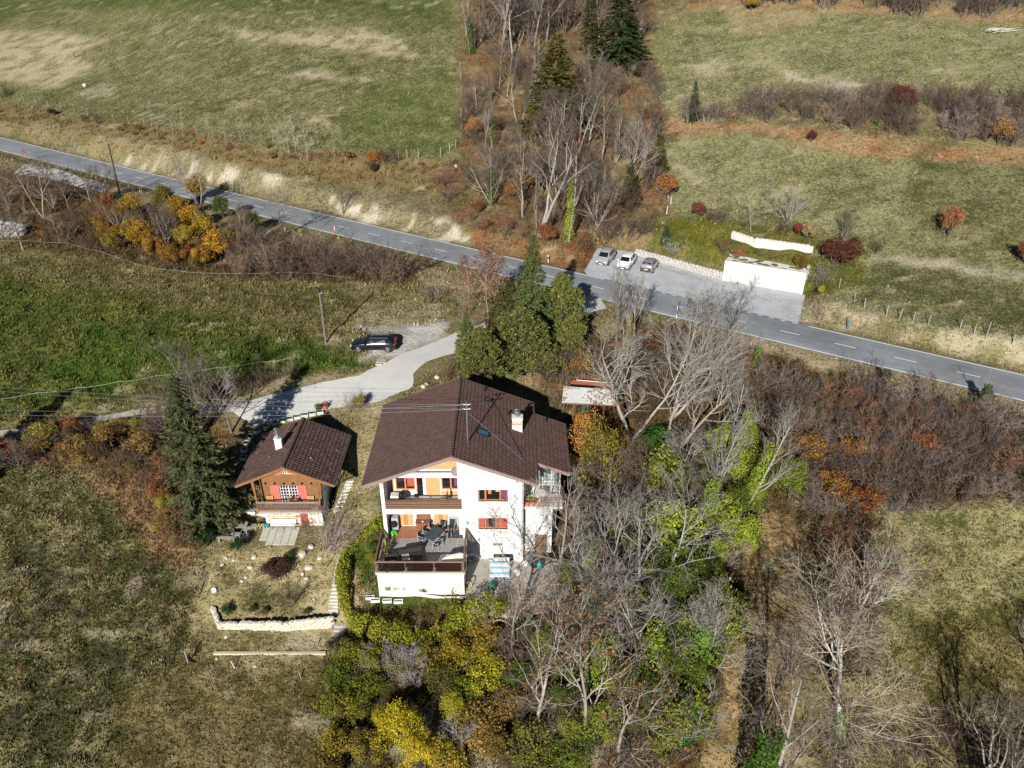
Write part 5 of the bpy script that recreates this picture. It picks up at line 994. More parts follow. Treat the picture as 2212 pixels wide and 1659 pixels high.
fill([(985, 20), (1400, 20), (1400, 130), (1000, 110)], 34, BT + BS + BM + TS, (5, 11), (GREYT, PURT, BRNT), 'grey_tree', 'bare tree at the top of the wooded strip', 'tree', 'bare trees at the top of the wooded strip', (GREY, PALE), 1.6)
fill([(1000, 200), (1120, 150), (1300, 180), (1430, 260), (1425, 430), (1300, 510), (1130, 500), (1000, 400)], 40, BT + BM + BS, (5, 9), (GREYT, PURT, BRNT, (.19, .16, .13)), 'strip_tree', 'bare tree in the wooded strip', 'tree', 'bare trees of the wooded strip', (GREY, PALE, PALE), 2.0)
for (u, v, h, c) in ((952, 402, 3.2, (.20, .085, .085)), (972, 430, 2.6, (.2, .10, .09)), (835, 355, 3.2, PURT)): tree(u, v, h, TS[0], {952: 'wine-red twiggy shrub left of the wooded strip', 972: 'smaller wine-brown shrub touching the wooded strip', 835: 'grey twiggy shrub next to an orange bush above the road cut'}[u], 'shrub', 'twiggy_shrub', cc=c, tc=BRN, sx=1.2)
tree(808, 352, 2.0, LB[0], 'orange-leaved bush above the sandy road cut', 'shrub', 'orange_bush', cc=(.36, .15, .04), tc=BRN, sx=1.2)
# --- top right wood edge, right-hand hedge
fill([(1420, -10), (2240, 10), (2240, 44), (1900, 34), (1700, 12), (1500, 18), (1420, 40)], 42, TS + BM + BT, (2.5, 6), (GREYT, PURT, BRNT), 'wood_edge_shrub', 'bare shrub of the top right wood edge', 'shrub', 'wood edge at the top right', (GREY,), 1.6)
tree(1622, 22, 3.0, LB[1], 'golden-brown bush standing out of the wood edge at the top', 'shrub', 'golden_bush', cc=(.34, .22, .04), tc=BRN)
HED = [(1580, 268), (1600, 228), (1760, 212), (1980, 214), (2240, 216), (2240, 326), (2090, 308), (1860, 286), (1690, 272)]
fill(HED, 74, TS + BM[:1], (2.4, 4.2), (PURT, GREYT, BRNT, (.17, .115, .10), (.23, .19, .165)), 'hedge_shrub', 'leafless shrub in the long field hedge', 'shrub', 'long hedge across the right-hand fields', (GREY, BRN), 1.2)
for (u, v, h, p, c, lab) in ((1945, 245, 4.5, LB[0], (.12, .035, .03), 'dark red shrub rising above the long hedge'), (2155, 312, 3.6, LB[1], (.36, .21, .075), 'tan-leaved bush at the foot of the long hedge'), (1752, 308, 1.8, LB[2], (.15, .03, .035), 'low wine-red bush on the orange strip below the hedge'), (1690, 235, 1.2, LB[0], (.08, .20, .03), 'small bright green bush in the left end of the hedge')):
    tree(u, v, h, p, lab, 'shrub', 'hedge_bush', cc=c, tc=BRN, sx=.8)
tree(1495, 262, 6.2, COS, 'narrow dark green conifer at the left end of the hedge', name='small_conifer', cc=(.035, .08, .022), tc=BRN, sx=.75)
for i, (u, v, h, p) in enumerate(((1486, 265, 5, BM[1]), (1530, 268, 4, TS[0]), (1560, 262, 3.2, TS[1]), (1515, 262, 4, TS[2]))): tree(u, v, h, p, ('pale many-stemmed bush beside the narrow conifer', 'grey bush right of the narrow conifer', 'outermost grey bush of the small clump with the conifer', 'dense twiggy bush just behind the narrow conifer')[i], 'shrub', 'grey_bush', cc=GREYT, tc=PALE)
# --- garden bank above the garage
for (u, v, h, p, nm, cat, c, t_, lab, sx) in (
 (1700, 482, 5.2, BM[0], 'pale_bush', 'shrub', (0.231, 0.215, 0.187), PALE, 'pale many-stemmed bush above the ruined garden wall', 1.2), (1622, 500, 4.8, SAP[1], 'young_tree', 'tree', PALE, PALE, 'slender pale young tree left of the pale many-stemmed bush', 1.3),
 (1575, 470, 3.6, SAP[0], 'young_tree', 'tree', GREYT, GREY, 'thin grey sapling left of the slender pale tree', 1.2), (1505, 470, 2.2, LB[2], 'russet_bush', 'shrub', (.20, .085, .05), BRN, 'russet bush at the upper edge of the garden', 1.1), (1545, 478, 2.4, TS[2], 'brown_bush', 'shrub', PURT, BRN, 'brown twiggy bush next to the russet one', 1.1),
 (1690, 505, 2.0, TS[0], 'brown_bush', 'shrub', PURT, BRN, 'purple-brown bush behind the middle of the garden wall', 1.1), (1725, 512, 2.0, LB[0], 'crimson_bush', 'shrub', (.28, .05, .035), BRN, 'crimson bush directly behind the garden wall', .8),
 (1815, 530, 5.0, BM[1], 'dark_tree', 'tree', (.09, .085, .05), GREY, 'dark small tree rising from the dark red bush', .8), (1800, 572, 3.2, LB[1], 'dark_red_bush', 'shrub', (.14, .052, .036), BRN, 'large dark red bush right of the garage', 1.25), (1832, 560, 2.8, LB[2], 'red_brown_bush', 'shrub', (.16, .07, .045), BRN, 'red-brown bush at the right side of the large dark red one', 1.),
 (1768, 614, 2.6, TS[1], 'grey_bush', 'shrub', (.20, .17, .16), GREY, 'dense grey bush at the corner of the garage', 1.15), (1728, 582, 1.9, LB[0], 'olive_bush', 'shrub', (.19, .13, .03), BRN, 'round olive-brown bush hanging over the garage roof', .95), (1592, 560, 1.7, LB[2], 'orange_bush', 'shrub', (.33, .16, .075), BRN, 'orange-brown bush over the left end of the garage roof', 1.1),
 (1772, 634, 1.0, LB[1], 'yellow_plant', 'plant', (.38, .32, .05), BRN, 'low yellow-green plant at the garage corner', .8), (1436, 528, 2.6, COS, 'young_fir', 'tree', (.05, .11, .055), BRN, 'small blue-green fir on the garden bank', 1.2), (1452, 550, 2.0, TS[1], 'grey_bush', 'shrub', (.33, .31, .25), GREY, 'pale grey bush behind the parked cars', 1.5),
 (1562, 545, 2.4, TL[0], 'russet_sapling', 'shrub', RUST, BRN, 'thin russet sapling left of the garage roof', .8), (2046, 512, 4.0, LB[2], 'young_oak', 'tree', (.34, .155, .07), BRN, 'lone young oak with orange-brown leaves in the right-hand field', .62), (2216, 575, 3.4, LB[0], 'young_oak', 'tree', (.30, .13, .06), BRN, 'orange-brown young oak cut off by the right edge of the photo', .7),
 (1890, 545, 2.0, TS[1], 'field_bush', 'shrub', BRNT, BRN, 'small brown bush on the path below the lone oak', 1.), (1745, 520, 2.6, LB[2], 'tan_bush', 'shrub', (.38, .28, .15), BRN, 'straw-coloured bush at the right end of the garden wall', .7), (1770, 690, 1.7, TS[2], 'bank_bush', 'shrub', (.30, .22, .12), BRN, 'straw-brown bush on the bank right of the parking place', 1.2)):
    tree(u, v, h, p, lab, cat, nm, cc=c, tc=t_, sx=sx)
# --- saplings above the cut, left
sp = [(330, 285, 5.6), (375, 300, 4.2), (396, 298, 4.6), (432, 312, 3.6), (455, 318, 5.2), (468, 322, 3.8), (488, 318, 3.6), (520, 302, 4.6), (530, 305, 4.0), (590, 318, 4.2), (606, 326, 4.0), (625, 338, 6.2), (640, 332, 5.6), (650, 346, 4.4), (665, 340, 6.6), (640, 318, 5.0), (615, 320, 5.4), (690, 322, 3.0), (722, 350, 4.8), (738, 315, 3.4), (566, 322, 3.4), (680, 336, 3.4)]
for i, (u, v, h) in enumerate(sp):
    if i in (0, 18): tree(u, v, h, SAP[i % 3], ('tallest pale sapling, alone at the left of the sapling row', 0)[0] if i == 0 else 'pale forked sapling at the right end of the sapling row', 'sapling', 'pale_sapling', cc=PALE, tc=(0.33, 0.314, 0.275))
    else: tree(u, v, h, SAP[i % 3], 'thin pale sapling in the row above the road cut', 'sapling', 'pale_sapling', 'saplings above the road cut', cc=PALE, tc=(0.308, 0.286, 0.248))
fill([(0, 232), (200, 275), (430, 322), (760, 372), (940, 380), (940, 350), (760, 345), (430, 296), (200, 262), (0, 215)], 44, TL + TS + LB, (.7, 1.6), (RUST, ORNG, BRNT, (.26, .19, .08), (.30, .14, .05)), 'bank_shrub', 'shrub on the bank above the road cut', 'shrub', 'low shrubs above the road cut', (BRN,), 1.2)
tree(210, 258, 1.9, TS[2], 'dark brown bush by the fence above the left road', 'shrub', 'brown_bush', cc=(.14, .075, .05), tc=BRN, sx=1.2); tree(8, 210, 3, TS[1], 'dark shrub at the left edge beside the bare patch', 'shrub', 'dark_shrub', cc=(.08, .07, .045), tc=BRN, sx=1.3)
# --- trees along the lower side of the left road
for (u, v, h, p, nm, c, t_, lab, sx) in (
 (50, 540, 6.2, BL[0], 'bare_tree', (.32, .15, .07), PALE, 'pale-stemmed tree with a few rusty leaves at the left edge by the tape fence', 1.), (128, 520, 3.4, BL[1], 'small_tree', (.36, .22, .05), PALE, 'small pale-stemmed tree with yellow leaves by the tape fence', 1.), (95, 470, 7.5, BF[1], 'bare_tree', GREYT, PALE, 'grey bare tree with upright limbs left of the golden bushes', 1.),
 (20, 450, 6, BL[1], 'bare_tree', (.30, .13, .06), GREY, 'rusty-leaved tree cut off by the left edge below the lay-by', 1.1), (150, 455, 5.5, BT[0], 'bare_tree', BRNT, GREY, 'brown bare tree between the grey tree and the golden bushes', 1.), (432, 448, 6.8, BF[0], 'bare_tree', (0.231, 0.22, 0.198), PALE, 'pale bare tree with spreading top beside the red and white pole', 1.),
 (612, 512, 6.4, BT[1], 'bare_tree', (.22, .16, .145), GREY, 'wide purplish bare tree overhanging the left road', 1.35), (685, 500, 4.4, SAP[0], 'young_tree', GREYT, GREY, 'thin young tree at the road edge right of the wide bare tree', 1.2), (228, 440, 7.2, BM[0], 'dark_tree', (.12, .085, .04), BRN, 'dark ragged tree at the left end of the golden bushes', .8), (742, 462, 4.2, BM[1], 'bare_tree', (.13, .11, .085), BRN, 'dark little bare tree against the sandy cut beyond the road', .9)):
    tree(u, v, h, p, lab, 'tree', nm, cc=c, tc=t_, sx=sx)
gold = [(235, 470, 3.6, RUST), (262, 492, 3.8, (.33, .18, .035)), (222, 505, 3.0, (.30, .17, .05)), (290, 470, 3.6, (.36, .22, .03)), (318, 540, 4.2, (.36, .19, .03)), (345, 565, 3.8, (.34, .18, .035)), (300, 520, 3.4, (.26, .14, .045)), (392, 480, 4.0, (.38, .21, .035)), (425, 500, 4.4, GOLD), (448, 520, 4.0, (.40, .27, .03)), (405, 540, 3.4, (.38, .28, .04)), (470, 560, 3.8, (.46, .26, .025)), (440, 575, 2.8, (.40, .19, .03)), (505, 545, 3.4, (.34, .24, .04)), (240, 545, 2.6, (.30, .22, .05)), (372, 575, 2.8, (.30, .15, .04)), (482, 470, 3.4, (.09, .12, .03)), (545, 500, 3.2, (.07, .11, .028)), (365, 462, 4.6, (.14, .12, .03)), (430, 432, 4.2, (.36, .22, .03))]
gl_ = ['rust-brown bush at the left end of the golden thicket', 'golden-brown bush second from the left end of the thicket', 'dull brown-gold bush low at the left end of the thicket', 'dark gold bush below the leaning wooden pole', 'tall orange-gold bush left of the dark gap', 'orange-gold bush reaching down to the tape fence', 'brown bush left of the tall orange-gold one', 'gold bush at the right side of the dark gap', 'largest bright gold bush of the thicket', 'yellow-gold bush right of the largest gold one', 'mustard bush in front of the largest gold one', 'brightest orange-yellow bush at the right end of the golden thicket', 'orange bush at the foot of the brightest one', 'olive-gold bush right of the golden thicket', 'olive-brown bush by the tape fence on the left', 'small rusty bush at the foot of the thicket', 'dark green bush beneath the pale bare tree', 'dark green bush beside a fallen pale trunk', 'dark olive bush standing in the shaded gap', 'gold-leaved bush around the foot of the red and white pole']
for (u, v, h, c), l in zip(gold, gl_): tree(u, v, h, LB[rng.randrange(3)], l, 'bush', 'golden_bush', cc=c, tc=BRN, sx=rng.uniform(.72, .95))
fill([(0, 400), (190, 420), (230, 520), (200, 550), (0, 515)], 17, TS + TL, (1.6, 3.2), (BRNT, (.14, .10, .06), GREYT, RUST), 'roadside_shrub', 'shrub of the shady left edge thicket', 'shrub', 'shady thicket at the left edge', (BRN, GREY), 1.2)
fill([(500, 520), (640, 545), (860, 585), (900, 602), (860, 612), (690, 608), (500, 600)], 46, TS + TL[:1], (2.2, 3.8), (BRNT, (.17, .105, .085), PURT, (.24, .16, .10)), 'thicket_shrub', 'shrub in the thicket right of the golden bushes', 'shrub', 'brown thicket below the left road', (GREY, BRN), 1.0)
fill([(10, 410), (190, 430), (320, 470), (560, 530), (600, 560), (470, 560), (240, 520), (20, 500)], 20, BT + BM + BS, (3.6, 6.2), (BRNT, GREYT, (.15, .10, .06)), 'belt_tree', 'bare tree below the left road', 'tree', 'bare trees below the left road', (GREY, PALE), 2.0)
fill([(190, 450), (330, 470), (520, 520), (560, 560), (420, 590), (230, 540)], 22, LB + TL, (1.6, 3.4), ((.27, .17, .03), (.22, .12, .035), (.30, .21, .03), (.16, .13, .03), (.24, .10, .03)), 'autumn_bush', 'bush filling the golden thicket', 'bush', 'bushes filling the golden thicket', (BRN,), 1.2)
tree(935, 655, 2.3, TS[0], 'lone dark grey shrub in the meadow beside the driveway', 'shrub', 'lone_shrub', cc=(.20, .16, .15), tc=BRN, sx=.95)
# --- conifers and shrubs behind the house
for (u, v, h, p, nm, c, lab, sx, ti) in (
 (1148, 752, 12.5, CO[1], 'spruce_tree', (.125, .155, .05), 'tall green spruce whose tip overlaps the road, behind the house', 1.05, BRN), (1210, 742, 8.0, PI[0], 'pine_tree', PIL, 'bright green pine right of the tall spruce, next to the road', .95, BRN), (1222, 790, 5.6, PI[1], 'pine_tree', (.185, .19, .055), 'low rounded pine nearest the leaf-strewn bank', 1.0, BRN),
 (1118, 790, 8.0, PI[1], 'pine_tree', PIN, 'large grey-green pine in the centre of the conifer group', 1.15, BRN), (1045, 842, 7.0, PI[0], 'pine_tree', (.17, .175, .05), 'pine rising directly behind the ridge of the large house', 1., BRN), (1010, 800, 6.5, CO[0], 'spruce_tree', (.14, .165, .05), 'small spruce at the edge of the driveway behind the house', 1.3, BRN), (1090, 730, 6.0, COS, 'young_spruce', (.11, .115, .035), 'young spruce in the left part of the conifer group', 1.6, BRN),
 (1175, 820, 3.6, LB[2], 'mixed_bush', (.17, .16, .045), 'olive bush under the low rounded pine', 1.3, BRN), (1245, 812, 3.0, LB[0], 'orange_bush', (.32, .19, .06), 'orange-olive bush above the leaf-strewn bank', 1., BRN), (1150, 800, 3.6, LB[1], 'olive_bush', (.15, .15, .05), 'dull green bush in front of the large grey-green pine', 1.2, BRN)):
    tree(u, v, h, p, lab, 'tree' if 'bush' not in nm else 'bush', nm, cc=c, tc=ti, sx=sx)
for (u, v, h, p, c, lab) in ((1056, 700, 7.5, BR[0], (.33, .135, .085), 'thin tree with pale stem and salmon-red leaves by the road'), (1075, 690, 8.0, BR[1], (.30, .12, .075), 'second salmon-leaved tree, just right of the first'), (1000, 700, 4.6, BR[0], (.36, .17, .10), 'salmon-leaved shrub tree at the bend of the driveway'), (1012, 650, 5.0, BR[1], (.34, .14, .07), 'salmon-leaved tree at the left end of its group'), (1030, 745, 4.0, BR[0], (.30, .17, .09), 'pinkish brown shrub tree above the driveway')):
    tree(u, v, h, p, lab, 'tree', 'salmon_tree', cc=c, tc=(0.275, 0.231, 0.193))
tree(1090, 520, 3.0, BR[1], 'coral-red bush on the far roadside below the wooded strip', 'bush', 'coral_bush', cc=(.36, .10, .06), tc=BRN, sx=1.7); tree(1250, 545, 2.6, BR[0], 'coral-red bush left of the parked cars', 'bush', 'coral_bush', cc=(.34, .10, .055), tc=BRN, sx=1.6); tree(1050, 508, 2.4, BR[0], 'smaller coral-red bush at the left on the far roadside', 'bush', 'coral_bush', cc=(.36, .12, .07), tc=BRN, sx=1.7)
tree(978, 822, 2.2, TL[0], 'dense reddish bush behind the left slope of the roof', 'bush', 'reddish_bush', cc=(.27, .09, .05), tc=BRN, sx=1.1); tree(757, 888, 2.0, UP, 'spreading bush of bare stems beside the driveway', 'bush', 'stem_bush', cc=(.30, .24, .14), tc=(.26, .20, .13), sx=1.2); tree(776, 884, 1.7, LB[0], 'yellow-leaved bush beside the driveway', 'bush', 'yellow_bush', cc=(.36, .29, .08), tc=BRN, sx=.75)
# --- round the chalet
tree(450, 1122, 14.2, CO[0], 'large dark spruce standing left of the chalet', name='spruce_tree', cc=(.105, .120, .050), tc=BRN, sx=1.12)
tree(490, 1110, 8.0, CO[1], 'lower dark spruce pressed between the large one and the chalet', name='spruce_tree', cc=(.085, .10, .045), tc=BRN, sx=1.0)
tree(438, 940, 8.5, BM[1], 'bare many-stemmed tree behind the large dark spruce', cc=GREYT, tc=GREY, sx=1.2); tree(500, 935, 6.5, BT[0], 'grey bare tree between the track and the chalet', cc=(.24, .21, .19), tc=GREY); tree(390, 950, 7, BM[0], 'bare tree at the track left of the large spruce', cc=GREYT, tc=GREY)
tree(708, 1188, 4.0, UP, 'tall bundle of upright bare stems right of the chalet patio', 'shrub', 'stem_shrub', cc=(.24, .19, .17), tc=(.22, .17, .15), lean=.28, lean_az=.55, sx=1.1); tree(598, 1245, 1.7, LB[0], 'dark red-brown rounded shrub below the chalet patio', 'shrub', 'dark_shrub', cc=(.10, .05, .04), tc=BRN, sx=1.45)
tree(625, 1212, 1.0, LB[1], 'small green shrub behind the dark rounded one', 'shrub', 'green_shrub', cc=(.06, .15, .03), tc=BRN, sx=.9); tree(633, 1302, 2.2, TS[0], 'dark round leafless shrub above the dry stone wall', 'shrub', 'leafless_shrub', cc=(.14, .11, .085), tc=BRN, sx=.85)
tree(447, 1180, 1.6, LB[2], 'dark green bush left of the picnic table', 'bush', 'green_bush', cc=(.028, .075, .022), tc=BRN, sx=1.); tree(512, 1190, 1.3, LB[0], 'dark green bush in front of the picnic bench', 'bush', 'green_bush', cc=(.028, .075, .025), tc=BRN, sx=.8); tree(492, 1330, 1.1, LB[1], 'small dark green bush over the corner of the dry stone wall', 'bush', 'green_bush', cc=(.05, .11, .025), tc=BRN, sx=.8)
for (u, v, h, c, l) in ((545, 1322, .6, (.12, .10, .045), 'low olive cushion left on the dry stone wall'), (575, 1325, .6, (.14, .11, .05), 'low olive cushion in the middle of the dry stone wall'), (665, 1328, .6, (.10, .11, .03), 'low green cushion right on the dry stone wall'), (730, 1412, 1.6, (.07, .07, .04), 'dark shrub at the right end of the long beam')): tree(u, v, h, LB[2], l, 'shrub', 'low_shrub', cc=c, tc=BRN, sx=1.2 if h < 1 else .9)
tree(662, 1140, 1.0, TL[1], 'sparse green shrub at the chalet corner', 'shrub', 'corner_shrub', cc=(.12, .15, .05), tc=GREY)
fill([(60, 945), (330, 925), (390, 960), (380, 1090), (420, 1180), (360, 1150), (310, 1040), (160, 1010), (0, 1000), (0, 960)], 52, TL + TS + LB, (1.0, 2.6), (BRNT, RUST, (.28, .18, .06), (.17, .11, .06), (.30, .24, .05)), 'slope_shrub', 'shrub between the track and the spruce', 'shrub', 'shrubs between the track and the spruce', (BRN, GREY), 1.1)
fill([(330, 1070), (420, 1120), (440, 1190), (380, 1190), (330, 1120)], 12, LB, (1.0, 2.0), ((.36, .27, .04), (.26, .20, .05), (.20, .12, .05)), 'yellow_shrub', 'shrub at the foot of the large spruce', 'shrub', 'yellow shrubs at the foot of the spruce', (BRN,), .8)
tree(95, 985, 2.4, LB[0], 'yellow-green bush beside the shaded end of the track', 'bush', 'yellow_bush', cc=(.30, .26, .03), tc=BRN, sx=.9); tree(45, 1010, 3.5, BM[0], 'dark bare shrub at the left edge below the track', 'shrub', 'dark_shrub', cc=(.12, .10, .08), tc=GREY, sx=1.3)
fill([(20, 1180), (330, 1200), (400, 1400), (240, 1560), (0, 1560)], 30, TS + TL, (.5, 1.0), ((.22, .10, .05), (.13, .10, .045), (.20, .17, .09)), 'low_slope_shrub', 'knee-high shrub on the lower left slope', 'shrub', 'low shrubs on the lower left slope', (BRN,), 1.6)
fill([(430, 870), (560, 850), (640, 820), (650, 800), (560, 810), (440, 850)], 12, TL + TS, (.9, 1.7), ((.26, .20, .13), (.22, .16, .11)), 'verge_shrub', 'faded shrub on the driveway verge', 'shrub', 'shrubs on the driveway verge', (BRN,), 1.)
# --- the wood right of the house
for (u, v, h, p, c, t_, lab, kw) in (
 (1362, 950, 12.0, BIG2, (0.253, 0.237, 0.204), (0.33, 0.308, 0.264), 'great pale bare tree with leaning limbs right of the sheet-roofed shelter', dict(rot=.2, lean=.10, lean_az=.2, sx=1.1)), (1448, 905, 9.5, BF[1], (0.242, 0.226, 0.193), (0.319, 0.297, 0.259), 'pale bare tree leaning right beside the great one', dict(lean=.42, lean_az=.35, rot=1.)),
 (1372, 775, 8.5, BS[0], (.30, .28, .25), GREY, 'bare tree overlapping the road in front of the parking place', dict()), (1330, 772, 9, BS[0], GREYT, (0.275, 0.259, 0.209), 'slim pale trunk at the roadside left of a mossy one', dict()), (1562, 752, 7, BS[1], (0.187, 0.171, 0.154), GREY, 'slender bare tree at the road edge opposite the garage', dict(sx=1.3)),
 (1505, 790, 8, BT[1], GREYT, PALE, 'bare tree on the bank just below the road', dict()), (1440, 1010, 10, BF[0], (0.231, 0.215, 0.187), PALE, 'pale tree with low arching limbs below the great one', dict(lean=.3, lean_az=.6)), (1532, 1130, 9, BS[0], (0.231, 0.22, 0.198), PALE, 'slim pale tree between two ivy columns', dict(lean=.2, lean_az=.5)),
 (1395, 1330, 9.5, BF[1], (0.242, 0.231, 0.204), (0.303, 0.286, 0.253), 'pale forked tree with bright twigs in the middle of the lower wood', dict(lean=.15, lean_az=.6)), (1205, 1265, 9, BT[2], (0.231, 0.209, 0.182), (0.303, 0.286, 0.253), 'pale tree close to the right corner of the house', dict()), (1128, 1330, 8, BT[0], (0.22, 0.193, 0.165), (0.319, 0.297, 0.264), 'pale tree leaning over the concrete yard', dict()),
 (1345, 1425, 9, BT[1], (0.22, 0.204, 0.182), PALE, 'grey bare tree in front of the brightest ivy column', dict()), (1515, 1490, 8, BT[2], (0.22, 0.204, 0.182), PALE, 'bare tree at the right border of the lower wood', dict()), (1460, 1170, 9, BM[0], GREYT, GREY, 'many-stemmed tree in the middle of the wood', dict()), (1320, 1150, 8.5, BT[2], GREYT, GREY, 'grey tree right behind the annexe balcony', dict())):
    tree(u, v, h, p, lab, cc=c, tc=t_, **kw)
for (u, v, h, ih, R0, c, lab, p, kw) in (
 (1352, 775, 8, 5.2, .55, (.20, .19, .05), 'mossy trunk by the roadside opposite the parked cars', BS[1], {}), (1590, 1130, 10.5, 8.2, .8, IVY_L, 'longest bright ivy column leaning right in the middle of the wood', BS[0], dict(lean=.24, lean_az=.15)), (1555, 1030, 9, 7.0, .7, (.22, .26, .05), 'yellow-green ivy column left of the longest one', BS[1], dict(lean=.26, lean_az=.2)),
 (1508, 1165, 8, 6.2, 1.0, (.24, .33, .03), 'broad yellow-green ivy column below the leaning tree', BS[1], dict(lean=.12, lean_az=.3)), (1262, 1300, 9, 5.6, 1.2, IVY_L, 'ivy-laden tree right of the house corner', BF[0], dict(lean=.15, lean_az=.8)), (1400, 1490, 9, 6.6, 1.35, IVY_L, 'brightest thick ivy column in the lower wood', BT[0], {}), (1305, 1370, 7, 4.4, 1.5, (.16, .25, .03), 'bushy ivy mass left of the brightest column', BM[1], {}),
 (1500, 1490, 9, 7, 1.0, (.13, .23, .04), 'dull green ivy column at the right border of the lower wood', BS[0], {}), (1470, 1600, 6, 4.6, 1.0, (.06, .15, .03), 'dark green ivy bush near the bottom of the wood', BM[0], {}), (1632, 800, 4.0, 2.6, .45, (.10, .20, .02), 'short ivy-covered stump tree just below the road', SAP[0], {}), (1905, 850, 4.2, 2.6, .5, (.09, .12, .03), 'dark ivied stump at the upper edge of the right thicket', SAP[1], {}), (2120, 880, 4, 2.4, .6, (.07, .10, .03), 'dark ivied stump below the road near the right edge', SAP[2], {}), (1450, 1080, 7, 5, .9, (.14, .20, .04), 'green ivied trunk behind the yellow-green column', BT[1], {})):
    tree(u, v, h, p, lab, name='ivy_clad_tree', cc=(0.209, 0.193, 0.171), extra=[('ivy', iv(ih, R0, u, (0, 0), int(700 + 900 * R0 + 90 * ih), .5), c)], **kw)
for (u, v, h, p, nm, c, lab, sx) in ((1290, 1085, 8.6, LT[0], 'maple_tree', (.27, .215, .04), 'olive-gold leafy tree touching the annexe roof', .62), (1262, 1020, 7.0, LT[1], 'maple_tree', (.42, .22, .06), 'orange-leaved tree spreading over the annexe roof', .66), (1330, 1035, 5.5, LT[0], 'maple_tree', (.33, .19, .06), 'orange-brown leafy tree at the foot of the great pale tree', .6),
 (1700, 1085, 5.0, LT[1], 'leafy_tree', (.17, .21, .03), 'green and yellow leafy bush tree at the top of the brown clearing', .8), (1660, 1040, 4.0, LB[0], 'leafy_bush', (.28, .20, .05), 'yellow-brown bush left of the green and yellow one', 1.), (1420, 980, 3.0, LB[1], 'green_bush', (.06, .14, .025), 'dark green bush right of the great pale tree', 1.), (1745, 1010, 3.4, LB[2], 'orange_bush', (.32, .17, .045), 'orange bush at the left end of the right thicket', .9), (1830, 1000, 3.0, LB[0], 'orange_bush', (.36, .17, .03), 'bright orange bush inside the right thicket', .8), (1860, 1110, 3.0, LB[1], 'rust_bush', (.24, .10, .035), 'rust-brown bush at the lower edge of the right thicket', 1.1), (1790, 1090, 3.4, LB[2], 'rust_bush', (.27, .14, .04), 'rust and gold bush above the dark clearing edge', 1.), (2000, 985, 2.6, LB[0], 'rust_bush', (.30, .12, .045), 'small rust-red bush deep in the right thicket', .8)):
    tree(u, v, h, p, lab, 'tree' if 'tree' in nm else 'bush', nm, cc=c, tc=BRN, sx=sx)
tree(1222, 1110, 3.6, TL[0], 'red-brown creeper shrub beside the annexe balcony', 'shrub', 'creeper_shrub', cc=(.26, .09, .05), tc=BRN, sx=1.)
for (u, v, h, p, c, lab) in ((1160, 1590, 9.5, BL[0], (.40, .16, .075), 'tree with scattered salmon leaves at the bottom centre'), (1255, 1600, 10, BL[1], (.40, .16, .07), 'larger tree with scattered salmon leaves right of the bottom centre'), (1215, 1440, 8.5, BL[0], (.38, .17, .08), 'salmon-leaved tree in front of the concrete yard'), (1110, 1420, 6.5, BL[1], (.36, .18, .07), 'small salmon-leaved tree at the corner of the hedge'), (1335, 1620, 8, BL[0], (.38, .17, .08), 'thin salmon-leaved tree near the bottom edge')):
    tree(u, v, h, p, lab, 'tree', 'salmon_leaved_tree', cc=c, tc=PALE)
fill([(1250, 1120), (1640, 870), (1690, 1000), (1630, 1110), (1560, 1250), (1500, 1480), (1460, 1659), (1090, 1659), (1090, 1420), (1140, 1330), (1230, 1250)], 84, TS + BM[:1] + TS, (1.8, 3.4), ((.13, .105, .08), GREYT, BRNT, PURT, (.26, .22, .17)), 'wood_shrub', 'leafless shrub in the wood right of the house', 'shrub', 'undergrowth shrubs right of the house', (GREY, PALE), 1.15)
fill([(1250, 1150), (1620, 950), (1640, 1100), (1540, 1500), (1480, 1659), (1090, 1659), (1090, 1420), (1230, 1260)], 40, LB, (1.2, 3.0), ((.10, .14, .03), (.20, .20, .04), (.14, .18, .03), (.22, .13, .045)), 'undergrowth_bush', 'leafy bush in the wood right of the house', 'bush', 'leafy undergrowth right of the house', (BRN,), 1.15)
fill([(1100, 800), (1270, 760), (1480, 740), (1660, 800), (1640, 860), (1420, 880), (1260, 840)], 34, TS + TL, (1.6, 3.4), (BRNT, (.24, .17, .10), GREYT, RUST), 'bank_thicket_shrub', 'shrub between the shelter and the road', 'shrub', 'shrubs between the shelter and the road', (GREY, BRN), 1.1)
fill([(1660, 830), (1740, 815), (1900, 862), (2230, 940), (2230, 1085), (2050, 1090), (1890, 1112), (1760, 1130), (1700, 1000)], 96, TS + BM[:1], (2.0, 3.8), (PURT, GREYT, (.16, .12, .10), (.22, .17, .15), BRNT, (.25, .12, .06)), 'thicket_shrub', 'tangled shrub in the thicket above the lower meadow', 'shrub', 'thicket above the lower right meadow', (GREY, BRN), 1.2)
fill([(1740, 1130), (1880, 1130), (1890, 1300), (1840, 1440), (1790, 1450), (1775, 1260)], 18, TS + TL, (1.8, 3.2), ((.17, .10, .06), BRNT, (.26, .12, .05)), 'clearing_shrub', 'shrub right of the brown clearing', 'shrub', 'shrubs along the brown clearing', (BRN,), 1.2)
fill([(1790, 1620), (1830, 1560), (1900, 1600), (2230, 1590), (2230, 1680), (1780, 1680)], 16, TS, (1.4, 2.8), (PURT, BRNT, GREYT), 'bottom_shrub', 'shaded shrub along the bottom right edge', 'shrub', 'shrubs along the bottom right edge', (GREY,), 1.1)
tree(1812, 1585, 9.6, BIG, 'great pale bare tree with drooping twigs in the lower right', cc=(.27, .225, .165), tc=(.46, .43, .38), rot=2.2, sx=1.45, lean=.07, lean_az=math.pi, extra=[('ivy', iv(2.6, .6, 9, (0, 0), 700), (.12, .26, .03))])
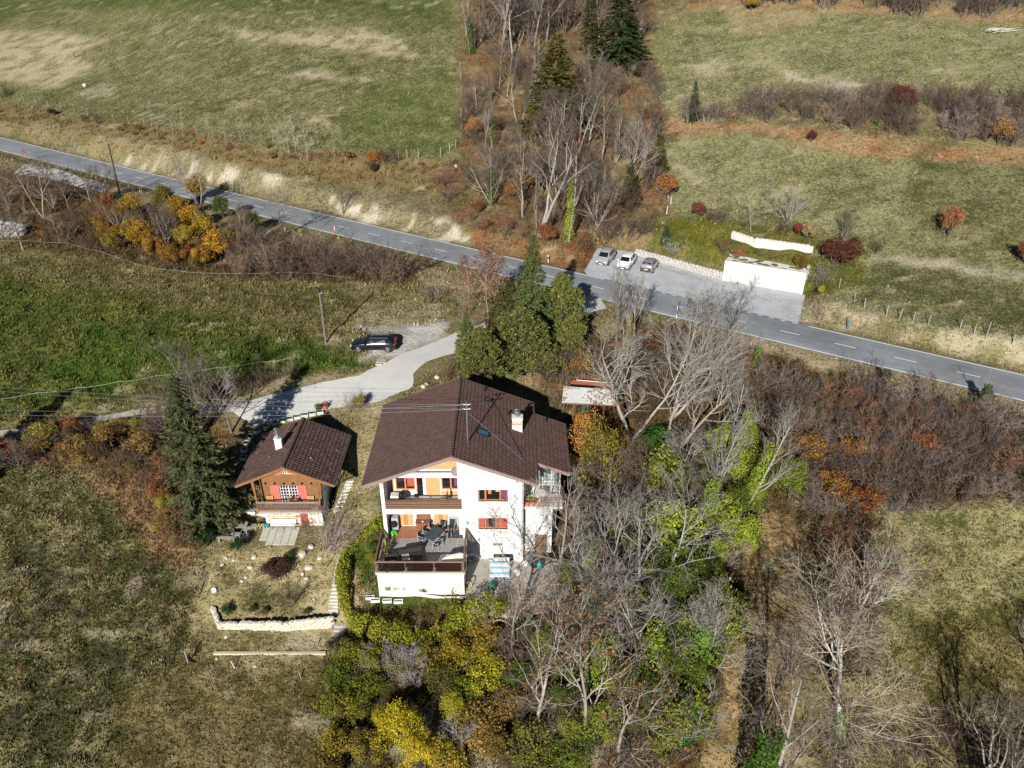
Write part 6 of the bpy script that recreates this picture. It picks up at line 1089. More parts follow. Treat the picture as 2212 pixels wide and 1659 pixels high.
tree(1838, 1375, 8.5, BL[0], 'bare tree with salmon leaf tips above the great pale tree', cc=(.36, .15, .08), tc=PALE, sx=1.); tree(1850, 1385, 7.5, BT[1], 'grey bare tree at the edge of the lower right meadow', cc=(.32, .29, .25), tc=GREY); tree(1668, 1712, 6.0, BF[1], 'pale bare tree with an ivied foot at the bottom edge', name='ivy_clad_tree', cc=(0.209, 0.198, 0.176), tc=(0.319, 0.308, 0.275), extra=[('ivy', iv(3.4, .6, 12, (0, 0), 900), (.14, .28, .03))]); tree(1800, 1430, 6.0, BM[1], 'dark bare tree at the right side of the brown clearing', cc=(.15, .11, .09), tc=BRN)
tree(2195, 1690, 6, BF[0], 'pale bare tree in the bottom right corner', cc=(0.187, 0.171, 0.149), tc=PALE); tree(2225, 1480, 5, BL[1], 'rusty tree cut off by the right edge of the lower meadow', cc=(.20, .08, .05), tc=BRN, sx=1.2)
fill([(1250, 1180), (1400, 1100), (1600, 950), (1640, 1080), (1560, 1300), (1530, 1500), (1480, 1640), (1150, 1640), (1180, 1400)], 48, LT + LB, (2.6, 6.0), (IVY_L, (.16, .20, .035), (.21, .23, .04), (.12, .155, .03), IVY_Y), 'ivy_bush', 'ivy-smothered bush in the wood right of the house', 'bush', 'ivy-smothered bushes right of the house', (BRN,), 1.8, (.5, .8))
# --- hedge mass and yellow bushes below the terrace
yb = [(765, 1432, 2.2, (.20, .21, .03)), (815, 1445, 2.2, (.24, .24, .03)), (872, 1452, 2.2, (.19, .18, .035)), (932, 1450, 2.4, (.22, .17, .035)), (988, 1428, 2.4, (.30, .23, .03)), (1040, 1412, 2.6, (.32, .22, .035)), (1050, 1480, 2.8, (.36, .32, .03)), (735, 1490, 2.4, (.12, .15, .025)), (795, 1505, 2.4, (.15, .17, .025)), (715, 1540, 2.4, (.17, .18, .025)), (760, 1560, 2.4, (.21, .20, .03)), (730, 1630, 2.4, (.26, .20, .035)), (800, 1640, 2.6, (.24, .18, .04)), (870, 1620, 4.6, YEL), (905, 1668, 3.8, (.50, .38, .035)), (832, 1590, 3.0, (.46, .38, .04)), (985, 1560, 3.0, (.40, .36, .04)), (1030, 1600, 2.8, (.30, .20, .05)), (960, 1660, 2.6, (.36, .28, .04)), (1010, 1520, 2.4, (.16, .19, .03)), (950, 1480, 2.4, (.13, .12, .03)), (1085, 1540, 2.4, (.24, .16, .045)), (1070, 1640, 2.4, (.26, .17, .05)), (700, 1680, 2.2, (.20, .15, .04))]
yl = ['green-yellow bush below the bend of the stone steps', 'yellow-green bush left under the terrace hedge', 'olive bush in the middle under the terrace hedge', 'brownish bush under the right half of the terrace hedge', 'gold-tinged bush at the right end of the terrace hedge', 'orange-gold bush near the concrete yard', 'tall yellow bush column below the orange-gold one', 'dark green bush right of the long beam', 'mid green bush next to the grey leafless shrub', 'green bush on the left border of the bushes', 'yellow-olive bush on the left border of the bushes', 'brown-gold bush at the lower left of the bushes', 'bronze bush left of the brilliant yellow one', 'brilliant yellow bush, largest and brightest of all', 'deep yellow bush at the bottom edge', 'yellow bush touching the upper left of the brilliant one', 'yellow bush right of the narrow dark gap', 'brown-yellow bush right of the dark gap', 'gold bush at the bottom edge right of the brilliant one', 'dark green bush at the top of the dark gap', 'shady olive bush beside the grey leafless shrubs', 'bronze bush among the salmon-leaved trees', 'bronze bush at the bottom edge by the salmon-leaved trees', 'brown bush at the bottom left corner of the bushes']
for (u, v, h, c), l in zip(yb, yl): tree(u, v, h, LT[rng.randrange(2)] if h > 2.9 else LB[rng.randrange(3)], l, 'bush', 'autumn_bush', cc=c, tc=BRN, sx=rng.uniform(.95, 1.2) if h < 2.9 else .85)
for (u, v, h, p, l) in ((900, 1475, 3.6, BM[1], 'grey leafless shrub in the middle of the yellow bushes'), (838, 1450, 3.0, BM[0], 'smaller grey leafless shrub left of the middle one'), (1005, 1640, 3.6, BT[2], 'thin bare tree between yellow bushes at the bottom')): tree(u, v, h, p, l, 'shrub', 'grey_shrub', cc=(.27, .24, .23), tc=GREY, sx=1.2)
# trees just outside the frame whose shadows fall into it
def shadow_root(u, v, h, k):
    p = at(u, v); L = 1.
    while True:
        x, y = p.x - L * math.sin(R_(SUN_AZ)), p.y - L * math.cos(R_(SUN_AZ)); z = H(x, y)
        if p.z + L * math.tan(R_(SUN_EL)) - z > h or L > 60: return Vector((x, y, z))
        L += .1
tree(shadow_root(1640, 1215, 16, .77), 0, 16, BS[0], 'ivied bare tree just below the photo, throwing the long shadow on the clearing', name='ivy_clad_tree', extra=[('ivy', iv(11, 1.15, 31, (0, 0), 6500, .35), IVY_D)])
tree(shadow_root(163, 832, 13, .70), 0, 13, CO[0], 'spruce beyond the left edge whose shadow crosses the track', name='spruce_tree', cc=SPR, tc=BRN, sx=1.2)
tree(shadow_root(2100, 1420, 11, .75), 0, 11, BF[0], 'bare tree just below the lower right edge, throwing a forked shadow', extra=[('ivy', iv(6.5, 1.5, 33, (0, 0), 4500, .3), IVY_D)], name='ivy_clad_tree')
tree(shadow_root(2190, 1470, 10, .75), 0, 10, BM[0], 'many-stemmed tree below the lower right corner')
# --- clipped hedge round the terrace garden
HP = [(836, 1136), (812, 1142), (778, 1165), (752, 1205), (740, 1250), (744, 1300), (762, 1345), (800, 1378), (850, 1394), (900, 1396), (950, 1380), (1000, 1356), (1050, 1332), (1095, 1312)]
hpts = [at(*p) for p in HP]; hed = thing('garden_hedge', 'long curved yellow-green hedge enclosing the garden below the terrace', 'hedge', hpts[0]); Cs = []; Ns = []; g = np.random.default_rng(5); ST = MB()
for i in range(len(hpts) - 1):
    a, c = hpts[i], hpts[i + 1]; L = (c - a).length; n = int(L * 620); t = g.random(n); hh = (.75 if i < 3 else 1.9 if i > 5 else 1.3); w = .38 if i < 3 else .55 if i < 6 else .8; d = ((c - a) / L); nx = np.array([-d.y, d.x, 0]); an = g.uniform(0, math.pi, n); bulge = .8 + .3 * np.sin(t * L * 2.1 + i * 1.7) + g.normal(size=n) * .1
    off = np.cos(an) * w * bulge; z = (np.sin(an) ** .7) * hh * bulge - .1; P = np.array(a) + t[:, None] * np.array(c - a) + nx * off[:, None]; P[:, 2] = Hv(P[:, 0], P[:, 1]) + z; Cs.append(P); Ns.append(nx * np.cos(an)[:, None] + np.array([0, 0, 1]) * np.sin(an)[:, None] + g.normal(size=(n, 3)) * .6)
    for q in range(int(L * 2)): p = a.lerp(c, g.random()); z0 = H(p.x, p.y); ST.tube([(p.x, p.y, z0 - .1), (p.x + g.normal() * .15, p.y + g.normal() * .15, z0 + hh * .8)], [.03, .012], 4, 0, False)
V, F = leaf_quads(np.concatenate(Cs), np.concatenate(Ns), .17, g); o = link('foliage', npmesh('foliage', V, F, M_leaf), hed); o.color = (.27, .28, .03, 1); ST.obj('stems', M_bark, hed).color = (*BRN, 1); settle(hed)
for (u, v, h, c, sx, l) in ((852, 1268, 1.6, (.28, .30, .03), 1.3, 'bright yellow-green creeper bush on the terrace wall'), (888, 1262, 1.3, (.18, .20, .035), 1.2, 'green bush at the middle of the terrace wall'), (810, 1215, 1.2, (.26, .27, .035), 1., 'yellow-green bush at the left corner of the terrace'), (915, 1278, .8, (.17, .15, .04), 1.3, 'low olive plant where the wall creeper ends'), (806, 1190, 1.0, (.10, .14, .03), .9, 'small green bush beside the hedge end')): tree(u, v, h, LB[0], l, 'bush', 'garden_bush', cc=c, tc=BRN, sx=sx)
# ------------------------------------------------------------------ vehicles
M_tyre = mat('tyre', (.015, .015, .016), .8, .1); M_rim = mat('alloy_rim', (.55, .55, .56), .3, .05, metal=.7)
M_carglass = mat('car_glass', (.01, .013, .017), .05, 0, spec=.8); M_lamp = mat('lamp_glass', (.7, .72, .74), .1, .05); M_tail = mat('tail_lamp', (.5, .01, .01), .2, .05); M_plate = mat('number_plate', (.7, .7, .68), .5, .02)
def paint(nm, c, met=.0): m = mat(nm, c, .22, .02, metal=met, spec=.6); m.node_tree.nodes['Principled BSDF'].inputs['Coat Weight'].default_value = .6; return m
def car(name, label, loc, head, L, W_, Hh, m, kind='estate', bars=False):
    t = thing(name, label, 'car', loc, head, None); hl = L / 2          # front points along local +x
    # station: x, half width, underside z, belt z, roof z, roof half width
    if kind == 'estate': st = [(-hl, .72, .42, .62, .66, .6), (-hl + .06, .82, .30, .88, .93, .66), (-hl + .16, .87, .26, .95, 1.12, .64), (-hl + .55, .9, .22, .97, Hh - .05, .62), (-hl + 1.1, .9, .2, .96, Hh, .62), (-.1, .9, .2, .94, Hh, .63), (.35, .9, .2, .93, Hh - .05, .62), (1.02, .9, .2, .92, .97, .66), (1.35, .89, .2, .88, .90, .6), (hl - .5, .86, .22, .80, .83, .55), (hl - .14, .78, .26, .68, .72, .5), (hl, .62, .34, .52, .55, .4)]
    else: st = [(-hl, .74, .40, .70, .74, .62), (-hl + .07, .82, .30, .95, 1.0, .66), (-hl + .2, .86, .26, 1.0, Hh - .22, .64), (-hl + .5, .87, .22, 1.0, Hh - .04, .62), (-hl + 1.0, .88, .2, .98, Hh, .62), (-.1, .88, .2, .96, Hh, .63), (.45, .88, .2, .94, Hh - .08, .62), (1.15, .88, .2, .93, 1.0, .66), (1.45, .86, .2, .88, .91, .6), (hl - .4, .83, .23, .78, .82, .52), (hl - .1, .76, .27, .64, .69, .48), (hl, .62, .34, .52, .55, .4)]
    k = W_ / 1.8; rows = []
    for x, w, zb, zt, zr, wr in st:
        w *= k; wr *= k; half = [(w * .85, zb), (w, zb + .14), (w * 1.0, (zb + zt) / 2 + .05), (w * .975, zt - .04), (w * .95, zt), (wr * 1.04, zr - .07 if zr - zt > .15 else zr - .01), (wr * .82, zr), (0, zr + .015)]; rows.append([(x, y, z) for y, z in half] + [(x, -y, z) for y, z in half[-2::-1]])
    n = len(rows[0]); b = MB(); b.add([p for r in rows for p in r], [(i * n + j, i * n + j + 1, (i + 1) * n + j + 1, (i + 1) * n + j) for i in range(len(rows) - 1) for j in range(n - 1)] + [(i * n, (i + 1) * n, (i + 1) * n + n - 1, i * n + n - 1) for i in range(len(rows) - 1)] + [tuple(range(n)), tuple(range(len(rows) * n - 1, (len(rows) - 1) * n - 1, -1))])
    body = b.obj('body', m, t, True)
    def P(x, side, f):      # point on the greenhouse side at fraction f between belt and roof edge
        for a, c in zip(st, st[1:]):
            if a[0] <= x <= c[0]:
                q = (x - a[0]) / (c[0] - a[0]); i = lambda j: a[j] + (c[j] - a[j]) * q; w, zt, zr, wr = i(1) * k, i(3), i(4), i(5) * k; y0, z0, y1, z1 = w * .95, zt, wr * 1.04, zr - .07; return (x, side * (y0 + (y1 - y0) * f + .012), z0 + (z1 - z0) * f + .004)
    xs = ((-hl + .38, -hl + .95), (-hl + 1.05, -.14), (-.04, .58)) if kind == 'estate' else ((-hl + .45, -hl + .9), (-hl + 1.0, -.1), (0, .68))
    for sd in (-1, 1):
        for j, (xa, xb) in enumerate(xs):
            q = MB(); ua = xa + (.14 if j == 0 else 0); ub = xb - (.22 if j == 2 else 0); q.add([P(xa, sd, .12), P(xb, sd, .12), P(ub, sd, .92), P(ua, sd, .92)], [(0, 1, 2, 3) if sd < 0 else (3, 2, 1, 0)]); q.obj('side_window', M_carglass, body)
        q = MB(); q.box(.62, .80, sd * W_ * .5 - .0, sd * (W_ * .5 + .16), .93, 1.06) if sd > 0 else q.box(.62, .80, sd * (W_ * .5 + .16), sd * W_ * .5, .93, 1.06); q.obj('mirror', m, t)
        for xw in (-hl + .82, hl - .88):
            Mw = Matrix.Translation((xw, sd * (W_ * .5 - .10), .325)) @ Matrix.Rotation(R_(90) * -sd, 4, 'X')
            w = MB().lathe([(.2, -.1), (.31, -.1), (.325, -.06), (.325, .08), (.3, .115), (.22, .115), (.22, .09)], 20, (0, 0, 0), 0, Mw).obj('wheel', M_tyre, t); q = MB(); q.lathe([(.03, .1), (.06, .118), (.07, .1)], 8, (0, 0, 0), 0, Mw); q.lathe([(.19, .085), (.225, .122), (.235, .118), (.225, .085)], 20, (0, 0, 0), 0, Mw)
            for s_ in range(5): q.box(.03, .21, -.028, .028, .085, .112, 0, Mw @ Matrix.Rotation(s_ * 2 * math.pi / 5, 4, 'Z'))
            q.obj('rim', M_rim, w)
            MB().lathe([(.02, .108), (.37, .108), (.37, .112)], 18, (0, 0, 0), 0, Matrix.Translation((0, 0, .02)) @ Mw @ Matrix.Translation((0, 0, -.035))).obj('wheel_arch', M_blackpl, body)
        hx = hl - .2; q = MB().box(hx - .12, hx + .16, min(sd * .42, sd * .74) * k, max(sd * .42, sd * .74) * k, .58, .70); q.obj('headlight', M_lamp, t)
        q = MB().box(-hl - .01, -hl + .2, min(sd * .6, sd * .85) * k, max(sd * .6, sd * .85) * k, .80, .96); q.obj('tail_light', M_tail, t)
    def cross(xa, xb, f, nm, off):
        za = [s for s in st]; R = []
        for x, y in ((xa, .0), (xb, .0)):
            for a, c in zip(st, st[1:]):
                if a[0] <= x <= c[0]: q = (x - a[0]) / (c[0] - a[0]); R.append((x, (a[5] + (c[5] - a[5]) * q) * k * f, a[4] + (c[4] - a[4]) * q + .02)); break
        (x0, w0, z0), (x1, w1, z1) = R; q = MB().add([(x0 + off, -w0, z0), (x0 + off, w0, z0), (x1 + off, w1, z1), (x1 + off, -w1, z1)], [(3, 2, 1, 0) if off > 0 else (0, 1, 2, 3)]); q.obj(nm, M_carglass, body)
    cross(.40 if kind == 'estate' else .52, .98 if kind == 'estate' else 1.1, .92, 'windscreen', .012); cross(-hl + .18, -hl + (.5 if kind == 'estate' else .46), .88, 'rear_window', -.012)
    MB().box(hl - .03, hl + .012, -.26, .26, .36, .47).obj('number_plate', M_plate, t); MB().box(-hl - .012, -hl + .03, -.26, .26, .58, .69).obj('number_plate', M_plate, t); MB().box(hl - .1, hl + .006, -.36, .36, .50, .585).obj('grille', M_blackpl, t)
    if bars:
        for sd in (-1, 1): MB().tube([(-hl + .75, sd * .56 * k, Hh - .0), (-hl + .9, sd * .57 * k, Hh + .045), (.1, sd * .57 * k, Hh + .045), (.3, sd * .56 * k, Hh - .03)], .018, 5).obj('roof_rail', M_rim, t)
    return t
cp = at(*((700 + 918 * .2532) * I4, (660 + 888 * .2532) * I4) if False else ((700 + 918 * .2532) * I4, (660 + 888 * .2532) * I4))
cz = H(cp.x, cp.y + .9) + .02
car('dark_estate_car', 'dark blue-black estate car with silver roof rails parked on gravel beside the driveway', (cp.x, cp.y + .92, cz), math.pi, 4.75, 1.82, 1.46, paint('dark_blue_paint', (.008, .010, .018)), 'estate', True)
wn = (at_z(1560, 606, 7.6) - at_z(1370, 556, 7.6)).normalized(); nout = Vector((wn.y, -wn.x, 0)); 
if nout.y > 0: nout = -nout
_hd = at_z(1293.9, 579.6, 7.6) - at_z(1318, 553, 7.6); hang = math.atan2(_hd.y, _hd.x); nout = _hd.normalized()
def park_car(u, v, off, *a, flip=False, **k):
    p = at_z(u, v, 7.6); c = p - nout * off; car(*a[:2], (c.x, c.y, road_z(c.x) + .03), hang + (math.pi if flip else 0), *a[2:], **k)
park_car(1297, 580, 2.0, 'silver_car', 'silver compact people carrier, leftmost of the three cars in the parking place', 4.1, 1.74, 1.6, paint('silver_paint', (.52, .54, .56), .35), kind='hatch')
park_car(1343, 589, 2.0, 'white_car', 'white hatchback parked between the silver car and the grey one', 4.05, 1.74, 1.52, paint('white_car_paint', (.78, .79, .80)), kind='hatch')
park_car(1394, 595, 1.9, 'grey_car', 'light grey hatchback parked nose to the stone wall, showing red tail lights', 3.9, 1.7, 1.5, paint('grey_car_paint', (.36, .38, .40), .35), kind='hatch', flip=True)

# ------------------------------------------------------------------ garage, walls, fences by the parking place
def ang_frame(p, q): d = (q - p); d.z = 0; return math.atan2(d.y, d.x), d.length
M_door = mat('garage_door_paint', (.50, .50, .49), .5, .05, 1.5)
gA, gB = at_z(1560, 607, 7.55), at_z(1733, 636, 7.5); ga, gl = ang_frame(gA, gB)
gar = thing('garage_block', 'low white garage block with three doors set into the bank', 'garage', (gA.x, gA.y, 7.45), ga); b = MB(); n = 3; pw = .22; dw = (gl - pw * (n + 1)) / n
b.box(0, gl, 0, .3, 2.15, 2.75); b.box(0, gl, .3, 5.5, 2.5, 2.7); b.box(0, .22, .3, 5.5, -.3, 2.5); b.box(gl - .22, gl, .3, 5.5, -.3, 2.5); b.box(.22, gl - .22, 5.3, 5.5, -.3, 2.5)
for i in range(n + 1): x = i * (dw + pw); b.box(x, x + pw, 0, .3, -.3, 2.15)
b.obj('wall', M_white, gar)
for i in range(n):
    x = pw + i * (dw + pw); d = MB().box(x + .01, x + dw - .01, .1, .16, 0, 2.14).obj('garage_door', M_door, gar)
    for j in range(7): MB().box(x + .03, x + dw - .03, .085, .099, .03 + j * .3, .03 + j * .3 + .285).obj('door_panel', M_door, d)
    MB().box(x + dw / 2 - .09, x + dw / 2 + .09, .06, .083, .95, .99).obj('handle', M_steel, d)
b = MB()
for i in range(60): x, y = rng.uniform(.1, gl - .1), rng.uniform(.35, 5.2); b.prism([(x + .4 * math.cos(t), y + .3 * math.sin(t)) for t in (0, 1, 2, 3, 4, 5)], 2.701, 2.72 + rng.random() * .12)
b.obj('roof_moss', mat('roof_moss', (.16, .14, .05), .95, .3, 3), gar)['kind'] = 'stuff'
MB().box(-.02, gl + .02, -.03, .33, 2.755, 2.82).obj('parapet_cap', M_dirtywhite, gar)
def rock_mesh(seed, m):
    r = random.Random(seed); b = MB(); vs = []
    for z, k in ((-.5, .75), (-.1, 1), (.3, .95), (.5, .6)):
        for j in range(7): t = 6.283 * j / 7 + r.uniform(-.2, .2); q = k * r.uniform(.82, 1.08); vs.append((math.cos(t) * .5 * q, math.sin(t) * .5 * q, z * r.uniform(.85, 1.1)))
    b.add(vs, [(i * 7 + j, i * 7 + (j + 1) % 7, (i + 1) * 7 + (j + 1) % 7, (i + 1) * 7 + j) for i in range(3) for j in range(7)] + [tuple(range(6, -1, -1)), tuple(range(21, 28))]); return b.mesh('stone', m)
ROCK = [rock_mesh(i, M_stone) for i in range(3)]; ROCKG = [rock_mesh(i + 9, M_stone_g) for i in range(3)]
def stone_wall(name, label, pts, h, courses, per_m, meshes, cat='wall', depth=.5, base=None):
    t = thing(name, label, cat, pts[0])
    for i in range(len(pts) - 1):
        a, c = pts[i], pts[i + 1]; L = (c - a).length; n = max(1, int(L * per_m)); an = math.atan2(c.y - a.y, c.x - a.x); MB().box(0, L, -.12, .12, -.4, min(h) * .8 if base is None else h[0] * .85, 0, Matrix.Translation(Vector((a.x, a.y, min(a.z, c.z) if base is None else base)) - t.location) @ Matrix.Rotation(an, 4, 'Z')).obj('core', M_dirtywhite, t)
        for j in range(courses):
            for q in range(n):
                p = a.lerp(c, (q + .5 + .5 * (j % 2) + rng.uniform(-.15, .15)) / n); hh = h[0] + (h[1] - h[0]) * (i + q / n) / (len(pts) - 1)
                z = (H(p.x, p.y) if base is None else base) + hh * (j + .5) / courses
                o = link('stone', rng.choice(meshes), t); o.location = p.x - a.x * 0, p.y, z; o.location = Vector((p.x, p.y, z)) - Vector(t.location); o.rotation_euler = (rng.uniform(-.1, .1), rng.uniform(-.1, .1), an + rng.uniform(-.2, .2)); w = L / n; o.scale = (w * rng.uniform(1.1, 1.7), depth * rng.uniform(.85, 1.15), hh / courses * rng.uniform(1.1, 1.5))
    return t
stone_wall('dry_stone_wall', 'grey dry stone wall along the back of the parking place', [at_z(1372, 552, 7.6), at_z(1465, 578, 7.6), at_z(1558, 604, 7.6)], (1.1, 1.1), 3, 2.2, ROCKG, base=7.5)
def zr6(x, y): return ((1640 + .416 * x) * I4, (400 + .416 * y) * I4)
gw = [at(*zr6(x, y)) for x, y in ((455, 470), (590, 520), (940, 556))]; t = thing('garden_wall', 'pale rendered garden wall on the bank above the garage', 'wall', gw[0])
for i in range(2):
    a, c = gw[i], gw[i + 1]; z = min(a.z, c.z); d = (c - a); d.z = 0; L = d.length; M = Matrix.Translation(Vector((a.x, a.y, z)) - t.location) @ Matrix.Rotation(math.atan2(d.y, d.x), 4, 'Z'); MB().box(0 if i == 0 else .01, L, -.18, .18, -.5, .95 + .1 * i, 0, M).obj('wall_section', M_dirtywhite, t)
    for q in range(int(L / .55)): o = link('coping_stone', ROCK[q % 3], t); o.location = M @ Vector((.28 + q * .55, 0, 1.0 + .1 * i)); o.rotation_euler = (0, 0, math.atan2(d.y, d.x)); o.scale = (.6, .5, .22)
wa = [at(*zr6(862, 790)), at(*zr6(905, 700))]; stone_wall('stone_wing_wall', 'short stone wing wall at the right end of the garage', wa, (.9, 1.6), 4, 2.5, ROCKG)
ru_ = [at(2, 515), at(25, 512), at(52, 508)]; stone_wall('ruined_wall', 'pale ruined stone wall among trees at the left edge', ru_, (2.4, 1.4), 6, 1.6, ROCKG, depth=.6)
def fence(name, label, pts, hgt, m, wires=3, group=None, rad=.05, tall=()):
    t = thing(name, label, 'fence', pts[0], 0, group)
    for i, p in enumerate(pts):
        h = hgt * (1.5 if i in tall else rng.uniform(.9, 1.1)); q = p - pts[0]; MB().tube([q - Vector((0, 0, .3)), q + Vector((rng.uniform(-.12, .12), rng.uniform(-.12, .12), h))], rad * rng.uniform(.85, 1.2), 6).obj('post', m, t)
    for k in range(wires):
        z = hgt * (.92 - .3 * k); MB().tube([p - pts[0] + Vector((0, 0, z)) for p in pts], .009, 3).obj('wire', M_steel, t)
    return t
fence('wire_fence', 'pale wooden post and wire fence on the bank right of the parking place', [at(*zr6(*p)) for p in ((1100, 770), (1190, 850), (1252, 890), (1385, 935), (1458, 962), (1542, 975), (1637, 990), (1825, 1020), (1910, 1048), (1980, 1072), (2140, 1110), (2300, 1150))], 1.25, M_greywood, 3, tall=(9,))
fence('meadow_fence', 'weathered post fence between the upper left meadow and the wooded strip', [at(*p) for p in ((994, 150), (995, 175), (996, 200), (997, 228), (996, 252), (998, 275), (994, 300), (984, 318), (972, 330), (952, 340), (905, 341), (880, 342), (862, 344))], 1.4, M_greywood, 2)
fence('slope_fence', 'thin pale post fence above the left road', [at(*p) for p in ((52, 218), (78, 224), (105, 230), (132, 236), (162, 242), (190, 250), (245, 262), (278, 268), (312, 272), (340, 280), (372, 282))], 1.5, M_greywood, 2, rad=.04)
fence('corner_posts', 'loose white posts at the corner of the right-hand field', [at(1666 * .8640 + 0, 420), at(1443, 428), at(1449, 440), at(1440, 462)], 1.1, M_whitep, 1, rad=.05)
def tape(name, label, pts, h, col):
    t = thing(name, label, 'fence', pts[0]); P = []
    for i, p in enumerate(pts):
        q = p - pts[0]; MB().tube([q - Vector((0, 0, .2)), q + Vector((0, 0, h + .08))], .016, 5).obj('post', M_greywood, t); P.append(q + Vector((0, 0, h)))
    V = []; 
    for i in range(len(P) - 1):
        for k in range(4): f = k / 4; c = P[i].lerp(P[i + 1], f) - Vector((0, 0, .12 * 4 * f * (1 - f))); V += [c + Vector((0, 0, .012)), c - Vector((0, 0, .012))]
    V += [P[-1] + Vector((0, 0, .012)), P[-1] - Vector((0, 0, .012))]; MB().add(V, [(2 * i, 2 * i + 1, 2 * i + 3, 2 * i + 2) for i in range(len(V) // 2 - 1)]).obj('tape', col, t); return t
def zr2(x, y): return (x * .3165 * I4, (300 + y * .3165) * I4)
def zr3(x, y): return ((500 + x * .3165) * I4, (300 + y * .3165) * I4)
tape('tape_fence', 'white electric tape fence along the top of the green meadow', [at(*p) for p in (zr2(-80, 990), zr2(250, 995), zr2(540, 1012), zr2(820, 1085), zr2(1160, 1200), zr2(1400, 1235), zr2(1740, 1258), zr3(700, 1248), zr3(930, 1255), zr3(1190, 1290), zr3(1222, 1420))], .8, mat('white_tape', (.36, .35, .32), .7, .05))
def zr7(x, y): return (x * .4069 * I4, (640 + y * .4069) * I4)
tape('green_tape_fence', 'pale green tape fence along the lower edge of the green meadow', [at(*p) for p in (zr7(-60, 925), zr7(240, 880), zr7(480, 850), zr7(735, 812), zr7(970, 775), zr7(1340, 725), zr7(1600, 690), zr7(1795, 665))], .75, mat('green_tape', (.45, .55, .40), .7, .05))
# ------------------------------------------------------------------ poles, markers, wires
def pole(name, label, base, top_h, r0, m, cat, tilt=(0, 0), group=None):
    t = thing(name, label, cat, base, 0, group); MB().tube([(0, 0, -.5), (tilt[0], tilt[1], top_h)], [r0, r0 * .72], 9).obj('shaft', m, t); return t
ub = at(704, 741); up = pole('utility_pole', 'grey wooden utility pole in the green meadow near the dark car', ub, 6.75, .13, M_polewood, 'pole', (.05, 0)); MB().tube([(.05, 0, 6.5), tuple(at(*((700 + 770 * .2532) * I4, (660 + 735 * .2532) * I4)) - ub)], .012, 4).obj('stay_wire', M_steel, up); MB().box(-.02, .1, -.15, -.10, 5.9, 6.5).obj('bracket', M_dkmetal, up)
lb_ = at(260, 425); pole('leaning_pole', 'dark wooden pole leaning over the left road among golden bushes', lb_, 8.2, .13, M_dkwood, 'pole', (.15, .2))
def marker(label, u, v, h, cols, name='snow_pole', group='snow poles along the road', r=.055):
    p = at(u, v); t = thing(name, label, 'road marker', p, 0, group); n = len(cols)
    for i, m in enumerate(cols): MB().tube([(0, 0, h * i / n - (.2 if i == 0 else 0)), (0, 0, h * (i + 1) / n)], r, 7).obj('band', m, t)
    return t
M_redp = mat('red_paint', (.55, .04, .04), .6, .05); M_bluep = mat('blue_marker', (.04, .20, .38), .6, .05)
marker('red and white pole at the left road by the lay-by', 58, 348, 2.6, [M_redp, M_whitep, M_redp, M_redp]); marker('red and white pole beside the gold bushes', 413, 433, 2.2, [M_whitep, M_whitep, M_redp]); marker('red pole at the near edge of the middle of the road', 724, 507, 1.9, [M_redp, M_whitep, M_redp]); marker('red and white pole opposite the parked cars', 1352, 662, 2.0, [M_whitep, M_redp, M_whitep])
marker('blue pole on the far verge of the left road', 161, 328, 2.0, [M_bluep, M_bluep]); marker('blue and white pole below the parking place', 1461, 688, 2.2, [M_whitep, M_bluep, M_whitep, M_bluep]); marker('blue pole on the far verge right of the parking place', 1829, 713, 1.6, [M_bluep, M_bluep]); marker('white road marker post with black band at the far verge left of the cars', 1184, 568, 1.1, [M_whitep, M_whitep, M_blackpl, M_whitep], 'marker_post', r=.07)
mtw = Vector((mb_.x - .28, mb_.y, mt.z))
for k, (dy, dz, endp) in enumerate(((0, -.25, (-75, 63, 7.6)), (0, -.65, (-75, 63, 7.1)), (0, -.25, (-75, 58, 6.6)), (0, -.65, (-75, 58, 6.1)))):
    A = Vector((mb_.x + (-.28 if k < 2 else .28), mb_.y, mt.z + dz)); E = Vector(endp) + Vector((0, 0, 4.2)); b = MB(); b.tube([A.lerp(E, i / 24) - Vector((0, 0, 5.2 * (i / 24) * (1 - i / 24))) for i in range(25)], .009, 4); o = b.obj('power_line', M_steel); tag(o, ('upper near', 'lower near', 'upper far', 'lower far')[k] + ' overhead wire from the roof mast out over the chalet to the left', 'wire', 'overhead wires')
# ------------------------------------------------------------------ sheet-roofed shelter behind the house
c4 = [at_z((1300 + x * .3616) * I4, (700 + y * .3616) * I4, z) for x, y, z in ((290, 848, 8.0), (658, 866, 8.0), (668, 760, 8.45), (302, 735, 8.45))]
sh = thing('shelter', 'small shelter with pale corrugated sheet roof and rusty posts behind the annexe', 'shelter', (c4[0].x, c4[0].y, 5.9)); o_ = Vector(sh.location)
b = MB(); N_ = 26; V = []
for j in (0, 1):
    for i in range(N_ * 2 + 1):
        p = (c4[0].lerp(c4[1], i / (2 * N_)) if j == 0 else c4[3].lerp(c4[2], i / (2 * N_))) - o_; V.append(p + Vector((0, 0, .025 * (i % 2))))
m_ = N_ * 2 + 1; b.add(V, [(i, i + 1, m_ + i + 1, m_ + i) for i in range(m_ - 1)]); b.obj('sheet_roof', M_sheet, sh)
b = MB()
for i in range(4):
    a = c4[i] - o_; c = c4[(i + 1) % 4] - o_; b.tube([a - Vector((0, 0, .06)), c - Vector((0, 0, .06))], .05, 5)
b.obj('roof_frame', M_rust, sh)
for i, f in ((0, .22), (0, .8), (3, .02), (3, .98)): p = (c4[0].lerp(c4[1], f) if i == 0 else c4[3].lerp(c4[2], f)) - o_; MB().tube([(p.x, p.y + .1, -.2), (p.x, p.y + .1, p.z)], .045, 6).obj('post', M_rust, sh)
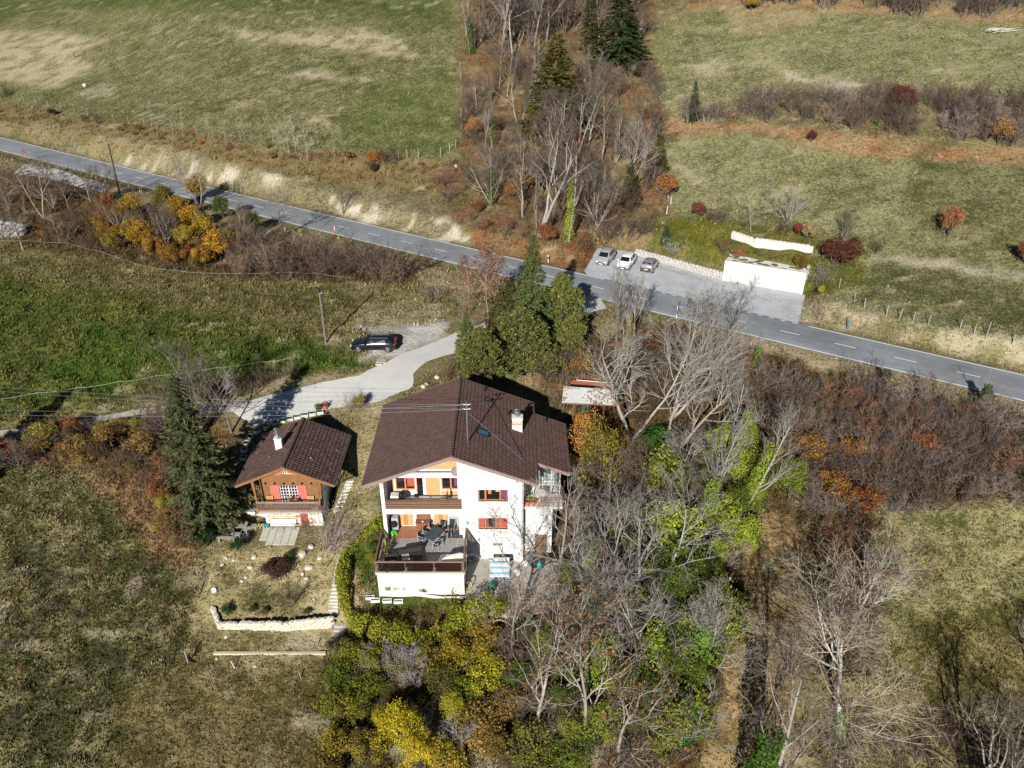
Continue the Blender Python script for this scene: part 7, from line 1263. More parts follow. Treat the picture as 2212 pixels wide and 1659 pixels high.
b = MB(); p = c4[0].lerp(c4[1], .22) - o_; b.tube([(p.x, p.y + .1, 1.5), (p.x + .5, p.y + .1, p.z)], .03, 5); b.obj('brace', M_rust, sh)
b = MB()
for i in range(260):
    f, g_ = rng.random(), rng.random() ** 1.2; 
    if vnoise(np.array([f * 5.]), np.array([g_ * 3.]), 77)[0] < .48: continue
    p = c4[0].lerp(c4[1], f).lerp(c4[3].lerp(c4[2], f), g_) - o_ + Vector((0, 0, .05)); add_leaf(b, p, rng, .28, 0, 3)
b.obj('dead_leaves', M_deadleaf, sh)['kind'] = 'stuff'
tnk = at_z((1300 + 455 * .3616) * I4, (700 + 925 * .3616) * I4, 5.95); t = thing('water_tank', 'dark green water tank under the sheet-roofed shelter', 'tank', tnk); b = MB(); b.box(-.5, .5, -.4, .4, 0, 1.15); b.box(-.53, .53, -.43, .43, 1.15, 1.2); b.obj('tank_body', mat('tank_green', (.02, .09, .06), .5, .1), t); MB().lathe([(.13, 1.2), (.13, 1.26), (.02, 1.28)], 10).obj('lid', M_blackpl, t)
fl = [at_z((1300 + x * .3616) * I4, (700 + y * .3616) * I4, 7.0) for x, y in ((345, 740), (650, 752), (655, 712), (360, 690))]; t = thing('board_heap_cover', 'rusty red sheet strewn with leaves just behind the shelter', 'sheet', fl[0]); b = MB(); b.add([p - fl[0] for p in fl] + [p - fl[0] - Vector((0, 0, .06)) for p in fl], [(0, 1, 2, 3), (7, 6, 5, 4), (0, 4, 5, 1), (1, 5, 6, 2), (2, 6, 7, 3), (3, 7, 4, 0)]); b.obj('sheet', M_terra, t)
for f in (.05, .95): p = fl[0].lerp(fl[1], f) - fl[0]; MB().tube([(p.x, p.y + .1, -1.4), (p.x, p.y + .1, -.05)], .04, 5).obj('prop', M_wood, t)
MB().tube([fl[3].lerp(fl[2], .1) - fl[0] + Vector((0, -.1, .08)), fl[3].lerp(fl[2], .95) - fl[0] + Vector((0, -.2, .08))], .04, 6).obj('white_batten', M_whitep, t)
# ------------------------------------------------------------------ terrace things
TZ = 2.475
def zt(x, y, z=TZ): p = at_z(*z3(x, y), z); return p
ta, tb_, tc_, td = [zt(x, y, TZ + .74) for x, y in ((678, 693), (775, 730), (888, 608), (800, 570))]
tcen = (ta + tb_ + tc_ + td) / 4; ax = (tc_ - tb_ + td - ta); ax.z = 0; tl = ax.length / 2; ax.normalize(); an = math.atan2(ax.y, ax.x); tw_ = 1.0
tab = thing('terrace_table', 'long dark garden table on the flagstones of the terrace', 'table', (tcen.x, tcen.y, TZ), an); M_slate = mat('slate_top', (.055, .075, .095), .5, .12, 3)
MB().box(-tl / 2, tl / 2, -tw_ / 2, tw_ / 2, .71, .75).obj('table_top', M_slate, tab)
for sx in (-1, 1):
    for sy in (-1, 1): MB().box(sx * (tl / 2 - .08) - .03, sx * (tl / 2 - .08) + .03, sy * (tw_ / 2 - .08) - .03, sy * (tw_ / 2 - .08) + .03, 0, .71).obj('leg', M_steel, tab)
M_sling = mat('black_sling', (.03, .032, .036), .7, .1); M_frame = mat('pale_frame', (.60, .63, .60), .4, .05)
def chair_proto():
    t = thing('garden_chair', 'x', 'chair', (0, 0, 0), 0, 'chairs round the terrace table'); MB().box(-.24, .24, -.24, .24, .42, .45).obj('seat', M_sling, t)
    b = MB().add([(-.26, -.22, .45), (-.30, -.22, .9), (-.30, .22, .9), (-.26, .22, .45), (-.23, -.22, .45), (-.27, -.22, .9), (-.27, .22, .9), (-.23, .22, .45)], [(0, 1, 2, 3), (7, 6, 5, 4), (0, 4, 5, 1), (1, 5, 6, 2), (2, 6, 7, 3), (3, 7, 4, 0)]); b.obj('backrest', M_sling, t)
    for s in (-1, 1):
        MB().tube([(.24, s * .25, 0), (.22, s * .25, .64), (-.27, s * .25, .66)], .016, 5).obj('front_leg', M_frame, t); MB().tube([(-.3, s * .25, 0), (-.25, s * .25, .45), (-.31, s * .25, .92)], .016, 5).obj('rear_leg', M_frame, t)
    return t
ch0 = chair_proto(); chs = [ch0]
def dup(t):
    c = t.copy(); COL.objects.link(c)
    for ch in t.children:
        d = ch.copy(); COL.objects.link(d); d.parent = c
        for g_ in ch.children: e = g_.copy(); COL.objects.link(e); e.parent = d
    return c
seats = [(-.72, -.75, 90, 'garden chair on the right long side of the terrace table, nearest the railing'), (0.0, -.75, 90, 'garden chair in the middle of the right long side of the terrace table'), (.72, -.75, 90, 'garden chair on the right long side of the terrace table, nearest the house'), (-.6, .75, -90, 'garden chair on the left long side of the terrace table, nearest the railing'), (.15, .75, -90, 'garden chair in the middle of the left long side of the terrace table'), (.8, .8, -110, 'garden chair on the left long side of the terrace table, nearest the house'), (tl / 2 + .35, .1, 180, 'garden chair at the house end of the terrace table'), (tl / 2 + .9, -.6, 200, 'spare dark garden chair against the blue-grey panel')]
for i, (x, y, a, l) in enumerate(seats):
    c = ch0 if i == 0 else dup(ch0); c['label'] = l; p = Matrix.Translation(tab.location) @ Matrix.Rotation(an, 4, 'Z') @ Vector((x, y, 0)); c.location = p; c.rotation_euler.z = an + R_(a)
p = zt(675, 615, 2.5); bq = thing('wooden_grill_bench', 'reddish wooden outdoor kitchen bench between the two pairs of shutters', 'bench', (p.x, 49.45, 2.505)); M_redw = mat('red_brown_wood', (.27, .10, .055), .6, .2, 4)
for i in range(5): MB().box(-.55, .55, -.27, .27, .06 + i * .155, .06 + i * .155 + .145).obj('board', M_redw, bq)
MB().box(-.6, .6, -.32, .3, .85, .9).obj('worktop', M_wood, bq); MB().box(-.55, .55, .24, .29, .9, 1.35).obj('back_panel', M_redw, bq); MB().lathe([(.02, .9), (.07, .91), (.07, .98), (.05, 1.0)], 10, (0, -.1, 0)).obj('bowl', M_cloth, bq)
p = zt(655, 590, 2.5); fp = thing('flower_pot', 'pot of yellow flowers in front of the wooden grill bench', 'plant pot', (p.x, 48.95, 2.505)); MB().lathe([(.1, 0), (.15, .3), (.13, .3), (.11, .26)], 12).obj('pot', M_terra, fp)
b = MB()
for i in range(70): add_leaf(b, Vector((rng.gauss(0, .13), rng.gauss(0, .13), .42 + rng.gauss(0, .12))), rng, .1, 0)
o = b.obj('flowers', M_leaf, fp); o.color = (.45, .36, .05, 1)
g1 = zt(380, 570, 2.5); gk = thing('kettle_grill', 'round black covered kettle grill at the left end of the deck', 'grill', (g1.x, 49.3, 2.505)); MB().lathe([(.05, .45), (.26, .55), (.32, .75), (.27, .95), (.08, 1.05), (.02, 1.06)], 16).obj('kettle', M_blackpl, gk)
for k in range(3): a = k * 2.094; MB().tube([(.34 * math.cos(a), .34 * math.sin(a), 0), (.18 * math.cos(a), .18 * math.sin(a), .55)], .018, 5).obj('leg', M_dkmetal, gk)
g2 = zt(310, 560, 2.5); hb = thing('heat_pump_box', 'tall grey appliance box in the left corner of the lower loggia', 'box', (HX0 + .75, 49.5, 2.505)); b = MB().box(-.28, .28, -.2, .2, .05, 1.35); b.obj('casing', M_greypl, hb); MB().lathe([(.18, 0), (.18, .015), (.03, .02)], 14, (0, 0, 0), 0, Matrix.Translation((0, -.205, .9)) @ Matrix.Rotation(R_(90), 4, 'X')).obj('fan_grille', M_blackpl, hb)
for x in (-.2, .2): MB().box(x - .04, x + .04, -.15, .15, 0, .049).obj('foot', M_blackpl, hb)
g3 = zt(362, 655); wc = thing('green_sandbox_toy', 'bright green toy turtle shell lying on the terrace', 'toy', (g3.x, g3.y, TZ)); MB().lathe([(.3, 0), (.31, .08), (.24, .2), (.1, .27), (.02, .28)], 14).obj('shell', M_green, wc); MB().lathe([(.02, -.1), (.1, -.06), (.11, .04), (.02, .1)], 8, (-.34, .0, .1)).obj('head', M_green, wc); MB().lathe([(.1, 0), (.11, .12), (.02, .18)], 8, (.28, .22, 0)).obj('lid', M_blackpl, wc)
mt_ = zt(1005, 628, 2.5); mm = thing('dark_sheet', 'flat dark grey sheet on the deck beside the table', 'mat', (mt_.x, 48.9, 2.507)); MB().box(-.75, .75, -.42, .42, 0, .02).obj('flat_sheet', M_slate, mm); MB().box(-.75, .75, -.47, -.42, 0, .026).obj('edge_strip', M_blackpl, mm)  # thin dark grey sheet on the boards, black strip along its front
# dark slatted corner lounge along the front railing
ls = thing('corner_lounge', 'dark slatted corner lounge with pale cushions by the front railing', 'sofa', (zt(560, 960).x, 45.4, TZ), R_(14))
for i in range(9): MB().box(-.9 + i * .2, -.9 + i * .2 + .17, -.55, .95, .32, .37).obj('slat', M_dkwood, ls)
for i in range(7): MB().box(-2.1, -.92, -.5 + i * .16, -.5 + i * .16 + .13, .32, .37).obj('slat', M_dkwood, ls)
for x, y in ((-2.05, -.45), (-2.05, .55), (-.85, .88), (.8, .88), (.8, -.5), (-.8, -.5)): MB().box(x - .04, x + .04, y - .04, y + .04, 0, .318).obj('leg', M_dkwood, ls)
for x0, x1, y0, y1 in ((-2.1, -1.1, .62, .72), (-.9, .87, .96, 1.04)): MB().box(x0, x1, y0, y1, .3, .78).obj('backrest', M_dkwood, ls)
for x0, x1, y0, y1 in ((-1.9, -1.3, -.3, .3), (-.75, -.15, .15, .8)): MB().box(x0, x1, y0, y1, .375, .45).obj('cushion', M_greypl, ls)
wp = zt(1005, 915, TZ + .8); wt = thing('covered_table', 'table under a tan cover with a white folded sunshade lying on top', 'table', (wp.x, 45.25, TZ))
V = []; n = 22
for k, (z, e, w) in enumerate(((.82, 1, 0), (.74, 1.04, .02), (.35, 1.12, .09), (.02, 1.2, .14))):
    for i in range(n): a = 6.283 * i / n; q = e + w * math.sin(i * 2.8); V.append((.72 * q * max(-1, min(1, 1.25 * math.cos(a))), .42 * q * max(-1, min(1, 1.25 * math.sin(a))), z))
b = MB().add(V, [(i, i + n, (i + 1) % n + n, (i + 1) % n) for i in range(n)] + [(i + n, i + 2 * n, (i + 1) % n + 2 * n, (i + 1) % n + n) for i in range(n)] + [(i + 2 * n, i + 3 * n, (i + 1) % n + 3 * n, (i + 1) % n + 2 * n) for i in range(n)] + [tuple(range(n))]); b.obj('tan_cover', M_tan, wt)
us = MB(); us.prism([(-1.0, -.1), (-.5, .28), (.55, .36), (.95, .1), (.9, -.25), (.3, -.12)], .84, .93, 0, Matrix.Rotation(R_(12), 4, 'Z')); us.prism([(-.8, -.05), (-.3, .18), (.5, .24), (.8, .05), (.3, -.05)], .93, 1.0, 0, Matrix.Rotation(R_(12), 4, 'Z')); tag(us.obj('folded_sunshade', M_cloth), 'white folded sunshade on top of the tan covered table', 'sunshade').location = wt.location
pr = thing('red_planter', 'long red planter box behind the front railing', 'planter', (zt(770, 1000).x, 44.9, TZ)); b = MB(); b.prism([(-.42, -.1), (.42, -.1), (.42, .1), (-.42, .1)], 0, .24, 0, None, [(-.48, -.14), (.48, -.14), (.48, .14), (-.48, .14)]); b.obj('trough', M_terra, pr); MB().box(-.43, .43, -.1, .1, .241, .252).obj('earth', M_soil, pr)
fs = zt(560, 985); st = thing('stone_statuette', 'small pale figure-like stone ornament by the front railing', 'ornament', (fs.x, 44.95, TZ)); MB().lathe([(.16, 0), (.16, .06), (.08, .12), (.12, .3), (.1, .42), (.05, .46)], 10).obj('body', M_stone, st); MB().lathe([(.02, .46), (.09, .5), (.09, .6), (.02, .66)], 9).obj('knob', M_stone, st)
for i, (x, y, h, c) in enumerate(((270, 850, .75, (.30, .30, .06)), (215, 905, .5, (.20, .17, .06)), (300, 890, .55, (.10, .15, .04)))):
    p = zt(x, y); t = thing('potted_plant', ('tall yellow-green potted plant in the left front corner of the terrace', 'withered potted plant at the left railing', 'green potted plant beside the corner lounge')[i], 'plant pot', (max(p.x, TX0 + .5), p.y, TZ)); MB().lathe([(.13, 0), (.19, .3), (.16, .3), (.14, .26)], 12).obj('pot', (M_greypl, M_whitep, M_terra)[i], t); b = MB()
    for k in range(16): a = rng.uniform(0, 6.28); e = Vector((math.cos(a) * h * .6, math.sin(a) * h * .6, .3 + h * rng.uniform(.5, 1.1))); m_ = Vector((e.x * .4, e.y * .4, e.z * .85)); s_ = Vector((-math.sin(a), math.cos(a), 0)) * .05; b.add([Vector((0, 0, .26)), m_ + s_, e, m_ - s_], [(0, 1, 2, 3)])
    o = b.obj('leaves', M_leaf, t); o.color = (*c, 1)
# upper loggia things
UZ = 5.405
t = thing('white_grill_table', 'white and black covered grill cart on the upper balcony', 'grill', (at_y(*z3(400, 280), 49.2).x, 49.3, UZ)); MB().box(-.55, .1, -.25, .25, .55, .9).obj('white_box', M_whitep, t); MB().box(.11, .62, -.27, .27, .5, .98).obj('black_hood', M_blackpl, t)
for x in (-.5, .55):
    for y in (-.2, .2): MB().tube([(x, y, 0), (x, y, .55)], .02, 5).obj('leg', M_dkmetal, t)
t = thing('steel_pail', 'steel bin standing beside the grill cart on the upper balcony', 'bin', (at_y(*z3(550, 280), 49.2).x, 49.2, UZ)); MB().lathe([(.19, 0), (.21, .6), (.23, .62), (.21, .66), (.02, .7)], 14).obj('bin', M_steel, t); MB().tube([(-.06, 0, .7), (0, 0, .75), (.06, 0, .7)], .012, 5).obj('handle', M_steel, t)
t = thing('balcony_chair', 'chair with white cushion and black back on the upper balcony', 'chair', (at_y(*z3(890, 280), 49.2).x, 49.25, UZ), R_(180)); MB().box(-.26, .26, -.26, .26, .4, .48).obj('cushion', M_cloth, t); MB().box(-.32, -.27, -.25, .25, .4, 1.15).obj('backrest', M_blackpl, t)
for x in (-.24, .24):
    for y in (-.23, .23): MB().tube([(x, y, 0), (x, y, .4)], .018, 5).obj('leg', M_dkmetal, t)
# annexe balcony
for i, (zx, dx) in enumerate(((1785, 0), (1845, 0), (1950, 0))):
    p = at_y(*z3(zx, 330), 49.1); t = thing('terracotta_pot', ('leftmost', 'middle', 'rightmost')[i] + ' of the three terracotta pots along the annexe railing', 'plant pot', (p.x, 49.2, 5.305), 0, 'terracotta pots on the annexe balcony'); MB().lathe([(.14, 0), (.22, .34), (.25, .36), (.25, .42), (.2, .42), (.18, .36)], 14).obj('pot', M_terra, t); MB().lathe([(.19, .37), (.01, .38)], 12).obj('earth', M_soil, t)
p = at_y(*z3(1925, 280), 49.7); t = thing('round_table', 'round white table on the annexe balcony', 'table', (p.x, 49.85, 5.305)); MB().lathe([(.02, .7), (.48, .7), (.5, .73), (.02, .75)], 20).obj('table_top', M_whitep, t); MB().lathe([(.22, 0), (.2, .03), (.035, .05), (.035, .7)], 10).obj('pedestal', M_whitep, t)
for i, (zx, m_, l) in enumerate(((1780, M_green, 'green watering can at the left end of the annexe balcony'), (1885, M_lime, 'yellow watering can behind the round white table'))):
    p = at_y(*z3(zx, 245), 50.1); t = thing('watering_can', l, 'watering can', (p.x, 50.1, 5.305)); MB().lathe([(.15, 0), (.16, .3), (.1, .34)], 12).obj('body', m_, t); MB().tube([(.13, 0, .12), (.34, 0, .36)], .025, 6).obj('spout', m_, t); MB().tube([(-.14, 0, .1), (-.26, 0, .28), (-.08, 0, .36)], .016, 5).obj('handle', m_, t)
# ------------------------------------------------------------------ concrete yard: slab, bicycle, blue bench, bags
yd = MB(); yd.prism([(TX1 + .05, 42.7), (.4, 42.2), (5.4, 43.4), (5.6, 48.48), (TX1 + .05, 48.48)], -.4, .10); o = yd.obj('concrete_yard', M_conc); o['kind'] = 'structure'
def zy(x, y, z=.1): return at_z(*z3(x, y), z)
w1, w2 = zy(1022, 1305, .1), zy(1158, 1245, .1); d = w2 - w1; d.z = 0; bk = thing('mountain_bike', 'black mountain bike with yellow rims leaning against the terrace corner', 'bicycle', (w1 + w2) / 2, math.atan2(d.y, d.x)); hb_ = d.length / 2; hb_ = min(max(hb_, .52), .6); M_yel = mat('yellow_rim', (.72, .66, .10), .4, .03)
bk.location.z = .1; lean = Matrix.Rotation(R_(-9), 4, 'X')
def tor(c, R, r, m, par, nm, n=26):
    b = MB(); b.tube([lean @ Vector((c[0] + R * math.cos(6.2832 * i / n), 0, c[2] + R * math.sin(6.2832 * i / n))) for i in range(n + 1)], r, 6, 0, False); return b.obj(nm, m, par)
for x in (-hb_, hb_):
    w = tor((x, 0, .36), .35, .028, M_tyre, bk, 'tyre'); tor((x, 0, .36), .31, .024, M_yel, w, 'rim'); b = MB()
    for i in range(10): a = 6.283 * i / 10; b.tube([lean @ Vector((x, 0, .36)), lean @ Vector((x + .3 * math.cos(a), 0, .36 + .3 * math.sin(a)))], .005, 3, 0, False)
    b.obj('spokes', M_steel, w)
q = lambda x, z, y=0: lean @ Vector((x, y, z)); b = MB()
for P_ in (((hb_, .36), (.12, .36)), ((.12, .36), (-.36, .72)), ((.12, .36), (.22, .82)), ((.2, .78), (-.38, .82)), ((hb_, .36), (.2, .72)), ((-.36, .66), (-.42, .95))): b.tube([q(*P_[0]), q(*P_[1])], .028, 6)
b.obj('frame', M_blackpl, bk); b = MB(); b.tube([q(-.37, .72), q(-hb_, .36, .06)], .022, 5); b.tube([q(-.37, .72), q(-hb_, .36, -.06)], .022, 5); b.obj('fork', M_dkmetal, bk)
MB().tube([q(-.42, .98, -.36), q(-.44, 1.0, 0), q(-.42, .98, .36)], .016, 6).obj('handlebar', M_blackpl, bk); MB().lathe([(.02, .0), (.09, .02), (.05, .06)], 8, tuple(q(.24, .86))).obj('saddle', M_blackpl, bk); MB().lathe([(.02, -.02), (.09, -.015), (.09, .015), (.02, .02)], 12, (0, 0, 0), 0, lean @ Matrix.Translation((.12, -.05, .36)) @ Matrix.Rotation(R_(90), 4, 'X')).obj('chainring', M_steel, bk)
p1, p2 = zy(1385, 1075), zy(1590, 1075); bb_ = thing('blue_bench', 'stepped pale blue wooden bench with white slats on the concrete yard', 'bench', ((p1.x + p2.x) / 2, 46.9, .1)); wv = (p2.x - p1.x) / 2
for i in range(4): MB().box(-wv, wv, -.75 + i * .36, -.75 + i * .36 + .3, .3 + i * .24, .36 + i * .24).obj('seat_board', M_cloth, bb_); MB().box(-wv, wv, -.74 + i * .36, -.70 + i * .36, .1 + i * .24, .295 + i * .24).obj('riser', M_blue, bb_)
for x in (-wv + .03, wv - .03): b = MB(); b.add([(x - .03, -.72, 0), (x - .03, .7, 0), (x - .03, .7, 1.0), (x - .03, -.72, .28), (x + .03, -.72, 0), (x + .03, .7, 0), (x + .03, .7, 1.0), (x + .03, -.72, .28)], [(0, 1, 2, 3), (7, 6, 5, 4), (0, 4, 5, 1), (1, 5, 6, 2), (2, 6, 7, 3), (3, 7, 4, 0)]); b.obj('side_panel', M_blue, bb_)
def bag(name, label, x, y, m, s, seed, cat='bag', z=.1):
    r = random.Random(seed); p = zy(x, y, z); t = thing(name, label, cat, p); V = []; n = 12
    for z_, k in ((0, .8), (.12, 1.08), (.3, 1.0), (.45, .6), (.52, .2), (.6, .28)):
        for i in range(n): a = 6.283 * i / n; q_ = k * (1 + r.uniform(-.14, .14)); V.append((math.cos(a) * .34 * q_ * s, math.sin(a) * .3 * q_ * s, z_ * s))
    MB().add(V, [(i * n + j, i * n + (j + 1) % n, (i + 1) * n + (j + 1) % n, (i + 1) * n + j) for i in range(5) for j in range(n)] + [tuple(range(5 * n, 6 * n))]).obj('sack', m, t); MB().lathe([(.08 * s, -.03), (.1 * s, 0), (.08 * s, .03)], 8, (0, 0, .52 * s)).obj('tie', M_blackpl, t); return t
bag('black_bag', 'black rubbish bag beside the teal one at the right end of the yard', 1855, 1000, M_blackpl, 1.0, 1); bag('teal_bag', 'teal plastic bag at the right end of the concrete yard', 1915, 1010, M_teal, .95, 2); bag('white_sack', 'white sack against the wall beside the blue bench', 1685, 930, M_cloth, 1.2, 3); bag('white_sack', 'low white sack in front of the blue bench at the yard edge', 1660, 1085, M_cloth, .9, 4); bag('dark_sack', 'dark grey sack behind the black bag', 1795, 930, M_slate, 1.2, 5); bag('white_sack', 'white sack between the dark grey sack and the black bag', 1760, 985, M_cloth, .7, 8)
bag('green_heap', 'dark green tarpaulin heap at the lower right of the yard', 1410, 1225, mat('tarp_green', (.03, .14, .07), .6, .2), 1.0, 6, 'tarpaulin')
b_ = zy(1760, 890); t = thing('orange_crate', 'small orange crate on the yard near the house corner', 'crate', (b_.x, b_.y, .1)); b = MB(); b.box(-.2, .2, -.15, -.13, 0, .28); b.box(-.2, .2, .13, .15, 0, .28); b.box(-.2, -.18, -.13, .13, 0, .28); b.box(.18, .2, -.13, .13, 0, .28); b.box(-.18, .18, -.13, .13, 0, .03); b.obj('crate_body', mat('orange_plastic', (.60, .22, .03), .5, .05), t); MB().box(-.12, .12, -.166, -.151, .16, .22).obj('grip', M_blackpl, t)
# garden bed edging and pale troughs below the terrace
eg = [at(*z3(x, y)) for x, y in ((215, 1270), (430, 1290), (660, 1320), (900, 1340), (1130, 1345))]; t = thing('bed_edging', 'pale curved edging board below the terrace wall', 'edging', eg[0])
for i in range(4): a, c = eg[i] - eg[0], eg[i + 1] - eg[0]; d = (c - a); L = d.length; M = Matrix.Translation(a) @ Matrix.Rotation(math.atan2(d.y, d.x), 4, 'Z'); MB().box(.01, L - .01, -.04, .04, -.2, .16 + (c.z - a.z) * .5, 0, M).obj('board', M_whitep, t)
for i, (x, y) in enumerate(((110, 1345), (165, 1375), (290, 1382), (410, 1388))):
    p = at(*z3(x, y)); t = thing('pale_trough', ('first', 'second', 'third', 'fourth')[i] + ' pale trough from the left in the shaded garden bed', 'trough', p + Vector((0, 0, -.02)), R_(4), 'pale troughs in the garden bed'); b = MB(); w = .36; b.box(-w, w, -.14, -.1, 0, .26); b.box(-w, w, .1, .14, 0, .26); b.box(-w, -w + .05, -.1, .1, 0, .26); b.box(w - .05, w, -.1, .1, 0, .26); b.box(-w + .05, w - .05, -.1, .1, 0, .1); b.obj('trough_body', M_whitep, t); MB().box(-w + .05, w - .05, -.1, .1, .101, .19).obj('earth', M_soil, t)
hs = [at(*z3(x, y)) + Vector((0, 0, .04)) for x, y in ((735, 1240), (790, 1262), (850, 1280), (905, 1285))]; tag(MB().tube(hs, .035, 6).obj('garden_hose', M_whitep), 'pale garden hose lying under the terrace wall', 'hose')
# ------------------------------------------------------------------ chalet patio and yard
PZ = 1.1
def zc(x, y, z=PZ): return at_z(*z2(x, y), z)
q0, q1, q2, q3 = zc(540, 1440), zc(892, 1440), zc(945, 1272), zc(598, 1272); pt = MB(); pt.prism([tuple(p[:2]) for p in (q0, q1, q2, q3)], .7, 1.03); po = pt.obj('chalet_patio', M_joint); po['kind'] = 'structure'
for i in range(5):
    for j in range(4):
        if i == 0 and j == 0: continue
        f = lambda a, b: q0.lerp(q1, a).lerp(q3.lerp(q2, a), b); e = .006; P_ = [f(i / 5 + e, j / 4 + e), f((i + 1) / 5 - e, j / 4 + e), f((i + 1) / 5 - e, (j + 1) / 4 - e), f(i / 5 + e, (j + 1) / 4 - e)]; MB().prism([tuple(p[:2]) for p in P_], 1.031, 1.085 + rng.random() * .015).obj('paver', M_paver, po)
def box_obj(x0, x1, y0, y1, z0, z1, nm, m, par, M=None): return MB().box(x0, x1, y0, y1, z0, z1, 0, M).obj(nm, m, par)
t0, t1 = zc(245, 1275, PZ + .74), zc(430, 1285, PZ + .74); t2 = zc(455, 1215, PZ + .74); c = (t0 + t2) / 2; pk_ = thing('picnic_table', 'grey weathered picnic table in the shade left of the chalet patio', 'table', (c.x, c.y, H(c.x, c.y)), R_(2)); tl2 = (t1.x - t0.x) / 2
for i in range(5): box_obj(-tl2, tl2, -.42 + i * .17, -.42 + i * .17 + .155, .70, .74, 'plank', M_greywood, pk_)
for x in (-tl2 + .3, tl2 - .3): b = MB(); b.tube([(x, -.35, 0), (x, 0, .7)], .04, 5); b.tube([(x, .35, 0), (x, 0, .7)], .04, 5); b.obj('trestle', M_greywood, pk_)
for i, (x, y, m_) in enumerate(((285, 1228, M_redp), (330, 1232, M_red))): p = zc(x, y, PZ + .74); t = thing('red_cup', ('bright red lantern at the left on the picnic table', 'pink-red lantern right of the bright red one')[i], 'lantern', (p.x, p.y, pk_.location.z + .742)); MB().lathe([(.07, 0), (.09, .1), (.07, .16), (.02, .18)], 10).obj('shade', m_, t); MB().tube([(-.06, 0, .16), (0, 0, .26), (.06, 0, .16)], .008, 4).obj('handle', M_dkmetal, t)
for i, (x, y) in enumerate(((295, 1325), (355, 1335), (425, 1350))):
    p = zc(x, y, PZ + .42); z = H(p.x, p.y); t = thing('picnic_stool', ('leftmost', 'middle', 'rightmost')[i] + ' grey stool in front of the picnic table', 'stool', (p.x, p.y, z), R_(-8), 'stools at the picnic table'); box_obj(-.24, .24, -.2, .2, .40, .45, 'seat', M_greywood, t); [box_obj(a - .03, a + .03, b_ - .03, b_ + .03, 0, .4, 'leg', M_greywood, t) for a in (-.18, .18) for b_ in (-.14, .14)]
p = zc(250, 1368, PZ + .42); t = thing('picnic_bench', 'long grey bench at the front of the picnic place', 'bench', (p.x, p.y, H(p.x, p.y)), R_(-5)); [box_obj(-.85, .85, -.17 + k * .18, -.02 + k * .18, .40, .45, 'plank', M_greywood, t) for k in (0, 1)]; [box_obj(a - .05, a + .05, -.14, .14, 0, .4, 'leg', M_greywood, t) for a in (-.65, .65)]
p = zc(470, 1270, PZ + .42); t = thing('side_bench', 'pale slab bench at the right end of the picnic table', 'bench', (p.x, p.y, H(p.x, p.y)), R_(35)); box_obj(-.6, .6, -.2, .2, .36, .43, 'seat', M_greywood, t); [box_obj(a - .05, a + .05, -.15, .15, 0, .36, 'leg', M_greywood, t) for a in (-.4, .4)]
# low white garden walls left of the chalet
a0, a1 = zc(460, 1185, PZ), zc(590, 1200, PZ); t = thing('white_garden_wall', 'low stepped white garden wall left of the chalet base', 'wall', (a0.x, a0.y, PZ)); L = a1.x - a0.x; box_obj(0, L * .55, -.15, .15, -.3, .75, 'wall_section', M_white, t); box_obj(L * .55 + .005, L + .25, -.15, .15, -.3, .5, 'wall_section', M_white, t); box_obj(-.03, L * .55, -.2, .2, .751, .8, 'coping', M_greypl, t)
p = zc(425, 1100, PZ); t = thing('white_box', 'small white box standing on the bank left of the chalet', 'box', (p.x, p.y, H(p.x, p.y))); box_obj(-.35, .35, -.2, .2, 0, .35, 'body', M_whitep, t); box_obj(-.38, .38, -.23, .23, .351, .39, 'lid', M_greypl, t)
for i, (x, y, s) in enumerate(((320, 1150, .6), (350, 1180, .7), (335, 1120, .5), (370, 1160, .55))): p = zc(x, y, PZ + .3); o = link('pale_boulder', ROCK[i % 3]); o.location = (p.x, p.y, H(p.x, p.y) + .15); o.scale = (s * 1.2, s, s * .8); o.rotation_euler.z = i; tag(o, ('largest pale boulder of the heap', 'front pale boulder of the heap', 'rear pale boulder of the heap', 'smallest pale boulder of the heap')[i] + ' left of the white garden wall', 'boulder', 'boulders left of the chalet')
# white bench and toys along the chalet base
p, p_ = zc(675, 1280), zc(905, 1290); t = thing('white_lounger', 'white garden bench seat pushed against the chalet base', 'bench', ((p.x + p_.x) / 2, 51.3, 1.1), 0); w = (p_.x - p.x) / 2; box_obj(-w, w, -.2, .25, .35, .42, 'seat', M_whitep, t); box_obj(-w, w, .2, .25, .421, .8, 'backrest', M_whitep, t); [MB().tube([(a, -.18, 0), (a + .06, .2, .35)], .02, 5).obj('leg', M_dkmetal, t) for a in (-w + .1, 0, w - .1)]
for i, (x, m_, l) in enumerate(((568, M_lime, 'lime green child stool at the chalet base'), (598, M_tan, 'cream child stool beside the lime green one'), (633, M_teal, 'turquoise child stool at the chalet base'))): p = zc(x, 1255); t = thing('child_stool', l, 'stool', (p.x, 51.35, 1.09)); box_obj(-.17, .17, -.15, .15, .26, .31, 'seat', m_, t); [box_obj(a - .03, a + .03, b_ - .03, b_ + .03, 0, .26, 'leg', m_, t) for a in (-.12, .12) for b_ in (-.1, .1)]
p = at_y(*z2(915, 1178), 51.5); t = thing('red_heart_sign', 'small red heart hanging on the stone base of the chalet', 'ornament', (p.x, 51.56, p.z)); pts = [(.16 * math.sin(a) ** 3, .13 * math.cos(a) - .05 * math.cos(2 * a) - .02 * math.cos(3 * a)) for a in np.linspace(0, 6.28, 20)[:-1]]; b = MB(); xzprism(b, pts[::-1], -.03, 0); b.obj('heart', M_red, t); MB().tube([(0, -.015, .1), (0, -.01, .22)], .006, 4).obj('string', M_dkmetal, t)
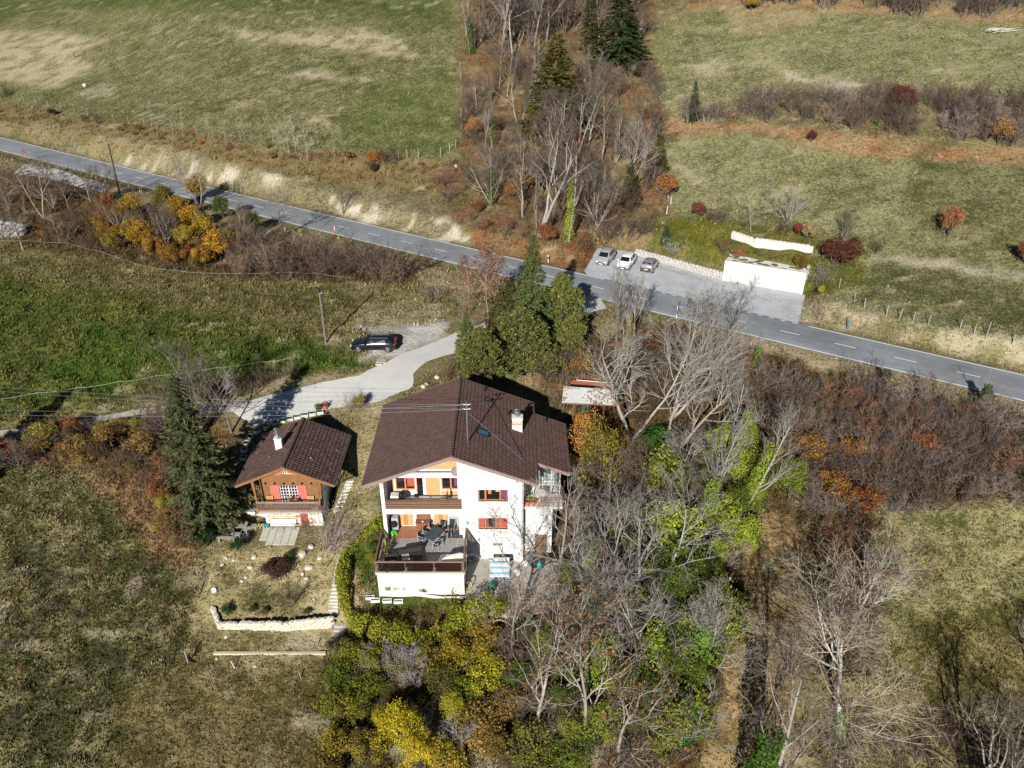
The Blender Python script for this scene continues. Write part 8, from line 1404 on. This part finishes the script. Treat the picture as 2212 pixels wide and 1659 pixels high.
# chalet balcony things
BZ = 3.085
p = at_y(*z2(880, 1010), 51.6); t = thing('balcony_table', 'small wooden table with dried plants on the chalet balcony', 'table', (p.x, 51.6, BZ)); box_obj(-.42, .42, -.28, .28, .68, .72, 'table_top', M_wood, t); [box_obj(a - .03, a + .03, b_ - .03, b_ + .03, 0, .68, 'leg', M_wood, t) for a in (-.36, .36) for b_ in (-.22, .22)]
for i, (x, c) in enumerate(((845, (.30, .2, .08)), (905, (.42, .10, .16)))):
    p = at_y(*z2(x, 1010), 51.6); t = thing('balcony_plant', ('pot of dried brown stems on the chalet balcony table', 'pot of pink flowers on the chalet balcony table')[i], 'plant pot', (p.x, 51.6, BZ + .722)); MB().lathe([(.07, 0), (.11, .18), (.09, .18)], 10).obj('pot', M_terra, t); b = MB(); [add_leaf(b, Vector((rng.gauss(0, .1), rng.gauss(0, .1), .3 + rng.gauss(0, .09))), rng, .09) for _ in range(50)]; b.obj('flowers', M_leaf, t).color = (*c, 1)
for i, x in enumerate((650, 1035)): p = at_y(*z2(x, 1010), 51.7); t = thing('wooden_armchair', ('pale wooden armchair at the left end of the chalet balcony', 'pale wooden armchair at the right end of the chalet balcony')[i], 'chair', (p.x, 51.75, BZ)); box_obj(-.26, .26, -.25, .2, .38, .43, 'seat', M_pine, t); [box_obj(-.26, .26, .2, .24, .5 + k * .16, .6 + k * .16, 'back_slat', M_pine, t) for k in range(3)]; [box_obj(a - .03, a + .03, b_ - .03, b_ + .03, 0, .38 if b_ < 0 else .95, 'leg', M_pine, t) for a in (-.24, .24) for b_ in (-.22, .22)]
for i, (x, y, m_, l) in enumerate(((578, 1030, mat('pink_cloth', (.55, .08, .25), .8, .1), 'pink cushion at the left corner of the chalet balcony'), (1080, 1045, M_cloth, 'white cushion at the right corner of the chalet balcony'))): p = at_y(*z2(x, y), 51.25); tag(MB().prism([(-.3, -.12), (.3, -.12), (.3, .12), (-.3, .12)], 0, .14, 0, None, [(-.24, -.08), (.24, -.08), (.24, .08), (-.24, .08)]).obj('cushion', m_, None), l, 'cushion').location = (p.x, 51.35, BZ)
# planter-block wall behind the chalet
pa, pb = gp(601, 909), gp(700, 886); M_blk = []
blk = thing('planter_block_wall', 'curved wall of mint-grey concrete planter blocks behind the chalet', 'wall', pa)
def planter_mesh():
    b = MB(); b.prism([(-.26, -.24), (.26, -.24), (.26, .24), (-.26, .24)], -.55, .0, 0, None, [(-.31, -.28), (.31, -.28), (.31, .28), (-.31, .28)]); b.box(-.31, .31, -.28, -.23, 0, .1); b.box(-.31, .31, .23, .28, 0, .1); b.box(-.31, -.26, -.23, .23, 0, .1); b.box(.26, .31, -.23, .23, 0, .1); return b.mesh('planter_block', M_mint)
pm = planter_mesh(); sm = MB().box(-.255, .255, -.225, .225, .004, .04).mesh('earth', M_soil); path = [gp(518, 1000), gp(522, 965), gp(538, 938), gp(565, 922), gp(601, 909), gp(650, 896), gp(700, 886)]; acc = []
for i in range(len(path) - 1):
    L = (path[i + 1] - path[i]).length
    for k in range(max(1, int(L / .68))): acc.append((path[i].lerp(path[i + 1], (k + .5) / max(1, int(L / .68))), math.atan2(path[i + 1].y - path[i].y, path[i + 1].x - path[i].x)))
for j in range(3):
    for p, a in acc:
        o = link('planter_block', pm, blk); n_ = Vector((math.sin(a), -math.cos(a), 0)); o.location = Vector((p.x, p.y, p.z + .12 - .5 * j)) + n_ * (.42 * j + .3) + Vector((math.cos(a), math.sin(a), 0)) * (.3 * (j % 2)) - pa; o.rotation_euler.z = a
        e = link('earth', sm, o)
p = gp(703, 884); t = thing('geranium_pot', 'terracotta pot of orange-red flowers at the end of the planter wall', 'plant pot', p); MB().lathe([(.18, 0), (.27, .42), (.3, .44), (.26, .44)], 14).obj('pot', M_terra, t); b = MB(); [add_leaf(b, Vector((rng.gauss(0, .17), rng.gauss(0, .17), .6 + rng.gauss(0, .12))), rng, .13) for _ in range(90)]; b.obj('flowers', M_leaf, t).color = (.45, .12, .05, 1)
tree(690, 890, 1.0, LB[1], 'green plant spilling from the last planter block', 'plant', 'planter_plant', cc=(.08, .15, .03), tc=BRN, sx=.8)
# garden steps, dry stone wall, beam, stakes
def zs(x, y): return ((520 + x * .24110) * I4, (1300 + y * .24110) * I4)
sp_ = [(1375, 410), (1365, 440), (1358, 475), (1352, 510), (1345, 550), (1338, 590), (1330, 625), (1325, 660), (1318, 700), (1312, 740), (1308, 780), (1305, 815), (1305, 850), (1305, 885), (1303, 920), (1305, 955)]
stp = thing('garden_steps', 'long flight of rough pale stone steps beside the hedge', 'steps', at(*zs(1305, 955))); o0 = Vector(stp.location)
for i, (x, y) in enumerate(sp_): p = at(*zs(x, y)); w = .36 if i > 9 else .28; o = MB().prism([(-w * rng.uniform(.85, 1.1), -.17), (w, -.19), (w * rng.uniform(.9, 1.1), .17), (-w, .15)], -.25, .05, 0, Matrix.Rotation(rng.uniform(-.08, .08), 4, 'Z')).obj('step_stone', M_stone, stp); o.location = p - o0
for i, (x, y) in enumerate(((870, 1190), (868, 1165), (862, 1140), (852, 1215), (842, 1240))): pass
st2 = thing('lower_steps', 'short flight of grey wooden-edged steps below the dry stone wall end', 'steps', at(*zs(1360, 1270))); o0 = Vector(st2.location)
for i, (x, y) in enumerate(((1368, 1085), (1362, 1130), (1355, 1175), (1350, 1220), (1345, 1268))): p = at(*zs(x, y)); o = MB().box(-.42, .42, -.2, .2, -.3, .06).obj('step_stone', M_conc, st2); o.location = p - o0
st3 = thing('upper_steps', 'pale stone steps climbing between the chalet and the large house', 'steps', at(*z2(1300, 1105))); o0 = Vector(st3.location)
for i, (x, y) in enumerate(((1300, 1105), (1318, 1065), (1335, 1025), (1352, 990), (1368, 955), (1382, 920), (1395, 890), (1405, 860), (1415, 835))): p = at(*z2(x, y)); o = MB().prism([(-.34, -.2), (.34, -.18), (.32, .18), (-.35, .17)], -.3, .05, 0, Matrix.Rotation(rng.uniform(-.1, .1), 4, 'Z')).obj('step_stone', M_stone, st3); o.location = p - o0
dw = [at(*zs(x, y)) for x, y in ((45, 905), (85, 1010), (130, 1115), (300, 1122), (520, 1130), (760, 1135), (1000, 1125), (1290, 1100))]
stone_wall('retaining_wall', 'white dry stone retaining wall with a bent left end below the chalet garden', dw, (.35, 1.0), 4, 2.4, ROCK, depth=.45)
b0, b1 = at(*zs(62, 1392)), at(*zs(1225, 1392)); d = b1 - b0; t = thing('long_beam', 'long pale wooden beam lying level across the lower lawn', 'beam', b0); M = Matrix.Rotation(math.atan2(d.y, d.x), 4, 'Z') @ Matrix.Rotation(-math.asin(d.z / d.length), 4, 'Y')
for k in range(3): L = d.length / 3; MB().box(L * k + .01, L * (k + 1) - .01, -.11, .11, .02, .2, 0, M).obj('plank', mat('pale_plank%d' % k, (.55, .48, .33), .85, .15, 3), t)
for k in (.02, .35, .65, .98): q = d * k; MB().box(q.x - .05, q.x + .05, q.y + .115, q.y + .2, q.z - .3, q.z + .16).obj('stake', M_greywood, t)
for i, (x, y, h, tx, m_, l) in enumerate(((288, 1535, .75, -.25, M_whitep, 'white leaning stake below the long beam'), (968, 1640, .6, -.1, M_greywood, 'thin stake at the lower right of the lawn'), (1225, 490, .8, .25, M_rust, 'rusty red leaning post beside the stone steps'), (1130, 1300, .5, .1, M_greywood, 'short grey stake beside the lower steps'))):
    p = at(*zs(x, y)); t = thing('garden_stake', l, 'stake', p); MB().tube([(0, 0, -.2), (tx, 0, h)], .04, 6).obj('shaft', m_, t)
p = at((0 + 848 * .5545) * I4, (1000 + 1185 * .5545) * I4); t = thing('crossed_stakes', 'two dark crossed stakes standing in the lower lawn', 'stake', p); MB().tube([(0, 0, -.2), (0, 0, 1.3)], .05, 6).obj('upright', M_greywood, t); MB().tube([(-.55, .1, .35), (.55, -.1, .05)], .045, 6).obj('crosspiece', M_dkwood, t)
p = at((902) * .5545 * I4, (1000 + 878 * .5545) * I4); t = thing('slope_post', 'thin dark post on the left slope beside the lawn', 'stake', p); MB().tube([(0, 0, -.2), (-.1, 0, 1.0)], .04, 6).obj('shaft', M_dkwood, t)
p = at(*zs(65, 742)); t = thing('white_basin', 'white half-round basin lying on the slope edge of the garden', 'basin', p + Vector((0, 0, .08))); MB().lathe([(.02, 0), (.17, .02), (.23, .14), (.2, .14), (.15, .05), (.02, .05)], 14, (0, 0, 0), 0, Matrix.Rotation(R_(35), 4, 'X')).obj('bowl', M_whitep, t)
for i, (x, y, s) in enumerate(((440, 495, .5), (395, 600, .4), (352, 638, .35), (480, 390, .5), (980, 560, .4), (1045, 500, .7), (985, 360, .8), (1070, 285, .6), (150, 465, .4), (190, 395, .35), (265, 420, .3), (1100, 825, .3), (1025, 610, .4), (190, 1215, .35), (90, 1440, .25), (490, 1520, .3), (668, 1155, .25), (1160, 400, .5))): o = link('garden_stone', ROCK[i % 3]); p = at(*zs(x, y)); o.location = p + Vector((0, 0, s * .1)); o.scale = (s, s * .8, s * .5); o.rotation_euler.z = i * 1.3; tag(o, '%s pale stone in the %s %s of the garden below the chalet' % ('larger' if s > .45 else 'small', 'upper' if y < 500 else 'lower', 'left' if x < 400 else 'middle' if x < 900 else 'right'), 'stone', 'loose stones in the chalet garden')
for u, v, s, l in ((183, 187, .9, 'white boulder in the upper left meadow'), (985, 362, .5, 'pale boulder by the corner of the meadow fence')): o = link('field_boulder', ROCK[1]); p = at(u, v); o.location = p + Vector((0, 0, .25)); o.scale = (s, s * .7, s * .9); o['label'] = l; o['category'] = 'boulder'
for i, (x, y, s) in enumerate(((1415, 1218, .5), (1448, 1200, .45), (1548, 1128, .5))): o = link('edge_stone', ROCK[i]); p = at((700 + x * .2532) * I4, (660 + y * .2532) * I4); o.location = p + Vector((0, 0, .1)); o.scale = (s, s, s * .7); tag(o, ('front pale stone at the roof edge by the driveway', 'rear pale stone at the roof edge by the driveway', 'pale stone under the reddish bush')[i], 'stone')
p = at(*((700 + 1000 * .2532) * I4, (660 + 968 * .2532) * I4)); t = thing('concrete_slab', 'broken concrete slab on the verge below the dark car', 'slab', p); MB().prism([(-.5, -.25), (.45, -.3), (.6, .2), (-.45, .3)], -.1, .12).obj('slab_piece', M_conc, t); MB().prism([(-.5, -.62), (.2, -.6), (.15, -.32), (-.45, -.3)], -.1, .09).obj('slab_piece', M_conc, t)
# brushwood heap top right, fallen trunks
p = at(2155, 70); t = thing('brushwood_pile', 'pile of bleached branches in the top right field', 'pile', p)
for i in range(26): a = rng.uniform(-.6, .6); c = Vector((rng.uniform(-2.2, 2.2), rng.uniform(-.9, .9), .1 + .5 * rng.random())); d = Vector((math.cos(a), math.sin(a), rng.uniform(-.15, .2))) * rng.uniform(.6, 1.6); MB().tube([c - d, c, c + d], [.05, .045, .02], 5).obj('branch', M_bark, t).color = (.55, .52, .46, 1)
for a, c, l in (((560, 522), (612, 498), 'pale fallen trunk lying below the road at the green bush'), ((545, 542), (600, 540), 'thin pale fallen trunk left of the brown thicket')): A, C_ = at(*a), at(*c); o = MB().tube([Vector((0, 0, .3)), (C_ - A) * .5 + Vector((0, 0, .8)), C_ - A + Vector((0, 0, .9))], [.12, .10, .05], 7).obj('fallen_trunk', M_bark); o.location = A; o.color = (.5, .47, .42, 1); tag(o, l, 'trunk')

# ------------------------------------------------------------------ grass and undergrowth: nobody could count it
def free(x, y):
    m = (np.abs(road_dist(x, y)) > ROADW + .45)
    for poly, _z, fo in PADS: m &= ~inpoly(x, y, poly)
    for pl, hw in STRIPS: m &= dist_poly(x, y, pl, False) > hw
    m &= ~((x > -11.0) & (x < 4) & (y > 44) & (y < 58.3)); m &= ~((x > -21.5) & (x < -16) & (y > 51) & (y < 58)); m &= ~inpoly(x, y, [(gA.x, gA.y - .3), (gB.x, gB.y - .3), (gB.x + 2, gB.y + 6), (gA.x + 2, gA.y + 6)])
    m &= ~inpoly(x, y, [tuple(p[:2]) for p in (DRV_UP + DRV_LO[::-1])]); return m
def sample(n, y0, y1, seed):
    g = np.random.default_rng(seed); y = y0 + (y1 - y0) * g.random(n); half = .77 * (y * .87 + 21); x = (g.random(n) * 2 - 1) * half; keep = g.random(n) < half / half.max(); x, y = x[keep], y[keep]; m = free(x, y); return x[m], y[m], g
def blades(x, y, g, nb, hgt, wid, A, B, spread, mixp):
    n = len(x); z = Hv(x, y); idx = np.repeat(np.arange(n), nb); m = len(idx); a = g.uniform(0, 6.283, m); r = spread[idx] * g.random(m) ** .6; bx, by = x[idx] + np.cos(a) * r, y[idx] + np.sin(a) * r; bz = z[idx] - .03; h = hgt[idx] * g.uniform(.55, 1.25, m); w = wid[idx] * g.uniform(.6, 1.3, m)
    ln = h * g.uniform(.2, .9, m); tx, ty = bx + np.cos(a) * ln, by + np.sin(a) * ln; sx_, sy_ = -np.sin(a) * w, np.cos(a) * w
    V = np.stack([np.c_[bx - sx_, by - sy_, bz], np.c_[bx + sx_, by + sy_, bz], np.c_[tx, ty, bz + h]], 1).reshape(-1, 3); f = (np.clip(mixp[idx] + g.normal(size=m) * .18, 0, 1))[:, None]; Cc = A[idx] * (1 - f) + B[idx] * f; Cc = Cc * (g.uniform(.85, 1.2, n)[idx])[:, None]
    return V, np.repeat(Cc, 3, 0)
M_grass = attrmat('grass_blade', 'tint', .3); allV = []; allC = []
for (n, y0, y1, seed, nb, k) in ((95000, 28, 62, 1, 6, 1.0), (60000, 62, 100, 2, 5, 1.25), (52000, 100, 215, 3, 4, 1.9)):
    x, y, g = sample(n, y0, y1, seed); A, B, P_ = zone_colours(x, y, Hv(x, y)); keep = g.random(len(x)) < np.clip(P_[:, 1], 0, 1.2) / 1.2; x, y, A, B, P_ = x[keep], y[keep], A[keep], B[keep], P_[keep]
    patch = hummock(x, y) * .7 + fbm(x / 2.6, y / 2.6, 41, 3) * .3; V, C_ = blades(x, y, g, nb, P_[:, 2] * k * (.6 + .8 * patch), np.full(len(x), .055 * k), A, B, np.full(len(x), .20 * k), np.clip((patch - .5) * 2.6 + P_[:, 0] + .08, 0, 1)); allV.append(V); allC.append(C_)
V = np.concatenate(allV); C_ = np.concatenate(allC); o = link('grass', npmesh('grass', V, np.arange(len(V)).reshape(-1, 3), M_grass, {'tint': C_})); o['kind'] = 'stuff'
# brush: dead stems, bramble and fallen leaves under the trees
WOODS = [(STRIPW + [], 1), ([(985, 20), (1400, 20), (1400, 130), (1000, 110)], 1), (HED, 1), ([(0, 372), (300, 442), (560, 522), (900, 590), (880, 615), (480, 606), (250, 572), (0, 524)], 1), ([(1100, 790), (1440, 720), (1700, 790), (1860, 840), (2240, 920), (2240, 1095), (1880, 1110), (1700, 1130), (1620, 1130), (1560, 1560), (1400, 1700), (1060, 1700), (1070, 1320), (1180, 1240), (1240, 930)], 1), ([(0, 960), (330, 925), (400, 960), (440, 1190), (340, 1120), (160, 1010), (0, 1020)], 1), ([(700, 1440), (780, 1350), (1060, 1310), (1080, 1700), (690, 1700)], 1), ([(1420, -20), (2240, 0), (2240, 46), (1700, 16)], 1)]
Vb = []; Cb = []; pal = .62 * np.array([(.20, .14, .09), (.26, .21, .16), (.15, .10, .07), (.30, .17, .07), (.22, .18, .08), (.13, .14, .035), (.17, .12, .10)])  # whole palette darkened, shade under the trees put into the colour
for (n, y0, y1, seed) in ((150000, 28, 72, 61), (70000, 60, 110, 62), (70000, 100, 215, 63)):
    x, y, g = sample(n, y0, y1, seed); u, v, d = project(x, y, Hv(x, y)); m = np.zeros(len(x), bool)
    for poly, _ in WOODS: m |= inpoly(u, v, poly)
    pn = fbm(x / 2.5, y / 2.5, 71, 2); m &= g.random(len(x)) < np.clip((pn - .3) * 3, .15, 1) ; x, y, pn = x[m], y[m], pn[m]; n_ = len(x); k = 1 if y0 < 60 else 1.5
    col = pal[np.clip((pn * 1.6 + g.normal(size=n_) * .22) * 7 - 2, 0, 6.9).astype(int)] * g.uniform(.7, 1.2, n_)[:, None]
    h = g.uniform(.25, 1.15, n_) * k; a = g.uniform(0, 6.283, n_); ln = h * g.uniform(.1, .8, n_); w = g.uniform(.008, .022, n_) * k; z = Hv(x, y) - .05; sx_, sy_ = -np.sin(a) * w, np.cos(a) * w
    Vb.append(np.stack([np.c_[x - sx_, y - sy_, z], np.c_[x + sx_, y + sy_, z], np.c_[x + np.cos(a) * ln, y + np.sin(a) * ln, z + h]], 1).reshape(-1, 3)); Cb.append(np.repeat(col, 3, 0))
    s_ = g.random(n_) < .55; xl, yl_, zl = x[s_] + g.normal(size=s_.sum()) * .3, y[s_] + g.normal(size=s_.sum()) * .3, 0; zl = Hv(xl, yl_) + g.random(len(xl)) ** 2 * .7 + .03; cc_ = np.c_[xl, yl_, zl]; nn_ = g.normal(size=cc_.shape) + np.array([0, 0, .8]); VV, FF = leaf_quads(cc_, nn_, .15 * k, g); VV = VV.reshape(-1, 4, 3)
    lc = pal[(g.random(len(xl)) * 7).astype(int)] * g.uniform(.8, 1.5, len(xl))[:, None]; tri = VV[:, [0, 1, 2, 0, 2, 3]].reshape(-1, 3); Vb.append(tri); Cb.append(np.repeat(lc, 6, 0))
V = np.concatenate(Vb); C_ = np.concatenate(Cb); o = link('undergrowth', npmesh('undergrowth', V, np.arange(len(V)).reshape(-1, 3), M_grass, {'tint': C_})); o['kind'] = 'stuff'

# fallen leaves blown along the parking wall, over the yard and the driveway edge
lv = MB()
def strew(a, c, w, n, z=None, dz=.05):
    for _ in range(n):
        p = a.lerp(c, rng.random()) + Vector((rng.gauss(0, w), rng.gauss(0, w), 0)); p.z = (road_z(p.x) + .04 if z == 'r' else z if z is not None else H(p.x, p.y) + dz); add_leaf(lv, p, rng, rng.uniform(.12, .3), 0, 4)
strew(at_z(1380, 566, 7.6), at_z(1555, 616, 7.6), .35, 260, 'r'); strew(at_z(1600, 640, 7.6), at_z(1725, 650, 7.6), .5, 120, 'r'); strew(at_z(1690, 660, 7.6), at_z(1720, 690, 7.6), .5, 90, 'r'); strew(at_z(1300, 600, 7.6), at_z(1420, 640, 7.6), 1.2, 120, 'r')
strew(Vector((-2, 44, 0)), Vector((4.5, 46, 0)), .9, 130, .115); strew(gp(850, 774), gp(661, 834), .3, 110); strew(gp(700, 884), gp(815, 866), .4, 90); strew(gp(1000, 735), gp(1150, 690), .9, 160)
o = lv.obj('fallen_leaves', M_deadleaf); o['kind'] = 'stuff'
